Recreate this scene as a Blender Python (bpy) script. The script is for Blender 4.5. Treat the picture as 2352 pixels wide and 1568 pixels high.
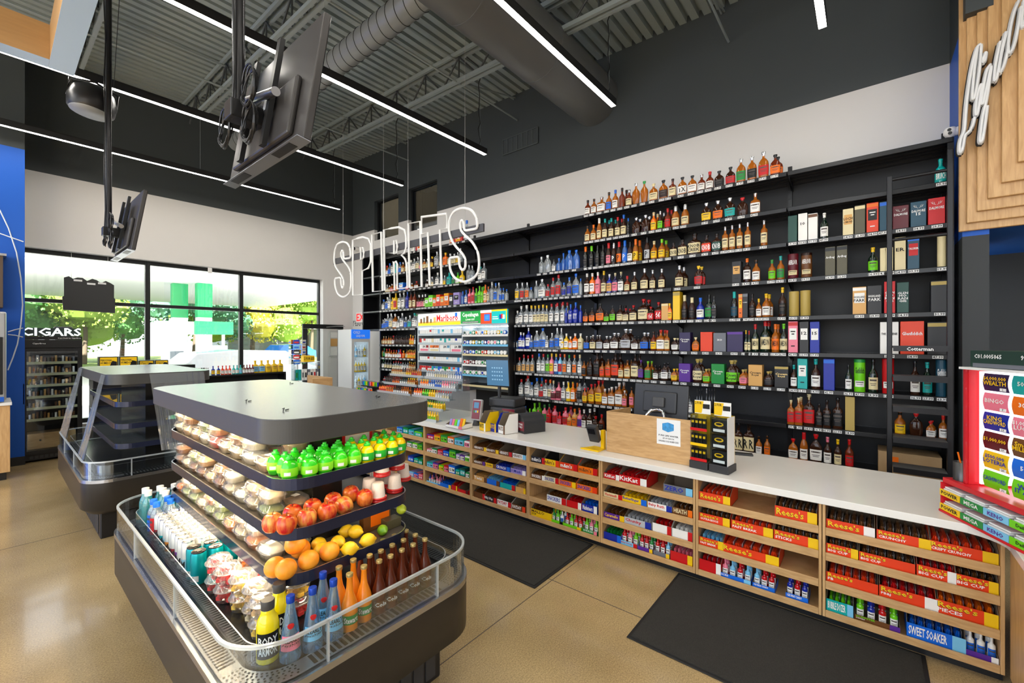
import bpy, bmesh, math, random
from mathutils import Vector, Matrix
for o in list(bpy.data.objects): bpy.data.objects.remove(o, do_unlink=True)
SC = bpy.context.scene
COL = SC.collection
R = random.Random(7)
# ------------------------------------------------------------------ camera
F, CX, HY, H = 989.0, 1176.0, 783.0, 1.75          # focal length (px), principal column, horizon row, eye height (m)
S_, C_ = 0.7716, 0.6361                              # the view direction in plan
cam = bpy.data.cameras.new('camera'); camo = bpy.data.objects.new('camera', cam); COL.objects.link(camo)
camo.location = (0, 0, H)
camo.rotation_euler = (math.pi/2, 0, -math.atan2(S_, C_))
cam.sensor_width = 36; cam.lens = 36*F/2352; cam.shift_y = (HY-784)/2352; cam.clip_start = .05; cam.clip_end = 400
SC.camera = camo
# ------------------------------------------------------------------ world, sun, exposure
W = bpy.data.worlds.new('World'); SC.world = W; W.use_nodes = True
nt = W.node_tree; nt.nodes.clear()
sky = nt.nodes.new('ShaderNodeTexSky'); sky.sky_type = 'NISHITA'; sky.sun_disc = False
sky.sun_elevation = math.radians(42); sky.sun_rotation = math.radians(200); sky.air_density = 1.0; sky.dust_density = 2.0
mixw = nt.nodes.new('ShaderNodeMix'); mixw.data_type = 'RGBA'; mixw.inputs[0].default_value = .55
mixw.inputs[7].default_value = (7.5, 7.7, 8.0, 1)
bg = nt.nodes.new('ShaderNodeBackground'); bg.inputs[1].default_value = .34
ow = nt.nodes.new('ShaderNodeOutputWorld')
nt.links.new(sky.outputs[0], mixw.inputs[6]); nt.links.new(mixw.outputs[2], bg.inputs[0]); nt.links.new(bg.outputs[0], ow.inputs[0])
sun = bpy.data.lights.new('sun', 'SUN'); sun.energy = 22.0; sun.angle = .02; sun.color = (1, .95, .86)
suno = bpy.data.objects.new('sun', sun); COL.objects.link(suno)
suno.rotation_euler = Vector((.35, .75, -.75)).to_track_quat('-Z', 'Y').to_euler()
vs = SC.view_settings; vs.view_transform = 'Standard'; vs.look = 'None'; vs.gamma = 1; vs.use_curve_mapping = False; vs.exposure = 0.66
BAR_POWER = 24.0          # brightness of the ceiling light bars
# ------------------------------------------------------------------ plan helpers: photograph pixel -> point on a real plane
def U(px): return (px-CX)/F
def onX(px, X):
    u = U(px); d = X/(S_+C_*u); return d*(C_-S_*u), d
def onY(px, Y):
    u = U(px); d = Y/(C_-S_*u); return d*(S_+C_*u), d
def zX(px, py, X): return H-(py-HY)/F*onX(px, X)[1]
def zY(px, py, Y): return H-(py-HY)/F*onY(px, Y)[1]
def onZ(px, py, z):
    d = F*(H-z)/(py-HY); u = U(px); return d*(S_+C_*u), d*(C_-S_*u)
# ------------------------------------------------------------------ materials
MATS = {}
def mat(name, col=(.8,.8,.8), rough=.5, metal=0, spec=.5, emit=None, es=0, trans=0, coat=0, noise=None, bump=None, alpha=1, sss=0, ior=1.45):
    if name in MATS: return MATS[name]
    m = bpy.data.materials.new(name); m.use_nodes = True; t = m.node_tree; b = t.nodes['Principled BSDF']
    b.inputs['Base Color'].default_value = (*col, 1); b.inputs['Roughness'].default_value = rough
    b.inputs['Metallic'].default_value = metal; b.inputs['Specular IOR Level'].default_value = spec
    b.inputs['Transmission Weight'].default_value = trans; b.inputs['Coat Weight'].default_value = coat
    b.inputs['Coat Roughness'].default_value = .05; b.inputs['Alpha'].default_value = alpha; b.inputs['IOR'].default_value = ior
    if sss: b.inputs['Subsurface Weight'].default_value = sss; b.inputs['Subsurface Scale'].default_value = .01
    if emit: b.inputs['Emission Color'].default_value = (*emit, 1); b.inputs['Emission Strength'].default_value = es
    if noise:   # (scale, amount[, stretch])
        tc = t.nodes.new('ShaderNodeTexCoord'); mp = t.nodes.new('ShaderNodeMapping'); n = t.nodes.new('ShaderNodeTexNoise')
        if len(noise) > 2: mp.inputs['Scale'].default_value = noise[2]
        n.inputs['Scale'].default_value = noise[0]; n.inputs['Detail'].default_value = 4
        mr = t.nodes.new('ShaderNodeMapRange'); mr.inputs[3].default_value = 1-noise[1]; mr.inputs[4].default_value = 1+noise[1]
        vm = t.nodes.new('ShaderNodeVectorMath'); vm.operation = 'SCALE'; vm.inputs[0].default_value = col
        t.links.new(tc.outputs['Object'], mp.inputs[0]); t.links.new(mp.outputs[0], n.inputs[0]); t.links.new(n.outputs[0], mr.inputs[0])
        t.links.new(mr.outputs[0], vm.inputs['Scale']); t.links.new(vm.outputs[0], b.inputs['Base Color'])
        if bump:
            bp = t.nodes.new('ShaderNodeBump'); bp.inputs['Strength'].default_value = bump; bp.inputs['Distance'].default_value = .01
            t.links.new(n.outputs[0], bp.inputs['Height']); t.links.new(bp.outputs[0], b.inputs['Normal'])
    MATS[name] = m; return m
def clear(name, tint=(.95,.97,.98), gloss=.06, rough=.03, edge=.5, frost=0):
    """thin clear plastic or glass: see-through with a reflecting skin"""
    if name in MATS: return MATS[name]
    m = bpy.data.materials.new(name); m.use_nodes = True; t = m.node_tree; t.nodes.clear()
    o = t.nodes.new('ShaderNodeOutputMaterial'); tr = t.nodes.new('ShaderNodeBsdfTransparent'); tr.inputs[0].default_value = (*tint, 1)
    g = t.nodes.new('ShaderNodeBsdfGlossy'); g.inputs[1].default_value = rough; g.inputs[0].default_value = (1,1,1,1)
    lw = t.nodes.new('ShaderNodeLayerWeight'); lw.inputs[0].default_value = .25
    mr = t.nodes.new('ShaderNodeMapRange'); mr.inputs[3].default_value = gloss; mr.inputs[4].default_value = edge
    mx = t.nodes.new('ShaderNodeMixShader')
    t.links.new(lw.outputs[0], mr.inputs[0]); t.links.new(mr.outputs[0], mx.inputs[0])
    t.links.new(tr.outputs[0], mx.inputs[1]); t.links.new(g.outputs[0], mx.inputs[2])
    last = mx
    if frost:
        df = t.nodes.new('ShaderNodeBsdfDiffuse'); df.inputs[0].default_value = (*tint, 1); m2 = t.nodes.new('ShaderNodeMixShader'); m2.inputs[0].default_value = frost
        t.links.new(mx.outputs[0], m2.inputs[1]); t.links.new(df.outputs[0], m2.inputs[2]); last = m2
    t.links.new(last.outputs[0], o.inputs[0]); MATS[name] = m; return m
def hexc(h):
    return tuple(((int(h[i:i+2], 16)/255)**2.2) for i in (0, 2, 4))
# ------------------------------------------------------------------ mesh builder
TXT = {}
def text_geo(s, bold=True):
    k = (s, bold)
    if k in TXT: return TXT[k]
    c = bpy.data.curves.new('t', 'FONT'); c.body = s; c.size = 1; c.resolution_u = 1; c.align_x = 'LEFT'
    if bold: c.offset = .022
    o = bpy.data.objects.new('t', c); COL.objects.link(o)
    me = bpy.data.meshes.new_from_object(o.evaluated_get(bpy.context.evaluated_depsgraph_get()))
    v = [tuple(p.co) for p in me.vertices]; f = [tuple(p.vertices) for p in me.polygons]
    bpy.data.objects.remove(o); bpy.data.curves.remove(c); bpy.data.meshes.remove(me)
    if v:
        x0 = min(p[0] for p in v); x1 = max(p[0] for p in v); y0 = min(p[1] for p in v); y1 = max(p[1] for p in v)
        v = [((p[0]-x0)/(x1-x0), (p[1]-y0)/(y1-y0)) for p in v]; asp = (x1-x0)/(y1-y0)
    else: asp = 1
    TXT[k] = (v, f, asp); return TXT[k]
class MB:
    def __init__(s): s.v = []; s.f = []; s.m = []; s.mats = []; s.sm = []
    def mi(s, m):
        if m not in s.mats: s.mats.append(m)
        return s.mats.index(m)
    def add(s, vs, fs, m, smooth=False):
        b = len(s.v); s.v += [tuple(p) for p in vs]; k = s.mi(m)
        for f in fs: s.f.append([b+i for i in f]); s.m.append(k); s.sm.append(smooth)
        return s
    def box(s, x0, x1, y0, y1, z0, z1, m, mtx=None):
        vs = [Vector((x, y, z)) for x in (x0, x1) for y in (y0, y1) for z in (z0, z1)]
        if mtx: vs = [mtx @ v for v in vs]
        return s.add(vs, [(0,1,3,2), (4,6,7,5), (0,4,5,1), (2,3,7,6), (0,2,6,4), (1,5,7,3)], m)
    def bbox(s, x0, x1, y0, y1, z0, z1, m, b=.004, mtx=None):
        """box with chamfered edges"""
        bm = bmesh.new(); bmesh.ops.create_cube(bm, size=1)
        for v in bm.verts: v.co = Vector(((x0+x1)/2+v.co.x*(x1-x0), (y0+y1)/2+v.co.y*(y1-y0), (z0+z1)/2+v.co.z*(z1-z0)))
        bmesh.ops.bevel(bm, geom=bm.edges[:], offset=b, segments=2, affect='EDGES', profile=.5)
        bm.verts.index_update(); vs = [(mtx @ v.co) if mtx else v.co.copy() for v in bm.verts]
        s.add(vs, [[v.index for v in f.verts] for f in bm.faces], m); bm.free(); return s
    def quad(s, a, b, c, d, m): return s.add([a, b, c, d], [(0,1,2,3)], m)
    def tube(s, pts, r, m, seg=8, cap=True, closed=False, r2=None):
        pts = [Vector(p) for p in pts]; n = len(pts); vs = []; fs = []
        for i, p in enumerate(pts):
            if closed: t = pts[(i+1) % n]-pts[i-1]
            else: t = pts[min(i+1, n-1)]-pts[max(i-1, 0)]
            t.normalize(); a = Vector((0,0,1)) if abs(t.z) < .9 else Vector((1,0,0))
            e1 = t.cross(a).normalized(); e2 = t.cross(e1)
            rr = r if r2 is None else r+(r2-r)*i/(n-1)
            for k in range(seg):
                w = 2*math.pi*k/seg; vs.append(p+e1*rr*math.cos(w)+e2*rr*math.sin(w))
        for i in range(n if closed else n-1):
            j = (i+1) % n
            for k in range(seg): fs.append((i*seg+k, i*seg+(k+1) % seg, j*seg+(k+1) % seg, j*seg+k))
        s.add(vs, fs, m, seg > 6)
        if cap and not closed:
            s.add(vs[:seg], [tuple(range(seg))], m); s.add(vs[-seg:], [tuple(range(seg))[::-1]], m)
        return s
    def lathe(s, prof, m, seg=16, o=(0,0,0), sx=1, sy=1, smooth=True, power=2.0, rot=0):
        """prof = [(r, z)...]; power > 2 squares the section"""
        vs = []; fs = []
        for r, z in prof:
            for k in range(seg):
                w = 2*math.pi*k/seg+rot; c, q = math.cos(w), math.sin(w)
                if power != 2.0:
                    rad = (abs(c)**power+abs(q)**power)**(-1/power); c *= rad; q *= rad
                vs.append((o[0]+r*c*sx, o[1]+r*q*sy, o[2]+z))
        for i in range(len(prof)-1):
            for k in range(seg): fs.append((i*seg+k, i*seg+(k+1) % seg, (i+1)*seg+(k+1) % seg, (i+1)*seg+k))
        s.add(vs, fs, m, smooth)
        if prof[0][0] > 1e-4: s.add(vs[:seg], [tuple(range(seg))[::-1]], m)
        if prof[-1][0] > 1e-4: s.add(vs[-seg:], [tuple(range(seg))], m)
        return s
    def prism(s, poly, z0, z1, m, side=None):
        n = len(poly)
        s.add([(x, y, z1) for x, y in poly], [tuple(range(n))], m); s.add([(x, y, z0) for x, y in poly], [tuple(range(n))[::-1]], m)
        vs = [(x, y, z0) for x, y in poly]+[(x, y, z1) for x, y in poly]
        return s.add(vs, [(i, (i+1) % n, n+(i+1) % n, n+i) for i in range(n)], side or m)
    def wall_loop(s, poly, z0, z1, t, m, closed=True, top=None):
        """upright band of thickness t along a plan outline"""
        n = len(poly); ins = []
        cx = sum(p[0] for p in poly)/n; cy = sum(p[1] for p in poly)/n
        for i, p in enumerate(poly):
            a = Vector(poly[i-1]); b = Vector(poly[(i+1) % n])
            if not closed: a = Vector(poly[max(i-1, 0)]); b = Vector(poly[min(i+1, n-1)])
            d = (b-a).normalized(); nrm = Vector((-d.y, d.x))
            ins.append((p[0]+nrm.x*t, p[1]+nrm.y*t))
        vs = [(x, y, z) for x, y in poly for z in (z0, z1)]+[(x, y, z) for x, y in ins for z in (z0, z1)]
        fs = []; ft = []
        for i in range(n if closed else n-1):
            j = (i+1) % n; a, b, c, d = 2*i, 2*j, 2*j+1, 2*i+1; q = 2*n
            fs += [(a, b, c, d), (q+a, q+d, q+c, q+b), (a, q+a, q+b, b)]; ft.append((d, c, q+c, q+d))
        s.add(vs, fs, m); s.add(vs, ft, top or m); return s
    def text(s, txt, o, r, u, w, h, m, bold=True, fit=True):
        """lay text in the w x h box whose lower left corner is o, along unit vectors r and u"""
        v, f, asp = text_geo(txt, bold)
        if not v: return s
        o, r, u = Vector(o), Vector(r), Vector(u)
        ww = min(w, h*asp*1.25) if fit else w; hh = min(h, ww/asp*1.6) if fit else h
        off = (w-ww)/2; offy = (h-hh)/2
        return s.add([o+r*(off+x*ww)+u*(offy+y*hh) for x, y in v], f, m)
    def mesh(s, name):
        me = bpy.data.meshes.new(name); me.from_pydata(s.v, [], s.f)
        for m in s.mats: me.materials.append(m)
        me.polygons.foreach_set('material_index', s.m); me.polygons.foreach_set('use_smooth', s.sm)
        me.update(); return me
    def build(s, name, parent=None, loc=None, rz=0, merge=False, bevel=0):
        me = s.mesh(name); o = bpy.data.objects.new(name, me); COL.objects.link(o)
        if merge or bevel:
            bm = bmesh.new(); bm.from_mesh(me); bmesh.ops.remove_doubles(bm, verts=bm.verts, dist=1e-5); bmesh.ops.recalc_face_normals(bm, faces=bm.faces); bm.to_mesh(me); bm.free()
        if bevel:
            md = o.modifiers.new('bevel', 'BEVEL'); md.width = bevel; md.segments = 2; md.limit_method = 'ANGLE'
        if parent: o.parent = parent
        if loc: o.location = loc
        if rz: o.rotation_euler = (0, 0, rz)
        return o
def tag(o, label, cat, group=None, kind=None):
    o['label'] = label; o['category'] = cat
    if group: o['group'] = group
    if kind: o['kind'] = kind
    return o
def struct(o): o['kind'] = 'structure'; return o
def empty(name, label, cat, loc=(0,0,0), rz=0, group=None):
    o = bpy.data.objects.new(name, None); COL.objects.link(o); o.location = loc; o.rotation_euler = (0,0,rz); o.empty_display_size = .05
    return tag(o, label, cat, group)
def link(name, me, parent=None, loc=(0,0,0), rz=0, scale=None, mats=None):
    """an object on shared mesh data, with its own materials in the slots"""
    o = bpy.data.objects.new(name, me); COL.objects.link(o); o.location = loc; o.rotation_euler = (0,0,rz)
    if scale: o.scale = scale
    if parent: o.parent = parent
    if mats:
        for i, m in enumerate(mats):
            if i < len(o.material_slots): o.material_slots[i].link = 'OBJECT'; o.material_slots[i].material = m
    return o
def rrect(x0, x1, y0, y1, r, n=6):
    P = []
    for cx, cy, a in ((x1-r, y0+r, -90), (x1-r, y1-r, 0), (x0+r, y1-r, 90), (x0+r, y0+r, 180)):
        for k in range(n+1):
            w = math.radians(a+90*k/n); P.append((cx+r*math.cos(w), cy+r*math.sin(w)))
    return P
ORD = 'first second third fourth fifth sixth seventh eighth ninth tenth eleventh twelfth thirteenth fourteenth fifteenth sixteenth seventeenth eighteenth nineteenth twentieth'.split()
ORD += ['twenty-'+x for x in ORD[:9]]+['thirtieth']+['thirty-'+x for x in ORD[:9]]+['fortieth']+['forty-'+x for x in ORD[:9]]+['fiftieth']+['fifty-'+x for x in ORD[:9]]
# shared plain materials
K = dict(
 white=mat('white_paint', (.78,.77,.75), .6), black=mat('black_plastic', (.012,.012,.013), .35), blackm=mat('black_shelf_metal', (.006,.006,.0075), .30, 0, .5),
 dark=mat('dark_grey_metal', (.035,.036,.038), .38), char=mat('charcoal', (.06,.06,.062), .45), steel=mat('brushed_steel', (.55,.55,.56), .28, 1),
 chrome=mat('chrome', (.8,.8,.82), .08, 1), ink=mat('black_ink', (.01,.01,.01), .6), paper=mat('white_paper', (.85,.85,.83), .7),
 led=mat('white_light_diffuser', (1,1,1), .5, emit=(1,.95,.87), es=BAR_POWER))
# ================================================================== the setting
XW, YW, YB = 5.74, 9.86, -0.60       # shelf wall, window wall, blue return wall
ZP = 4.36                            # where white paint turns to charcoal
def zc(y): return 5.80+.038*y        # the roof deck rises slightly to the window side
wallw = mat('white_wall_paint', (.70,.685,.66), .75, noise=(3,.02)); walld = mat('charcoal_wall_paint', (.050,.059,.062), .6, noise=(3,.04))
blue = mat('blue_wall_paint', (.006,.10,.52), .55, noise=(3,.03))
def floor_mat():
    m = bpy.data.materials.new('polished_concrete'); m.use_nodes = True; t = m.node_tree; b = t.nodes['Principled BSDF']; N = t.nodes.new; L = t.links.new
    tc = N('ShaderNodeTexCoord')
    n1 = N('ShaderNodeTexNoise'); n1.inputs['Scale'].default_value = 1.3; n1.inputs['Detail'].default_value = 5
    n2 = N('ShaderNodeTexVoronoi'); n2.inputs['Scale'].default_value = 190
    n3 = N('ShaderNodeTexNoise'); n3.inputs['Scale'].default_value = 130; n3.inputs['Detail'].default_value = 3
    for n in (n1, n2, n3): L(tc.outputs['Object'], n.inputs['Vector'])
    r1 = N('ShaderNodeValToRGB'); r1.color_ramp.elements[0].position = .3; r1.color_ramp.elements[1].position = .75
    r1.color_ramp.elements[0].color = (.37,.255,.115,1); r1.color_ramp.elements[1].color = (.58,.42,.21,1)
    r2 = N('ShaderNodeValToRGB'); r2.color_ramp.elements[0].position = .0; r2.color_ramp.elements[1].position = .45
    r2.color_ramp.elements[0].color = (.55,.55,.55,1); r2.color_ramp.elements[1].color = (1.03,1.03,1.03,1)
    r3 = N('ShaderNodeMapRange'); r3.inputs[1].default_value = .35; r3.inputs[2].default_value = .7; r3.inputs[3].default_value = .72; r3.inputs[4].default_value = 1.15
    L(n1.outputs[0], r1.inputs[0]); L(n2.outputs['Distance'], r2.inputs[0]); L(n3.outputs[0], r3.inputs[0])
    m1 = N('ShaderNodeMix'); m1.data_type = 'RGBA'; m1.blend_type = 'MULTIPLY'; m1.inputs[0].default_value = .3
    L(r1.outputs[0], m1.inputs[6]); L(r2.outputs[0], m1.inputs[7])
    vm = N('ShaderNodeVectorMath'); vm.operation = 'SCALE'; L(m1.outputs[2], vm.inputs[0]); L(r3.outputs[0], vm.inputs['Scale'])
    L(vm.outputs[0], b.inputs['Base Color']); b.inputs['Roughness'].default_value = .17; b.inputs['Specular IOR Level'].default_value = .5
    b.inputs['Coat Weight'].default_value = .25; b.inputs['Coat Roughness'].default_value = .06
    return m
def wood_mat(name, c1, c2, sc=(1,1,1), rough=.42):
    m = bpy.data.materials.new(name); m.use_nodes = True; t = m.node_tree; b = t.nodes['Principled BSDF']; N = t.nodes.new; L = t.links.new
    tc = N('ShaderNodeTexCoord'); mp = N('ShaderNodeMapping'); mp.inputs['Scale'].default_value = sc
    n = N('ShaderNodeTexNoise'); n.inputs['Scale'].default_value = 6; n.inputs['Detail'].default_value = 6; n.inputs['Distortion'].default_value = .6
    r = N('ShaderNodeValToRGB'); r.color_ramp.elements[0].position = .3; r.color_ramp.elements[1].position = .72
    r.color_ramp.elements[0].color = (*c1,1); r.color_ramp.elements[1].color = (*c2,1)
    L(tc.outputs['Object'], mp.inputs[0]); L(mp.outputs[0], n.inputs[0]); L(n.outputs[0], r.inputs[0]); L(r.outputs[0], b.inputs['Base Color'])
    b.inputs['Roughness'].default_value = rough; return m
maple = wood_mat('light_maple', (.50,.285,.11), (.66,.41,.185), (1.5, 1.5, 9)); maplez = wood_mat('light_maple_upright', (.50,.285,.11), (.66,.41,.185), (9,9,1.0))
fl = MB(); FM = floor_mat()
fl.quad((-7,-7,0), (9,-7,0), (9,YW+.2,0), (-7,YW+.2,0), FM)
jn = mat('control_joint', (.10,.075,.05), .8)  # control joints in the concrete, one even dark brown
for x in (-1.2, 2.62): fl.box(x-.003, x+.003, -7, YW, -.001, .0008, jn)
for y in (-2.0, 1.78, 5.6): fl.box(-7, 9, y-.003, y+.003, -.001, .0008, jn)
struct(fl.build('floor'))
# ceiling: ribbed steel deck, ribs run across the shop
deck = mat('grey_steel_deck', (.36,.42,.415), .42, .15, noise=(2,.05))
ce = MB(); y = -3.0; vs = []
prof = []
while y < YW+.1:
    for dy, dz in ((0,0), (.088,0), (.096,.085), (.142,.085)): prof.append((y+dy, zc(y+dy)+dz))
    y += .15
for yy, z in prof: vs += [(-6, yy, z), (XW+.2, yy, z)]
ce.add(vs, [(2*i, 2*i+1, 2*i+3, 2*i+2) for i in range(len(prof)-1)], deck)
ce.quad((-6,-7.2,5.7), (XW+.2,-7.2,5.7), (XW+.2,-3,5.70), (-6,-3,5.70), deck)  # unseen flat roof strip added to close the gap to the sun
ce.quad((-6,-3,5.86), (XW+.2,-3,5.86), (XW+.2,YW+.2,6.35), (-6,YW+.2,6.35), deck)
struct(ce.build('ceiling'))
# shelf wall with two high inside windows
wins = [((onX(860,XW)[0]), onX(915,XW)[0], 4.10, 5.02), ((onX(938,XW)[0]), onX(1004,XW)[0], 4.10, 5.02)]
def wall_with_holes(axis, p0, p1, a0, a1, ztop, holes, zb=0):
    """wall slab between p0..p1 on one axis; a0..a1 along it; holes (a0,a1,z0,z1)"""
    m = MB(); xs = sorted({a0, a1}|{h[0] for h in holes}|{h[1] for h in holes}); zs = sorted({zb, ZP, ztop}|{h[2] for h in holes}|{h[3] for h in holes})
    for i in range(len(xs)-1):
        for j in range(len(zs)-1):
            xm, zm = (xs[i]+xs[i+1])/2, (zs[j]+zs[j+1])/2
            if any(h[0] < xm < h[1] and h[2] < zm < h[3] for h in holes): continue
            mm = wallw if zm < ZP else walld
            if axis == 'x': m.box(p0, p1, xs[i], xs[i+1], zs[j], zs[j+1], mm)
            else: m.box(xs[i], xs[i+1], p0, p1, zs[j], zs[j+1], mm)
    return m
struct(wall_with_holes('x', XW, XW+.2, YB, YW+.2, 6.4, [(min(a,b), max(a,b), c, d) for a, b, c, d in wins]).build('wall_right'))
glassd = clear('dark_window_glass', (.30,.31,.32), .08, .02, .8); frameb = mat('black_window_frame', (.02,.021,.022), .35, .3)
for i, (a, b, z0, z1) in enumerate(wins):
    lo, hi = min(a,b), max(a,b)
    m = MB(); t = .03
    m.box(XW+.08, XW+.13, lo, lo+t, z0, z1, frameb).box(XW+.08, XW+.13, hi-t, hi, z0, z1, frameb).box(XW+.08, XW+.13, lo, hi, z0, z0+t, frameb).box(XW+.08, XW+.13, lo, hi, z1-t, z1, frameb)
    m.box(XW+.10, XW+.108, lo+t, hi-t, z0+t, z1-t, glassd)
    struct(m.build('window_%d' % (i+4)))
m = MB(); bei = mat('beige_office_wall', (.28,.23,.15), .8); m.box(XW+1.6, XW+1.7, 6, 10, 3.2, 6.3, bei).box(XW+1.58, XW+1.6, 6, 10, 3.2, 4.55, mat('office_blue_paint', (.05,.22,.42), .7)).box(XW+.2, XW+1.7, 6, 10, 3.1, 3.2, bei)
m.box(XW+1.56, XW+1.58, 6, 10, 4.75, 4.85, K['white']); m.box(XW+.2, XW+1.7, 10, 10.1, 3.2, 6.3, bei)
struct(m.build('trim_2'))
# window wall
ox0, ox1 = .30, onY(742, YW)[0]; oz0, oz1 = .40, 3.19
struct(wall_with_holes('y', YW, YW+.24, -.2, XW+.2, 6.5, [(ox0, ox1, oz0, oz1)]).build('wall_back'))
fx0, fx1 = ox0, ox1-.0
def bar(m, x0, x1, z0, z1): m.bbox(x0, x1, YW+.15, YW+.24, z0, z1, frameb, .004)
paneg = clear('clear_window_glass', (.97,.985,.98), .03, .01, .5)
cols = [ox0, onY(344, YW)[0], onY(561, YW)[0], ox1]
for i in range(3):
    m = MB(); a, b = cols[i], cols[i+1]; w = .035
    for z0, z1 in ((oz0, oz0+.07), (2.36, 2.42), (oz1-.07, oz1)): bar(m, a+w, b-w, z0, z1)
    bar(m, a, a+w, oz0, oz1); bar(m, b-w, b, oz0, oz1)
    for z0, z1 in ((oz0+.07, 2.36), (2.42, oz1-.07)): m.box(a+w, b-w, YW+.19, YW+.196, z0, z1, paneg)
    struct(m.build('window_%d' % (i+1)))
# blue wall left: slightly forward of the window wall, blue to 4.36 and charcoal above
YL = 9.22; xl = onY(57, YL)[0]
m = MB(); zb_ = zY(57, 344, YL)
m.box(-7, xl, YL, YL+.3, 0, zb_, blue).box(-7, xl, YL, YL+.3, zb_, 6.4, walld); m.box(xl-.3, xl, YL+.3, YW, 0, 6.4, wallw)
arc = mat('white_arc_paint', (.75,.8,.85), .6)
def arcline(pts): m.tube([(onY(x, YL-.003)[0], YL-.003, zY(x, y, YL-.003)) for x, y in pts], .007, arc, 4)
arcline([(-30,440), (0,483), (20,525), (38,580), (48,640), (52,700), (48,745), (40,790), (30,820), (18,850)])
arcline([(-30,528), (0,536), (25,545), (54,555)]); arcline([(18,762), (35,757), (53,753)]); arcline([(18,768), (35,770), (53,774)])
struct(m.build('wall_left'))
m = MB(); m.box(-7, xl+.004, YL-.015, YL, 0, .12, K['black']); struct(m.build('baseboard_left'))
m = MB(); m.box(xl, XW, YW-.015, YW, 0, .12, K['black']); struct(m.build('baseboard_back'))
# right end: blue return wall, bulkhead over the tills, dark wall behind
m = MB(); dgp = mat('dark_grey_wall_paint', (.030,.034,.037), .6); m.box(5.05, XW+.2, YB-.15, YB, 2.6, zX(2172,155,XW), mat('blue_wall_paint')).box(5.05, XW+.2, YB-.15, YB, 0, 2.6, dgp).box(4.9, XW+.2, YB-.15, YB, zX(2172,155,XW), 6.3, walld)
struct(m.build('wall_end'))
m = MB(); m.box(5.07, 6.8, YB-4, YB-.15, 2.64, 2.7, blue).box(5.07, 5.3, YB-4, YB-.15, 2.7, 5.9, walld); m.box(5.05, 5.075, YB-4, YB-.1, 2.64, 5.6, blue)
struct(m.build('trim_1'))
m = MB(); m.box(6.6, 6.75, YB-5, YB, 0, 2.64, mat('dark_grey_wall_paint', (.030,.034,.037), .6)); struct(m.build('wall_behind_till'))
# outside ground
m = MB(); asph = mat('light_grey_forecourt', (.55,.55,.53), .9, noise=(.5,.08)); m.box(-90, 120, YW+.3, 62, -.15, 0, asph)  # ground is light grey with random mottling
m.box(-90, 140, 38, 62, -.1, .08, mat('grass_verge', (.22,.30,.06), .9, noise=(2,.3)))
struct(m.build('forecourt_ground'))
m = MB(); m.box(-7, 9, -7.2, -7, 0, 6.4, wallw); m.box(XW, XW+.2, -7, YB-5, 0, 6.4, wallw); m.box(6.75, 9, -7, YB-.2, 0, .01, wallw); m.box(6.9, 7.1, -7, YB, 0, 6.4, wallw); struct(m.build('wall_unseen_sun_stop'))  # unseen walls added behind the view to keep the sun out
# ================================================================== roof joists, ducts, lights
steel = mat('painted_grey_steel', (.30,.35,.355), .45, .1)
def joist(x, where):
    t = empty('roof_joist', 'grey open-web steel roof joist %s' % where, 'joist', (x, 0, 5.35), group=None)
    a = MB()
    for s in (-.045, .045):
        a.add([(s-.018, -2.8, zc(-2.8)-5.36), (s+.018, -2.8, zc(-2.8)-5.36), (s+.018, 9.85, zc(9.85)-5.36), (s-.018, 9.85, zc(9.85)-5.36),
               (s-.018, -2.8, zc(-2.8)-5.42), (s+.018, -2.8, zc(-2.8)-5.42), (s+.018, 9.85, zc(9.85)-5.42), (s-.018, 9.85, zc(9.85)-5.42)],
              [(0,1,2,3), (4,7,6,5), (0,4,5,1), (1,5,6,2), (2,6,7,3), (3,7,4,0)], steel)
    a.build('top_chord', t)
    a = MB()
    def zb(y): return zc(y)-.47-5.35
    for s in (-.045, .045):
        a.add([(s-.022, -2.8, zb(-2.8)), (s+.022, -2.8, zb(-2.8)), (s+.022, 9.0, zb(9)), (s-.022, 9.0, zb(9)),
               (s-.022, -2.8, zb(-2.8)+.05), (s+.022, -2.8, zb(-2.8)+.05), (s+.022, 9.0, zb(9)+.05), (s-.022, 9.0, zb(9)+.05)],
              [(0,3,2,1), (4,5,6,7), (0,1,5,4), (1,2,6,5), (2,3,7,6), (3,0,4,7)], steel)
    a.build('bottom_chord', t)
    a = MB(); y = -2.6; webm = mat('dark_painted_rod', (.045,.05,.052), .5)
    while y < 8.8:
        p = (0, y, zb(y)+.03); q = (0, y+.38, zc(y+.38)-5.41); r = (0, y+.76, zb(y+.76)+.03)
        a.tube([p, q], .014, webm, 6).tube([q, r], .014, webm, 6).tube([(0, q[1], zb(q[1])+.03), q], .012, webm, 6); y += .76
    w = a.build('web', t); w['label'] = 'zigzag web rods'
joist(4.38, 'nearest the bottle wall, crossed by the big duct'); joist(2.33, 'above the cooler islands, behind the spiral duct'); joist(.80, 'at the left, above the wood frame and speaker'); 
# bridging rods and angle braces between joists
for i, (y, w) in enumerate(((1.3,'near the front light bars'), (4.6,'in the middle bay'), (7.6,'nearest the windows'))):
    m = MB(); m.tube([(-4, y, zc(y)-.46), (XW-.02, y, zc(y)-.46)], .014, steel, 6); m.tube([(-4, y+.08, zc(y)-.08), (XW-.02, y+.08, zc(y)-.08)], .012, steel, 6)
    m.tube([(4.3, y, zc(y)-.46), (XW-.01, y+.05, zc(y)-.06)], .012, steel, 6)
    tag(m.build('bridging_rod'), 'thin grey steel bridging rods crossing the roof joists, %s' % w, 'rod')
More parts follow.
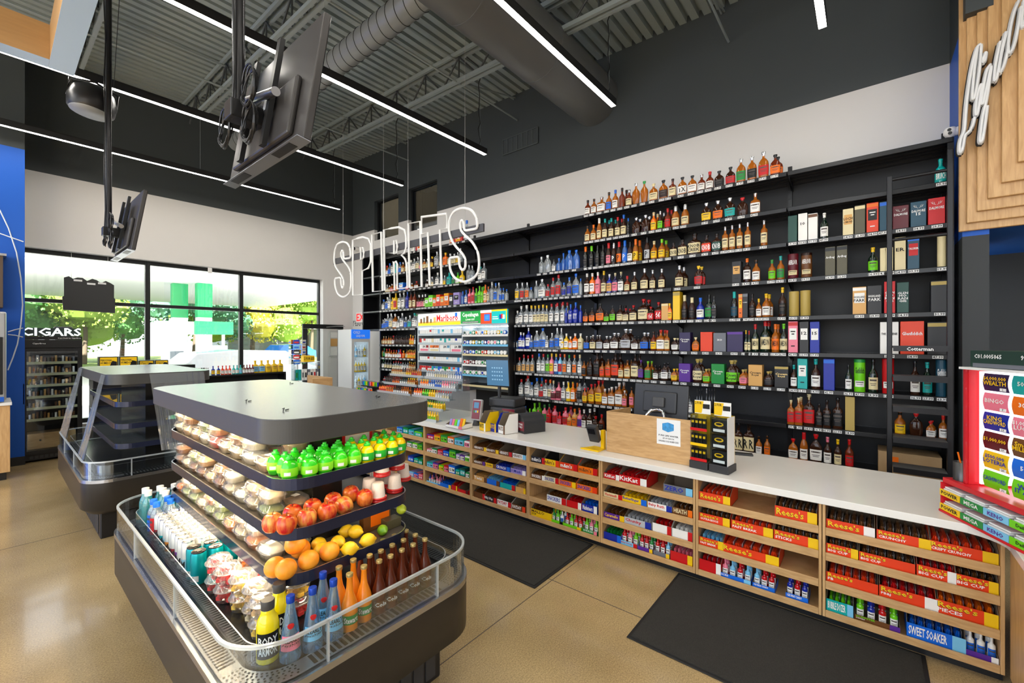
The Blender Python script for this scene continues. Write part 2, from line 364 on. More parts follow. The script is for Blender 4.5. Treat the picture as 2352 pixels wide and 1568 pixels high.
# big duct into the shelf wall and the spiral duct that meets it
ductm = mat('grey_painted_duct', (.15,.155,.155), .38, .25, noise=(4,.05)); seam = mat('duct_seam', (.02,.022,.022), .5)
DY, DZ, DR = 3.12, 5.32, .36
m = MB(); x = -5.0
m.tube([(-5, DY, DZ), (XW-.002, DY, DZ)], DR, ductm, 40, cap=True)
for x in (4.3, 3.05, 1.8, .55): m.tube([(x-.012, DY, DZ), (x+.012, DY, DZ)], DR+.006, ductm, 40)
t = empty('air_duct', 'large round grey air duct running into the bottle wall', 'duct', (0,0,0)); m.build('duct_pipe', t)
m = MB(); SX, SZ, SR = 2.90, 5.40, .145
m.tube([(SX, DY+DR+.01, SZ), (SX, 9.0, SZ)], SR, mat('grey_spiral_duct', (.27,.29,.29), .35, .3, noise=(5,.05)), 32)
t = empty('spiral_duct', 'smaller grey spiral-seamed duct running towards the window wall', 'duct', (0,0,0)); m.build('duct_pipe', t)
m = MB(); pts = []; n = 0
yy = DY+.4
while yy < 8.8:
    for k in range(24):
        w = 2*math.pi*k/24; pts.append((SX+(SR+.002)*math.cos(w), yy+.16*k/24, SZ+(SR+.002)*math.sin(w)))
    yy += .16
m.tube(pts, .0045, seam, 4); m.build('spiral_seam', t)
# linear light bars
XE = 4.8
barh = mat('black_light_housing', (.018,.018,.019), .4)
def light_bar(y, x0, x1, where):
    t = empty('light_bar', 'long black linear pendant light with white diffuser, %s' % where, 'light', (x1, y, 4.58))
    m = MB(); w = .034
    m.box(x0-x1, 0, -w, -w+.004, 0, .085, barh).box(x0-x1, 0, w-.004, w, 0, .085, barh).box(x0-x1, 0, -w, w, .081, .087, barh).box(-.005, .001, -w, w, 0, .087, barh)
    m.build('housing', t)
    m = MB(); m.box(x0-x1, -.006, -w+.005, w-.005, .002, .012, K['led']); m.build('diffuser', t)
    top = zc(y)-4.58
    x = -.12
    while x > x0-x1:
        m = MB(); m.tube([(x, 0, .087), (x, 0, top)], .0018, steel, 4); x -= 2.4; m.build('suspension_wire', t)
    m = MB(); P = [(-.14+.016*math.sin(k*1.7), .012*math.cos(k*2.3), .087+(top-.2)*k/14) for k in range(15)]+[(-.4, 0, top-.1)]
    m.tube(P, .006, K['black'], 6); m.build('power_cord', t)
yb = [1.826*XE, 1.362*XE, .933*XE, .492*XE, .0645*XE]
wh = ['nearest the window wall', 'second from the window wall', 'third from the window wall', 'second nearest the camera, beside the big duct', 'nearest the camera, over the till']
for y, w in zip(yb, wh): light_bar(y, -5.2 if y > 3 else -4, XE, w)
light_bar(-2.0, -4, XE, 'behind the camera'); light_bar(-4.1, -4, XE, 'furthest behind the camera')
# wall vent
webm_ = mat('vent_frame_grey', (.085,.10,.10), .5)
y0, y1 = onX(1237,XW)[0], onX(1157,XW)[0]; m = MB()
m.box(XW-.02, XW, y0, y1, 5.0, 5.27, walld)
for k in range(8):
    yy = y0+(y1-y0)*k/7; m.box(XW-.03, XW-.018, yy-.006, yy+.006, 5.0, 5.27, webm_)
for z in (5.0, 5.26): m.box(XW-.03, XW-.018, y0, y1, z-.006, z+.008, webm_)
tag(m.build('wall_vent'), 'dark rectangular vent grille high on the charcoal wall', 'vent')
# ================================================================== palette
PAL = dict(A=('b8520a','amber'), R=('7a1c08','red-brown'), D=('2a1209','dark brown'), G=('10251a','dark green'), c=('e9eef0','clear'), b=('1668d8','blue'), N=('1a2f9c','deep blue'),
 y=('f2c318','yellow'), o=('f0700f','orange'), i=('ee7d92','pink'), k=('101012','black'), l=('6fcf1c','lime green'), t=('14a7a3','turquoise'), p=('5a2d91','purple'), s=('b9bcc0','silver'),
 w=('f1efe9','white'), r=('c81a1e','red'), g=('1f8a3d','green'), C=('e3d3a2','cream'), T=('d9a45c','tan'), m=('5d1420','maroon'), x=('55503a','olive'), P=('2e2350','dark purple'),
 O=('e5401a','orange-red'), L=('a08fcc','lilac'), X=('6d7078','grey'), K=('262629','charcoal'), B=('7cc4ea','light blue'), V=('b49b50','khaki'), q=('1d4a5e','slate blue'), Q=('16473d','bottle green'), H=('6b4322','brown'))
def pc(ch): return hexc(PAL[ch][0])
def pn(ch): return PAL[ch][1]
LIQ = {}
def glass(ch):
    """liquor bottle glass: dark and clear glass read as glossy, coated solids; pale ones are see-through"""
    if ch in LIQ: return LIQ[ch]
    if ch == 'c': m = clear('clear_bottle_glass', (.80,.84,.86), .10, .04, .9, frost=.16)
    elif ch == 'b': m = clear('blue_bottle_glass', (.06,.30,.85), .10, .04, .8, frost=.30)
    elif ch in 'ADR':
        m = mat(pn(ch).replace('-','_').replace(' ','_')+'_bottle_glass', {'A':(.52,.15,.012),'R':(.24,.035,.008),'D':(.055,.018,.008)}[ch], .10, 0, .6, trans=.35, coat=.6, ior=1.2)
    else: m = mat(pn(ch).replace('-','_').replace(' ','_')+'_bottle_glass', pc(ch), .12, 0, .6, coat=.6)
    LIQ[ch] = m; return m
def pap(ch): return mat(pn(ch).replace('-','_').replace(' ','_')+'_label_paper', pc(ch), .45)
def capm(ch):
    if ch == 's': return K['chrome'] if 0 else mat('silver_cap_metal', (.55,.55,.56), .25, .8)
    return mat(pn(ch).replace('-','_').replace(' ','_')+'_cap_plastic', pc(ch), .3)
def ink_for(ch): return K['ink'] if ch in 'wCyTsliBo' else mat('white_ink', (.85,.85,.83), .6)
# ------------------------------------------------------------------ bottle shapes, in a unit box (radius .5, height 1)
SH = {
 'r': ([(.47,0),(.5,.015),(.5,.52),(.46,.58),(.33,.65),(.2,.70),(.17,.74),(.16,.92),(.20,.925),(.20,.95),(.16,.95)], 2.0, .10, .46, .82),
 'w': ([(.47,0),(.5,.015),(.5,.50),(.48,.56),(.38,.66),(.24,.74),(.19,.80),(.17,.93),(.21,.935),(.21,.955),(.17,.955)], 2.0, .10, .44, .76),
 'v': ([(.48,0),(.5,.01),(.5,.62),(.46,.655),(.3,.69),(.2,.73),(.17,.78),(.17,.93),(.2,.935),(.2,.95),(.17,.95)], 2.0, .14, .52, .84),
 's': ([(.48,0),(.5,.015),(.5,.58),(.47,.62),(.3,.67),(.18,.71),(.15,.75),(.15,.93),(.19,.935),(.19,.95),(.15,.95)], 5.0, .10, .52, .82),
 'f': ([(.40,0),(.45,.02),(.5,.30),(.5,.50),(.44,.62),(.28,.71),(.15,.76),(.12,.80),(.12,.92),(.16,.925),(.16,.945),(.12,.945)], 2.6, .12, .48, .84),
 'd': ([(.30,0),(.33,.02),(.42,.25),(.5,.48),(.45,.60),(.27,.70),(.15,.76),(.12,.82),(.12,.93),(.15,.935),(.15,.95),(.12,.95)], 2.4, .20, .45, .87),
 'q': ([(.47,0),(.5,.015),(.5,.40),(.47,.46),(.36,.56),(.24,.66),(.19,.76),(.17,.92),(.20,.93),(.20,.945),(.16,.95)], 2.0, .08, .36, .945),
 'j': ([(.46,0),(.5,.02),(.5,.55),(.49,.62),(.42,.70),(.33,.76),(.30,.80),(.30,.84),(.27,.86)], 2.0, .08, .56, .85),
 'e': ([(.47,0),(.5,.02),(.5,.14),(.43,.35),(.33,.58),(.22,.78),(.18,.86),(.18,.93),(.16,.95)], 2.0, .12, .40, .89),
 'h': ([(.46,0),(.5,.02),(.5,.55),(.44,.66),(.28,.76),(.17,.83),(.15,.86),(.15,.93),(.19,.935),(.19,.95),(.15,.95)], 2.6, .12, .45, .86)}
SHN = dict(q='long-neck', j='wide-mouth', e='conical', r='round', w='slender', v='straight-sided', s='square', f='squat', d='teardrop', h='broad')
def radial(prof, z):
    for (r0, z0), (r1, z1) in zip(prof, prof[1:]):
        if z0 <= z <= z1: return r0+(r1-r0)*(z-z0)/max(z1-z0, 1e-6)
    return prof[-1][0]
SHM = {}
def sup(w, p):
    c, q = math.cos(w), math.sin(w)
    if p == 2.0: return c, q
    k = (abs(c)**p+abs(q)**p)**(-1/p); return c*k, q*k
def label_mb(shape, z0, z1, ink=None, text=None, tc=None, band=None, ang=62):
    """curved paper on the front (-x side) of a bottle, drawn in the unit box"""
    prof, pw, _, _, _ = SH[shape]; m = MB(); n = 8; zs = [z0+(z1-z0)*k/3 for k in range(4)]
    vs = []
    for z in zs:
        r = radial(prof, z)+.012
        for k in range(n+1):
            c, q = sup(math.radians(180-ang+2*ang*k/n), pw); vs.append((c*r, q*r, z))
    slot = K['paper']
    for j in range(3): m.add(vs, [(j*(n+1)+k+1, j*(n+1)+k, (j+1)*(n+1)+k, (j+1)*(n+1)+k+1) for k in range(n)], slot, True) if j == 0 else None
    m.f += [[j*(n+1)+k+1, j*(n+1)+k, (j+1)*(n+1)+k, (j+1)*(n+1)+k+1] for j in (1, 2) for k in range(n)]; m.m += [0]*(2*n); m.sm += [True]*(2*n)
    r = radial(prof, (z0+z1)/2)
    if text:
        lines = text.split('|'); hh = (z1-z0)*.8/len(lines)
        for i, L in enumerate(lines):
            v, f, a = text_geo(L)
            w = .78 if len(L) > 1 else .45
            zt = z1-(z1-z0)*.1-hh*(i+1)
            pts = []
            for x, y in v:
                yy = (.5-x)*w; ang_ = math.asin(max(-.95, min(.95, yy/(r+.015)))); c, q = sup(math.pi-ang_, pw)
                pts.append((c*(r+.024), q*(r+.024), zt+hh*(.08+.84*y)))
            m.add(pts, f, tc)
    else:   # rules of print: a name block and thinner lines, as most labels show from here
        for zf, hf, wf in ((.70,.14,40), (.46,.05,34), (.33,.05,26)):
            za = z0+(z1-z0)*zf; zb2 = za+(z1-z0)*hf; rr = r+.02; pts = []
            for z in (za, zb2):
                for k in range(5):
                    c, q = sup(math.radians(180-wf+2*wf*k/4), pw); pts.append((c*rr, q*rr, z))
            m.add(pts, [(k, k+1, 6+k, 5+k) for k in range(4)], tc or K['ink'])
    return m
def shape_meshes(s):
    if s in SHM: return SHM[s]
    prof, pw, l0, l1, cz = SH[s]
    b = MB().lathe(prof, K['paper'], 14 if pw == 2 else 16, power=pw); bme = b.mesh('bottle_'+s)
    lme = label_mb(s, l0, l1, tc=mat('dark_print', (.10,.08,.07), .6)).mesh('label_'+s)
    r = radial(prof, cz)+.012
    c = MB().lathe([(r, cz), (r+.004, max(.90, cz+.004)), (max(.2, r+.006), max(.92, cz+.008)), (max(.205, r+.008), .995), (max(.18, r-.01), 1.0)], K['paper'], 12); cme = c.mesh('cap_'+s)
    SHM[s] = (bme, lme, cme); return SHM[s]
BCOUNT = {}
def bottle(pos, w, h, shape, g, l, c, label, group, text=None, depth=None, cat='bottle', rz=0, name=None, parts=True):
    name = name or ('whiskey_bottle' if g in 'ADR' else 'clear_spirit_bottle' if g == 'c' else 'liqueur_bottle')
    bme, lme, cme = shape_meshes(shape)
    dep = depth or (w if shape in 'rwv' else w*(.9 if shape == 's' else .55))
    o = link(name, bme, loc=pos, rz=rz, scale=(dep, w, h), mats=[glass(g)]); tag(o, label, cat, group)
    if not parts: return o
    if l != 'n':
        if text:
            pw = SH[shape]; lm = label_mb(shape, pw[2], pw[3]+.02, text=text, tc=ink_for(l)).mesh('label')
            link('label', lm, o, mats=[pap(l)])
        else: link('label', lme, o, mats=[pap(l)])
    link('cap', cme, o, mats=[capm(c)])
    return o
def carton(pos, w, h, dep, main, panel, accent, label, group, text=None, rz=0, cat='box', name='gift_carton'):
    """closed gift box facing -x, base at pos"""
    o = bpy.data.objects.new(name, None)
    m = MB(); mm = mat(pn(main).replace(' ','_').replace('-','_')+'_carton', pc(main), .38); am = mat(pn(accent).replace(' ','_').replace('-','_')+'_carton', pc(accent), .38)
    m.bbox(-dep/2, dep/2, -w/2, w/2, 0, h, mm, min(.003, w*.03))
    e = .0012; x = -dep/2-e
    m.quad((x, w/2*.98, h*.86), (x, -w/2*.98, h*.86), (x, -w/2*.98, h*.97), (x, w/2*.98, h*.97), am)
    me = m.mesh('carton'); bpy.data.objects.remove(o); o = bpy.data.objects.new(name, me); COL.objects.link(o); o.location = pos; o.rotation_euler = (0,0,rz)
    tag(o, label, cat, group)
    if panel != 'n' or text:
        p = MB(); x = -dep/2-.002
        if panel != 'n': p.quad((x, w*.38, h*.42), (x, -w*.38, h*.42), (x, -w*.38, h*.78), (x, w*.38, h*.78), pap(panel))
        tm = ink_for(panel if panel != 'n' else main)
        if main in 'kKPQD' and panel == 'n': tm = mat('gold_ink', (.75,.55,.22), .4, .5) if accent == 'V' else mat('white_ink', (.85,.85,.83), .6)
        if text:
            L = text.split('|'); hh = min(h*.12, h*.34/len(L))
            for i, t_ in enumerate(L): p.text(t_, (x-.001, w*.43, h*.70-hh*(i+1)), (0,-1,0), (0,0,1), w*.86, hh*.85, tm)
        else:
            for zf, wf in ((.66,.5), (.58,.3), (.2,.4)): p.quad((x-.001, w*wf/2, h*zf), (x-.001, -w*wf/2, h*zf), (x-.001, -w*wf/2, h*(zf+.035)), (x-.001, w*wf/2, h*(zf+.035)), tm)
        if text and text.startswith('DALMORE'):
            for s_ in (-1, 1):
                for q in ([(.03,.74),(.12,.77),(.24,.79),(.33,.86)], [(.12,.77),(.14,.85)], [(.22,.788),(.23,.87)]):
                    p.tube([(x-.001, s_*a*w, b*h) for a, b in q], w*.012, tm, 4)
        if label.startswith('charcoal carton, third from left behind ladder, sixth'):
            for k in range(24): p.add([(x-.001, 0, h*.6), (x-.001, w*.42*math.cos(k*.262), h*.6+w*.42*math.sin(k*.262)), (x-.001, w*.42*math.cos(k*.262+.05), h*.6+w*.42*math.sin(k*.262+.05))], [(0,1,2)], mat('gold_ink', (.75,.55,.22), .4, .5))
        p.build('printed_panel', o)
    return o
def canister(pos, w, h, main, panel, accent, label, group, text=None):
    m = MB().lathe([(.49,0),(.5,.005),(.5,.90)], K['paper'], 24); m.lathe([(.506,.90),(.506,.995),(.49,1.0)], K['white'], 24)
    if 'canister' not in SHM: SHM['canister'] = m.mesh('canister')
    o = link('gift_tube', SHM['canister'], loc=pos, scale=(w, w, h), mats=[mat(pn(main).replace(' ','_').replace('-','_')+'_carton', pc(main), .38), mat(pn(accent).replace(' ','_').replace('-','_')+'_carton', pc(accent), .38)])
    tag(o, label, 'tube', group)
    SH['_'] = ([(.5,0),(.5,1)], 2.0, .2, .5, .9)
    if panel != 'n': link('label', label_mb('_', .16, .34, tc=K['ink'], ang=50).mesh('label'), o, mats=[pap(panel)])
    if text: 
        SHt = label_mb('_', .52, .80, text=text, tc=ink_for(main), ang=50).mesh('label'); link('title_print', SHt, o, mats=[mat(pn(main).replace(' ','_').replace('-','_')+'_carton', pc(main), .38)])
    return o
# ================================================================== shelving
XF = 5.20                                  # front edge of the bottle shelves
ZR = [3.48, 3.113, 2.756, 2.385, 2.0, 1.63, 1.268, .896, .53]
BAY = [-.57, .63, 1.80, 3.01, 4.24, 5.46, 6.67, 7.88]
BN = ['ladder bay', 'scotch bay', 'crown bay', 'bourbon bay', 'vodka bay', 'gin bay', 'tequila bay', 'end bay']
BN = ['far right bay', 'fourth bay', 'third bay', 'second bay', 'bay', 'bay', 'bay', 'bay']
shm = K['blackm']; pegm = mat('black_back_panel', (.008,.0085,.010), .5)
TAGM = {}; PRICES = '9.99 11.99 12.99 14.99 16.99 19.99 21.99 22.99 24.99 26.99 27.99 29.99 31.99 34.99 36.99 39.99 42.99 47.99 57.99 63.99'.split()
def tag_mesh(p):
    if p not in TAGM:
        m = MB(); m.box(-.003, 0, -.034, .034, -.013, .013, K['paper']); m.text(p, (-.0042, .031, -.0105), (0,-1,0), (0,0,1), .062, .021, K['ink'], fit=False); TAGM[p] = m.mesh('price_tag')
    return TAGM[p]
SHELVES = {}
def shelf_board(y0, y1, z, parent, x0=XF, x1=5.60, bracket=True):
    m = MB(); a, b = y0+.006, y1-.006
    m.box(x0, x1, a, b, z-.006, z, shm); m.bbox(x0-.012, x0, a, b, z-.040, z+.004, shm, .004); m.box(x0, x0+.03, a, b, z-.035, z-.030, shm)
    for k in range(1, 4): m.box(x0+.09*k, x0+.09*k+.025, a, b, z-.02, z-.006, shm)
    m.box(x1-.01, x1, a, b, z-.03, z+.006, shm)
    if bracket:
        for yy in (a, b-.003): m.add([(x0+.06, yy, z-.008), (x1, yy, z-.008), (x1, yy, z-.10), (x0+.06, yy+.003, z-.008), (x1, yy+.003, z-.008), (x1, yy+.003, z-.10)], [(0,1,2), (3,5,4), (0,3,4,1), (1,4,5,2), (2,5,3,0)], shm)
    o = m.build('shelf', parent); SHELVES.setdefault(round(z, 3), []).append((y0, y1, o)); return o
desc = ['at the far right behind the ladder', 'left of the ladder', 'above the second till', 'right of the vodka bay', 'beside the cigarette display', 'above the cigarette display', 'left above the cigarette display', 'of small bottles next to the cold drinks fridge']
for i in range(7):
    y0, y1 = BAY[i], BAY[i+1]
    t = empty('shelving_bay', 'tall black metal liquor shelving bay, %s' % ['at the far right behind the ladder', 'just left of the ladder', 'directly above the counter till', 'with whiskey, right of the vodka', 'with vodka, right of the cigarettes', 'above the snuff half of the tobacco display', 'left of the cigarettes, full of small bottles'][i] if i != 5 else 'black metal liquor shelving bay above the tobacco display', 'shelving', (0,0,0))
    m = MB(); low = 2.0 if i in (4, 5) else 0.0
    if i == 4: low = 0.0
    lo = 1.96 if i == 5 else 0
    m.box(5.60, 5.64, y0+.001, y1-.001, lo, 3.62, pegm); m.build('back_panel', t)
    for yy in (y0,)+((y1,) if i == 6 else ()):
        yy = yy+.021 if yy == y0 else yy-.021
        m = MB(); m.box(5.575, 5.60, yy-.02, yy+.02, lo, 3.66, shm)
        z = lo+.1
        while z < 3.6: m.box(5.571, 5.576, yy-.012, yy-.006, z, z+.015, pegm); m.box(5.571, 5.576, yy+.006, yy+.012, z, z+.015, pegm); z += .1
        m.build('upright', t)
    for r, z in enumerate(ZR):
        if i in (4, 5) and r > 3: continue
        if i == 6 and r > 4: continue
        if i == 3 or i < 3: pass
        shelf_board(y0, y1, z, t)
    if i == 6:
        for z in (1.68, 1.41, 1.18, .92): shelf_board(y0, y1, z, t, bracket=False)
    if i == 3:
        m = MB(); m.box(XF, 5.6, y1-.02, y1-.004, .1, 1.99, shm); m.build('end_panel', t)
    if i == 6:
        m = MB(); m.box(XF, 5.6, y0+.004, y0+.02, .1, 1.99, shm); m.build('end_panel', t)
    if i == 0:
        m = MB(); m.box(XF, XF+.05, y0, y0+.04, 0, 3.55, shm); m.build('front_post', t)
    if i == 6:
        m = MB(); m.box(XF, 5.6, y1-.03, y1, 0, 3.62, shm); m.build('end_panel', t)
t = empty('end_bookcase', 'narrow empty black bookcase unit beyond the last liquor bay', 'shelving', (0,0,0))
m = MB(); m.box(XF, 5.6, 8.50, 8.54, 1.99, 3.62, shm).box(5.56, 5.6, 7.885, 8.50, 1.99, 3.62, pegm); m.build('back_panel', t)
for z in (3.60, 3.13, 2.76, 2.385, 2.0):
    m = MB(); m.box(XF, 5.56, 7.885, 8.50, z-.03, z, mat('dark_shelf_face', (.05,.055,.06), .4)); m.build('shelf', t)
TT = R
def put_tag(y, z, price=None, x0=XF):
    for y0, y1, o in SHELVES.get(round(z, 3), []):
        if y0 <= y <= y1:
            yy = max(y0+.045, min(y1-.045, y)); link('price_tag', tag_mesh(price or TT.choice(PRICES)), o, (x0-.0125, yy, z-.019)); return
ORDC = {}
RN = ['top shelf', 'second shelf', 'third shelf', 'fourth shelf', 'fifth shelf', 'sixth shelf', 'seventh shelf', 'eighth shelf', 'bottom shelf']
GRP = 'bottles and cartons on the %s of the liquor wall'
def zone(px): return 'far left' if px < 961 else 'left' if px < 1182 else 'centre' if px < 1560 else 'right' if px < 2042 else 'behind ladder'
LAST = {}
def row(ri, x0c, sc, spec, z=None, rn=None, name=None, mini=False):
    z = ZR[ri] if z is None else z; rn = rn or RN[ri]
    for tk in spec.split(';'):
        tk = tk.strip()
        if not tk: continue
        p = tk.split(' ', 6); x, w, h = float(p[0]), float(p[1]), float(p[2]); shp, g, l = p[3], p[4], p[5]; rest = p[6].split(' ', 1) if len(p) > 6 else ['k']
        c = rest[0]; text = rest[1] if len(rest) > 1 else None
        dbl = c.endswith('+'); c = c.rstrip('+')
        px = x0c+x*sc
        dep = .09
        Y, d = onX(px, XF+.07); ya, _ = onX(px-w*sc/2, XF+.07); yb_, _ = onX(px+w*sc/2, XF+.07)
        ww = abs(ya-yb_)*.97; hh = h*sc*d/F
        ww = max(ww, .03)
        zn = zone(px); key = (rn, zn); ORDC[key] = ORDC.get(key, 0)+1; n = ORDC[key]
        where = '%s from left, %s, %s section' % (ORD[n-1], rn, zn)
        if zn == 'behind ladder': where = '%s from left behind ladder, %s' % (ORD[n-1], rn)
        grp = 'stock on the %s, %s section' % (rn, zn)
        if shp == 'B':
            w2 = ww; lb = '%s carton, %s' % (pn(g), where)
            carton((XF+.075, Y, z), w2, hh, .11 if w2 > .07 else .075, g, l, c, lb, grp, text)
        elif shp == 'C':
            canister((XF+.02+ww/2, Y, z), ww, hh, g, l, c, '%s gift tube, %s' % (pn(g), where), grp, text)
        else:
            lb = '%s %s bottle%s, %s' % (pn(g), SHN[shp], '' if l == 'n' else ' with %s label' % pn(l), where)
            dp = ww if shp in 'rwv' else ww*(.9 if shp == 's' else .6)
            bottle((XF+.02+dp/2, Y, z), ww, hh, shp, g, l, c, lb, grp, text)
            if dbl:
                lb = '%s bottle standing right behind %s bottle, %s, %s' % (pn(g), ORD[n-1], rn, zn)
                bottle((XF+.045+dp*1.5, Y-.012, z), ww, hh, shp, g, l, c, lb, grp, None, parts=True)
        if not mini: put_tag(Y, z, None)
A_ = (1320, .2296); B_ = (1780, .22956); C_A = (1180, .2041); D_ = (1560, .2168); E_ = (1780, .2934); F_ = (1180, .18707); H_ = (740, .2041); I_ = (800, .2041); G_ = (1340, .17007)
row(0, *H_, "1510 42 130 f r r r; 1480 46 44 B o w y; 1550 60 46 B o y w; 1575 42 170 f r r r; 1628 48 235 v c w b; 1030 40 110 r c w s; 1080 30 100 r r r r; 1120 60 60 B w o s")
row(0, *A_, "135 56 155 r R w k; 197 56 155 r A w k; 272 78 160 s A w s; 347 58 190 r A b k; 411 60 200 r A w b; 478 60 205 r R n k+; 548 66 175 r R C s+; 620 80 220 d A n s; 703 80 225 d A n g; 795 88 180 f A C C; 893 92 195 f A D k; 985 70 190 s R C k; 1083 92 185 f A w k TX; 1182 92 180 f A w k; 1273 76 175 r R w s; 1355 82 185 r R w r; 1450 100 170 f D k k; 1563 100 185 f D r k; 1668 98 245 f A g s; 1778 100 245 f A k s; 1893 110 268 f A r s; 2010 108 215 f R o k+")
row(1, *H_, "700 26 70 r t n t; 735 30 110 r A w r; 765 30 130 r c b b; 800 35 150 v c w s; 835 34 150 v t t t; 880 35 125 r c b b; 915 33 120 r A C s; 958 40 115 r c C w; 1000 42 130 r c w w; 1040 38 140 v c w s; 1080 40 150 v c C s; 1122 38 100 f c i s; 1160 38 110 f A C s; 1198 36 110 f c C w; 1240 40 130 r D y y; 1292 48 180 v c s s; 1340 36 110 r c C s; 1388 48 150 v o o y; 1440 55 130 r c C s; 1490 45 120 r c C s+; 1532 36 130 r c y s; 1566 36 170 v c n s")
row(1, *A_, "133 52 165 r A C k; 193 56 165 r A C o; 252 46 220 w A C w; 308 54 205 r D C t+; 372 54 200 r D C t+; 436 54 200 r D C r+; 495 58 215 r D C b; 545 34 170 r k k b; 622 82 165 f D n s+; 715 84 175 f D n s+; 795 60 190 r o y C+; 862 56 190 r D l s+; 935 64 205 r R r r+; 1012 80 215 w A C s; 1108 80 220 w A C s; 1322 98 195 f D y s; 1437 105 200 f D o s; 1557 112 210 f D t s; 1682 112 190 f D n r; 1810 98 215 s A w s")
row(1, 1780, .22956, "1655 128 250 r t t t BRUICH")
row(2, *H_, "735 32 90 r c C s; 765 28 75 r A C s; 790 32 92 r A i s; 838 30 80 r o o s; 910 50 90 B b w B; 965 26 70 r i i s; 1015 34 74 r A w s; 1070 46 86 f R w r; 1140 40 90 r k k k; 1188 36 92 r D w s; 1240 44 120 r c C s; 1303 40 155 v c w w; 1355 36 120 r c w s; 1385 34 115 r c y s; 1432 50 140 v t t t; 1485 34 115 r c g s; 1530 42 130 r l w g; 1578 46 145 r y C y; 1655 48 205 v c n s; 1695 40 190 v c n s; 1785 46 165 v c w t; 1828 44 205 v c w s")
row(2, *C_A, "318 50 190 v c n c; 388 74 200 h c n c; 460 44 145 r c w k; 515 54 150 r b n b; 568 44 200 r b n b; 632 88 225 h b n b; 712 76 220 h b n b")
row(2, *A_, "115 48 215 w k k o; 175 48 215 w k k l; 235 48 215 w k k k; 290 48 215 w k k k; 345 52 225 w D i r; 398 50 218 w D k s P; 450 52 225 w D o r P; 507 54 230 w b b b P; 560 54 210 w D w k; 615 56 230 w A y o+ P; 730 60 235 w D s k P; 798 66 190 r A y C; 875 72 200 r A y l+; 995 68 150 s D C k KNOB; 1083 88 170 s D C k KNOB; 1200 126 220 s D C k KNOB|CREEK; 1322 92 185 s D O k KNOB; 1425 88 190 s D Q k KNOB; 1510 66 245 v A C s; 1580 64 250 v A C s; 1655 64 255 v A C s; 1735 66 260 v A C s; 1898 72 262 v A C s")
row(2, *B_, "182 92 268 B Q n Q; 283 92 278 B w n w 10; 383 95 265 B w n H; 495 88 262 r G w w; 733 108 268 B C T C LOCH|LOMOND; 850 108 290 B x n C; 975 122 298 B O k o; 1080 72 300 B q n b; 1255 162 235 B m n m DALMORE; 1430 162 255 B q n q DALMORE|15; 1610 175 270 B r n r DALMORE")
row(3, *H_, "695 32 125 v c w b; 735 38 150 v c b w; 765 30 185 v c w w; 800 30 140 v y y y; 830 36 195 v y r y; 878 36 190 v c w s; 920 36 195 v c w w; 965 30 200 v N N b; 1003 34 195 r R C k; 1045 34 200 r R C k; 1092 45 150 r D i s; 1132 42 150 r D i s; 1166 38 150 r D C s; 1198 42 105 B l w l; 1243 50 132 B l w l; 1285 40 100 B o w o; 1327 44 132 B O w o; 1372 42 108 B o C y; 1420 54 140 B o w y; 1472 42 118 B K w K; 1532 68 140 B L k L; 1592 30 150 v b n b; 1630 32 160 v b w b; 1668 34 170 v i r r; 1707 34 190 v i r r; 1745 30 170 v l g l; 1780 34 195 v l l l+; 1812 28 180 v l l l; 1845 36 205 v o C o; 1880 30 180 v c C o; 1915 48 230 v c n w; 1960 40 215 v c b b; 1995 44 220 v c n s; 2018 30 150 v c b b; 2050 30 150 v c b b; 2085 34 135 v c n b")
row(3, *C_A, "47 46 195 v c y s; 103 46 195 v c r s; 158 46 195 v c o s; 203 44 135 r c n b; 262 46 205 v c n s; 325 78 218 h c w s; 392 48 155 v c r r; 450 48 225 v c r r; 507 62 255 v c r r; 572 50 160 v c N b; 632 54 215 v c N b; 708 76 250 f c b b; 765 34 190 v c n b")
row(3, *A_, "128 54 215 v D w w; 182 52 215 v o w w; 237 52 220 v i i w; 297 54 228 r D C y; 355 50 190 s N T w; 412 52 198 s P i C; 470 54 205 s K w C; 530 58 160 r R C r; 603 64 195 r D C s; 700 84 222 r D C s; 785 62 200 r D C s; 875 70 205 r D C s; 1050 88 225 r D C s+; 1245 84 205 f D r y+; 1628 92 218 B K T K; 1728 80 242 v D w o; 1818 84 225 r A w k; 1977 78 210 r A l g; 2063 80 240 r A g t")
row(3, *B_, "182 112 250 C m C m ABERLOUR; 317 114 250 C H C D ABERLOUR; 555 104 288 B x n k Ardbeg; 672 108 292 B x n k Ardbeg; 980 108 255 r G l y; 1080 60 240 B C n C; 1140 80 240 B C n C; 1250 112 330 B C n C ER; 1380 122 330 B q r b TALISKER; 1665 96 330 C C n C")
row(4, *H_, "690 30 105 v c b s; 712 28 120 v c b s; 740 38 170 v c b s; 778 38 175 v c C s; 820 42 170 r A w s; 862 36 140 r c w s; 903 40 175 v X w s; 948 34 130 v c b s; 990 40 145 v c t s; 1040 40 170 v c w t; 1068 30 160 v c w g")
row(4, *C_A, "50 40 160 v c w w; 90 50 212 v c w w; 148 58 220 v c w w; 205 50 215 v c w y; 250 44 212 v c C y; 290 44 215 v c C y; 335 52 220 v c C y; 380 40 210 v c C y; 432 50 228 v c w r+; 497 52 235 v c w r+; 560 50 245 v c w r+; 603 32 175 v N N b; 648 50 215 v N N b SKYY; 703 58 235 v N N b SKYY; 762 40 200 v N n b; 820 56 150 f D o k; 890 68 168 f D o k; 978 92 215 f D o k; 1055 60 130 f D l k; 1122 66 185 f D l k; 1200 78 190 r D C k+; 1270 64 150 s D C r+; 1352 78 182 s D C r; 1462 112 250 s D C r+; 1550 72 160 s D r r 46; 1635 78 208 s D r r 46; 1715 78 190 B T n C; 1765 56 190 f o y y; 1845 80 318 B y n V")
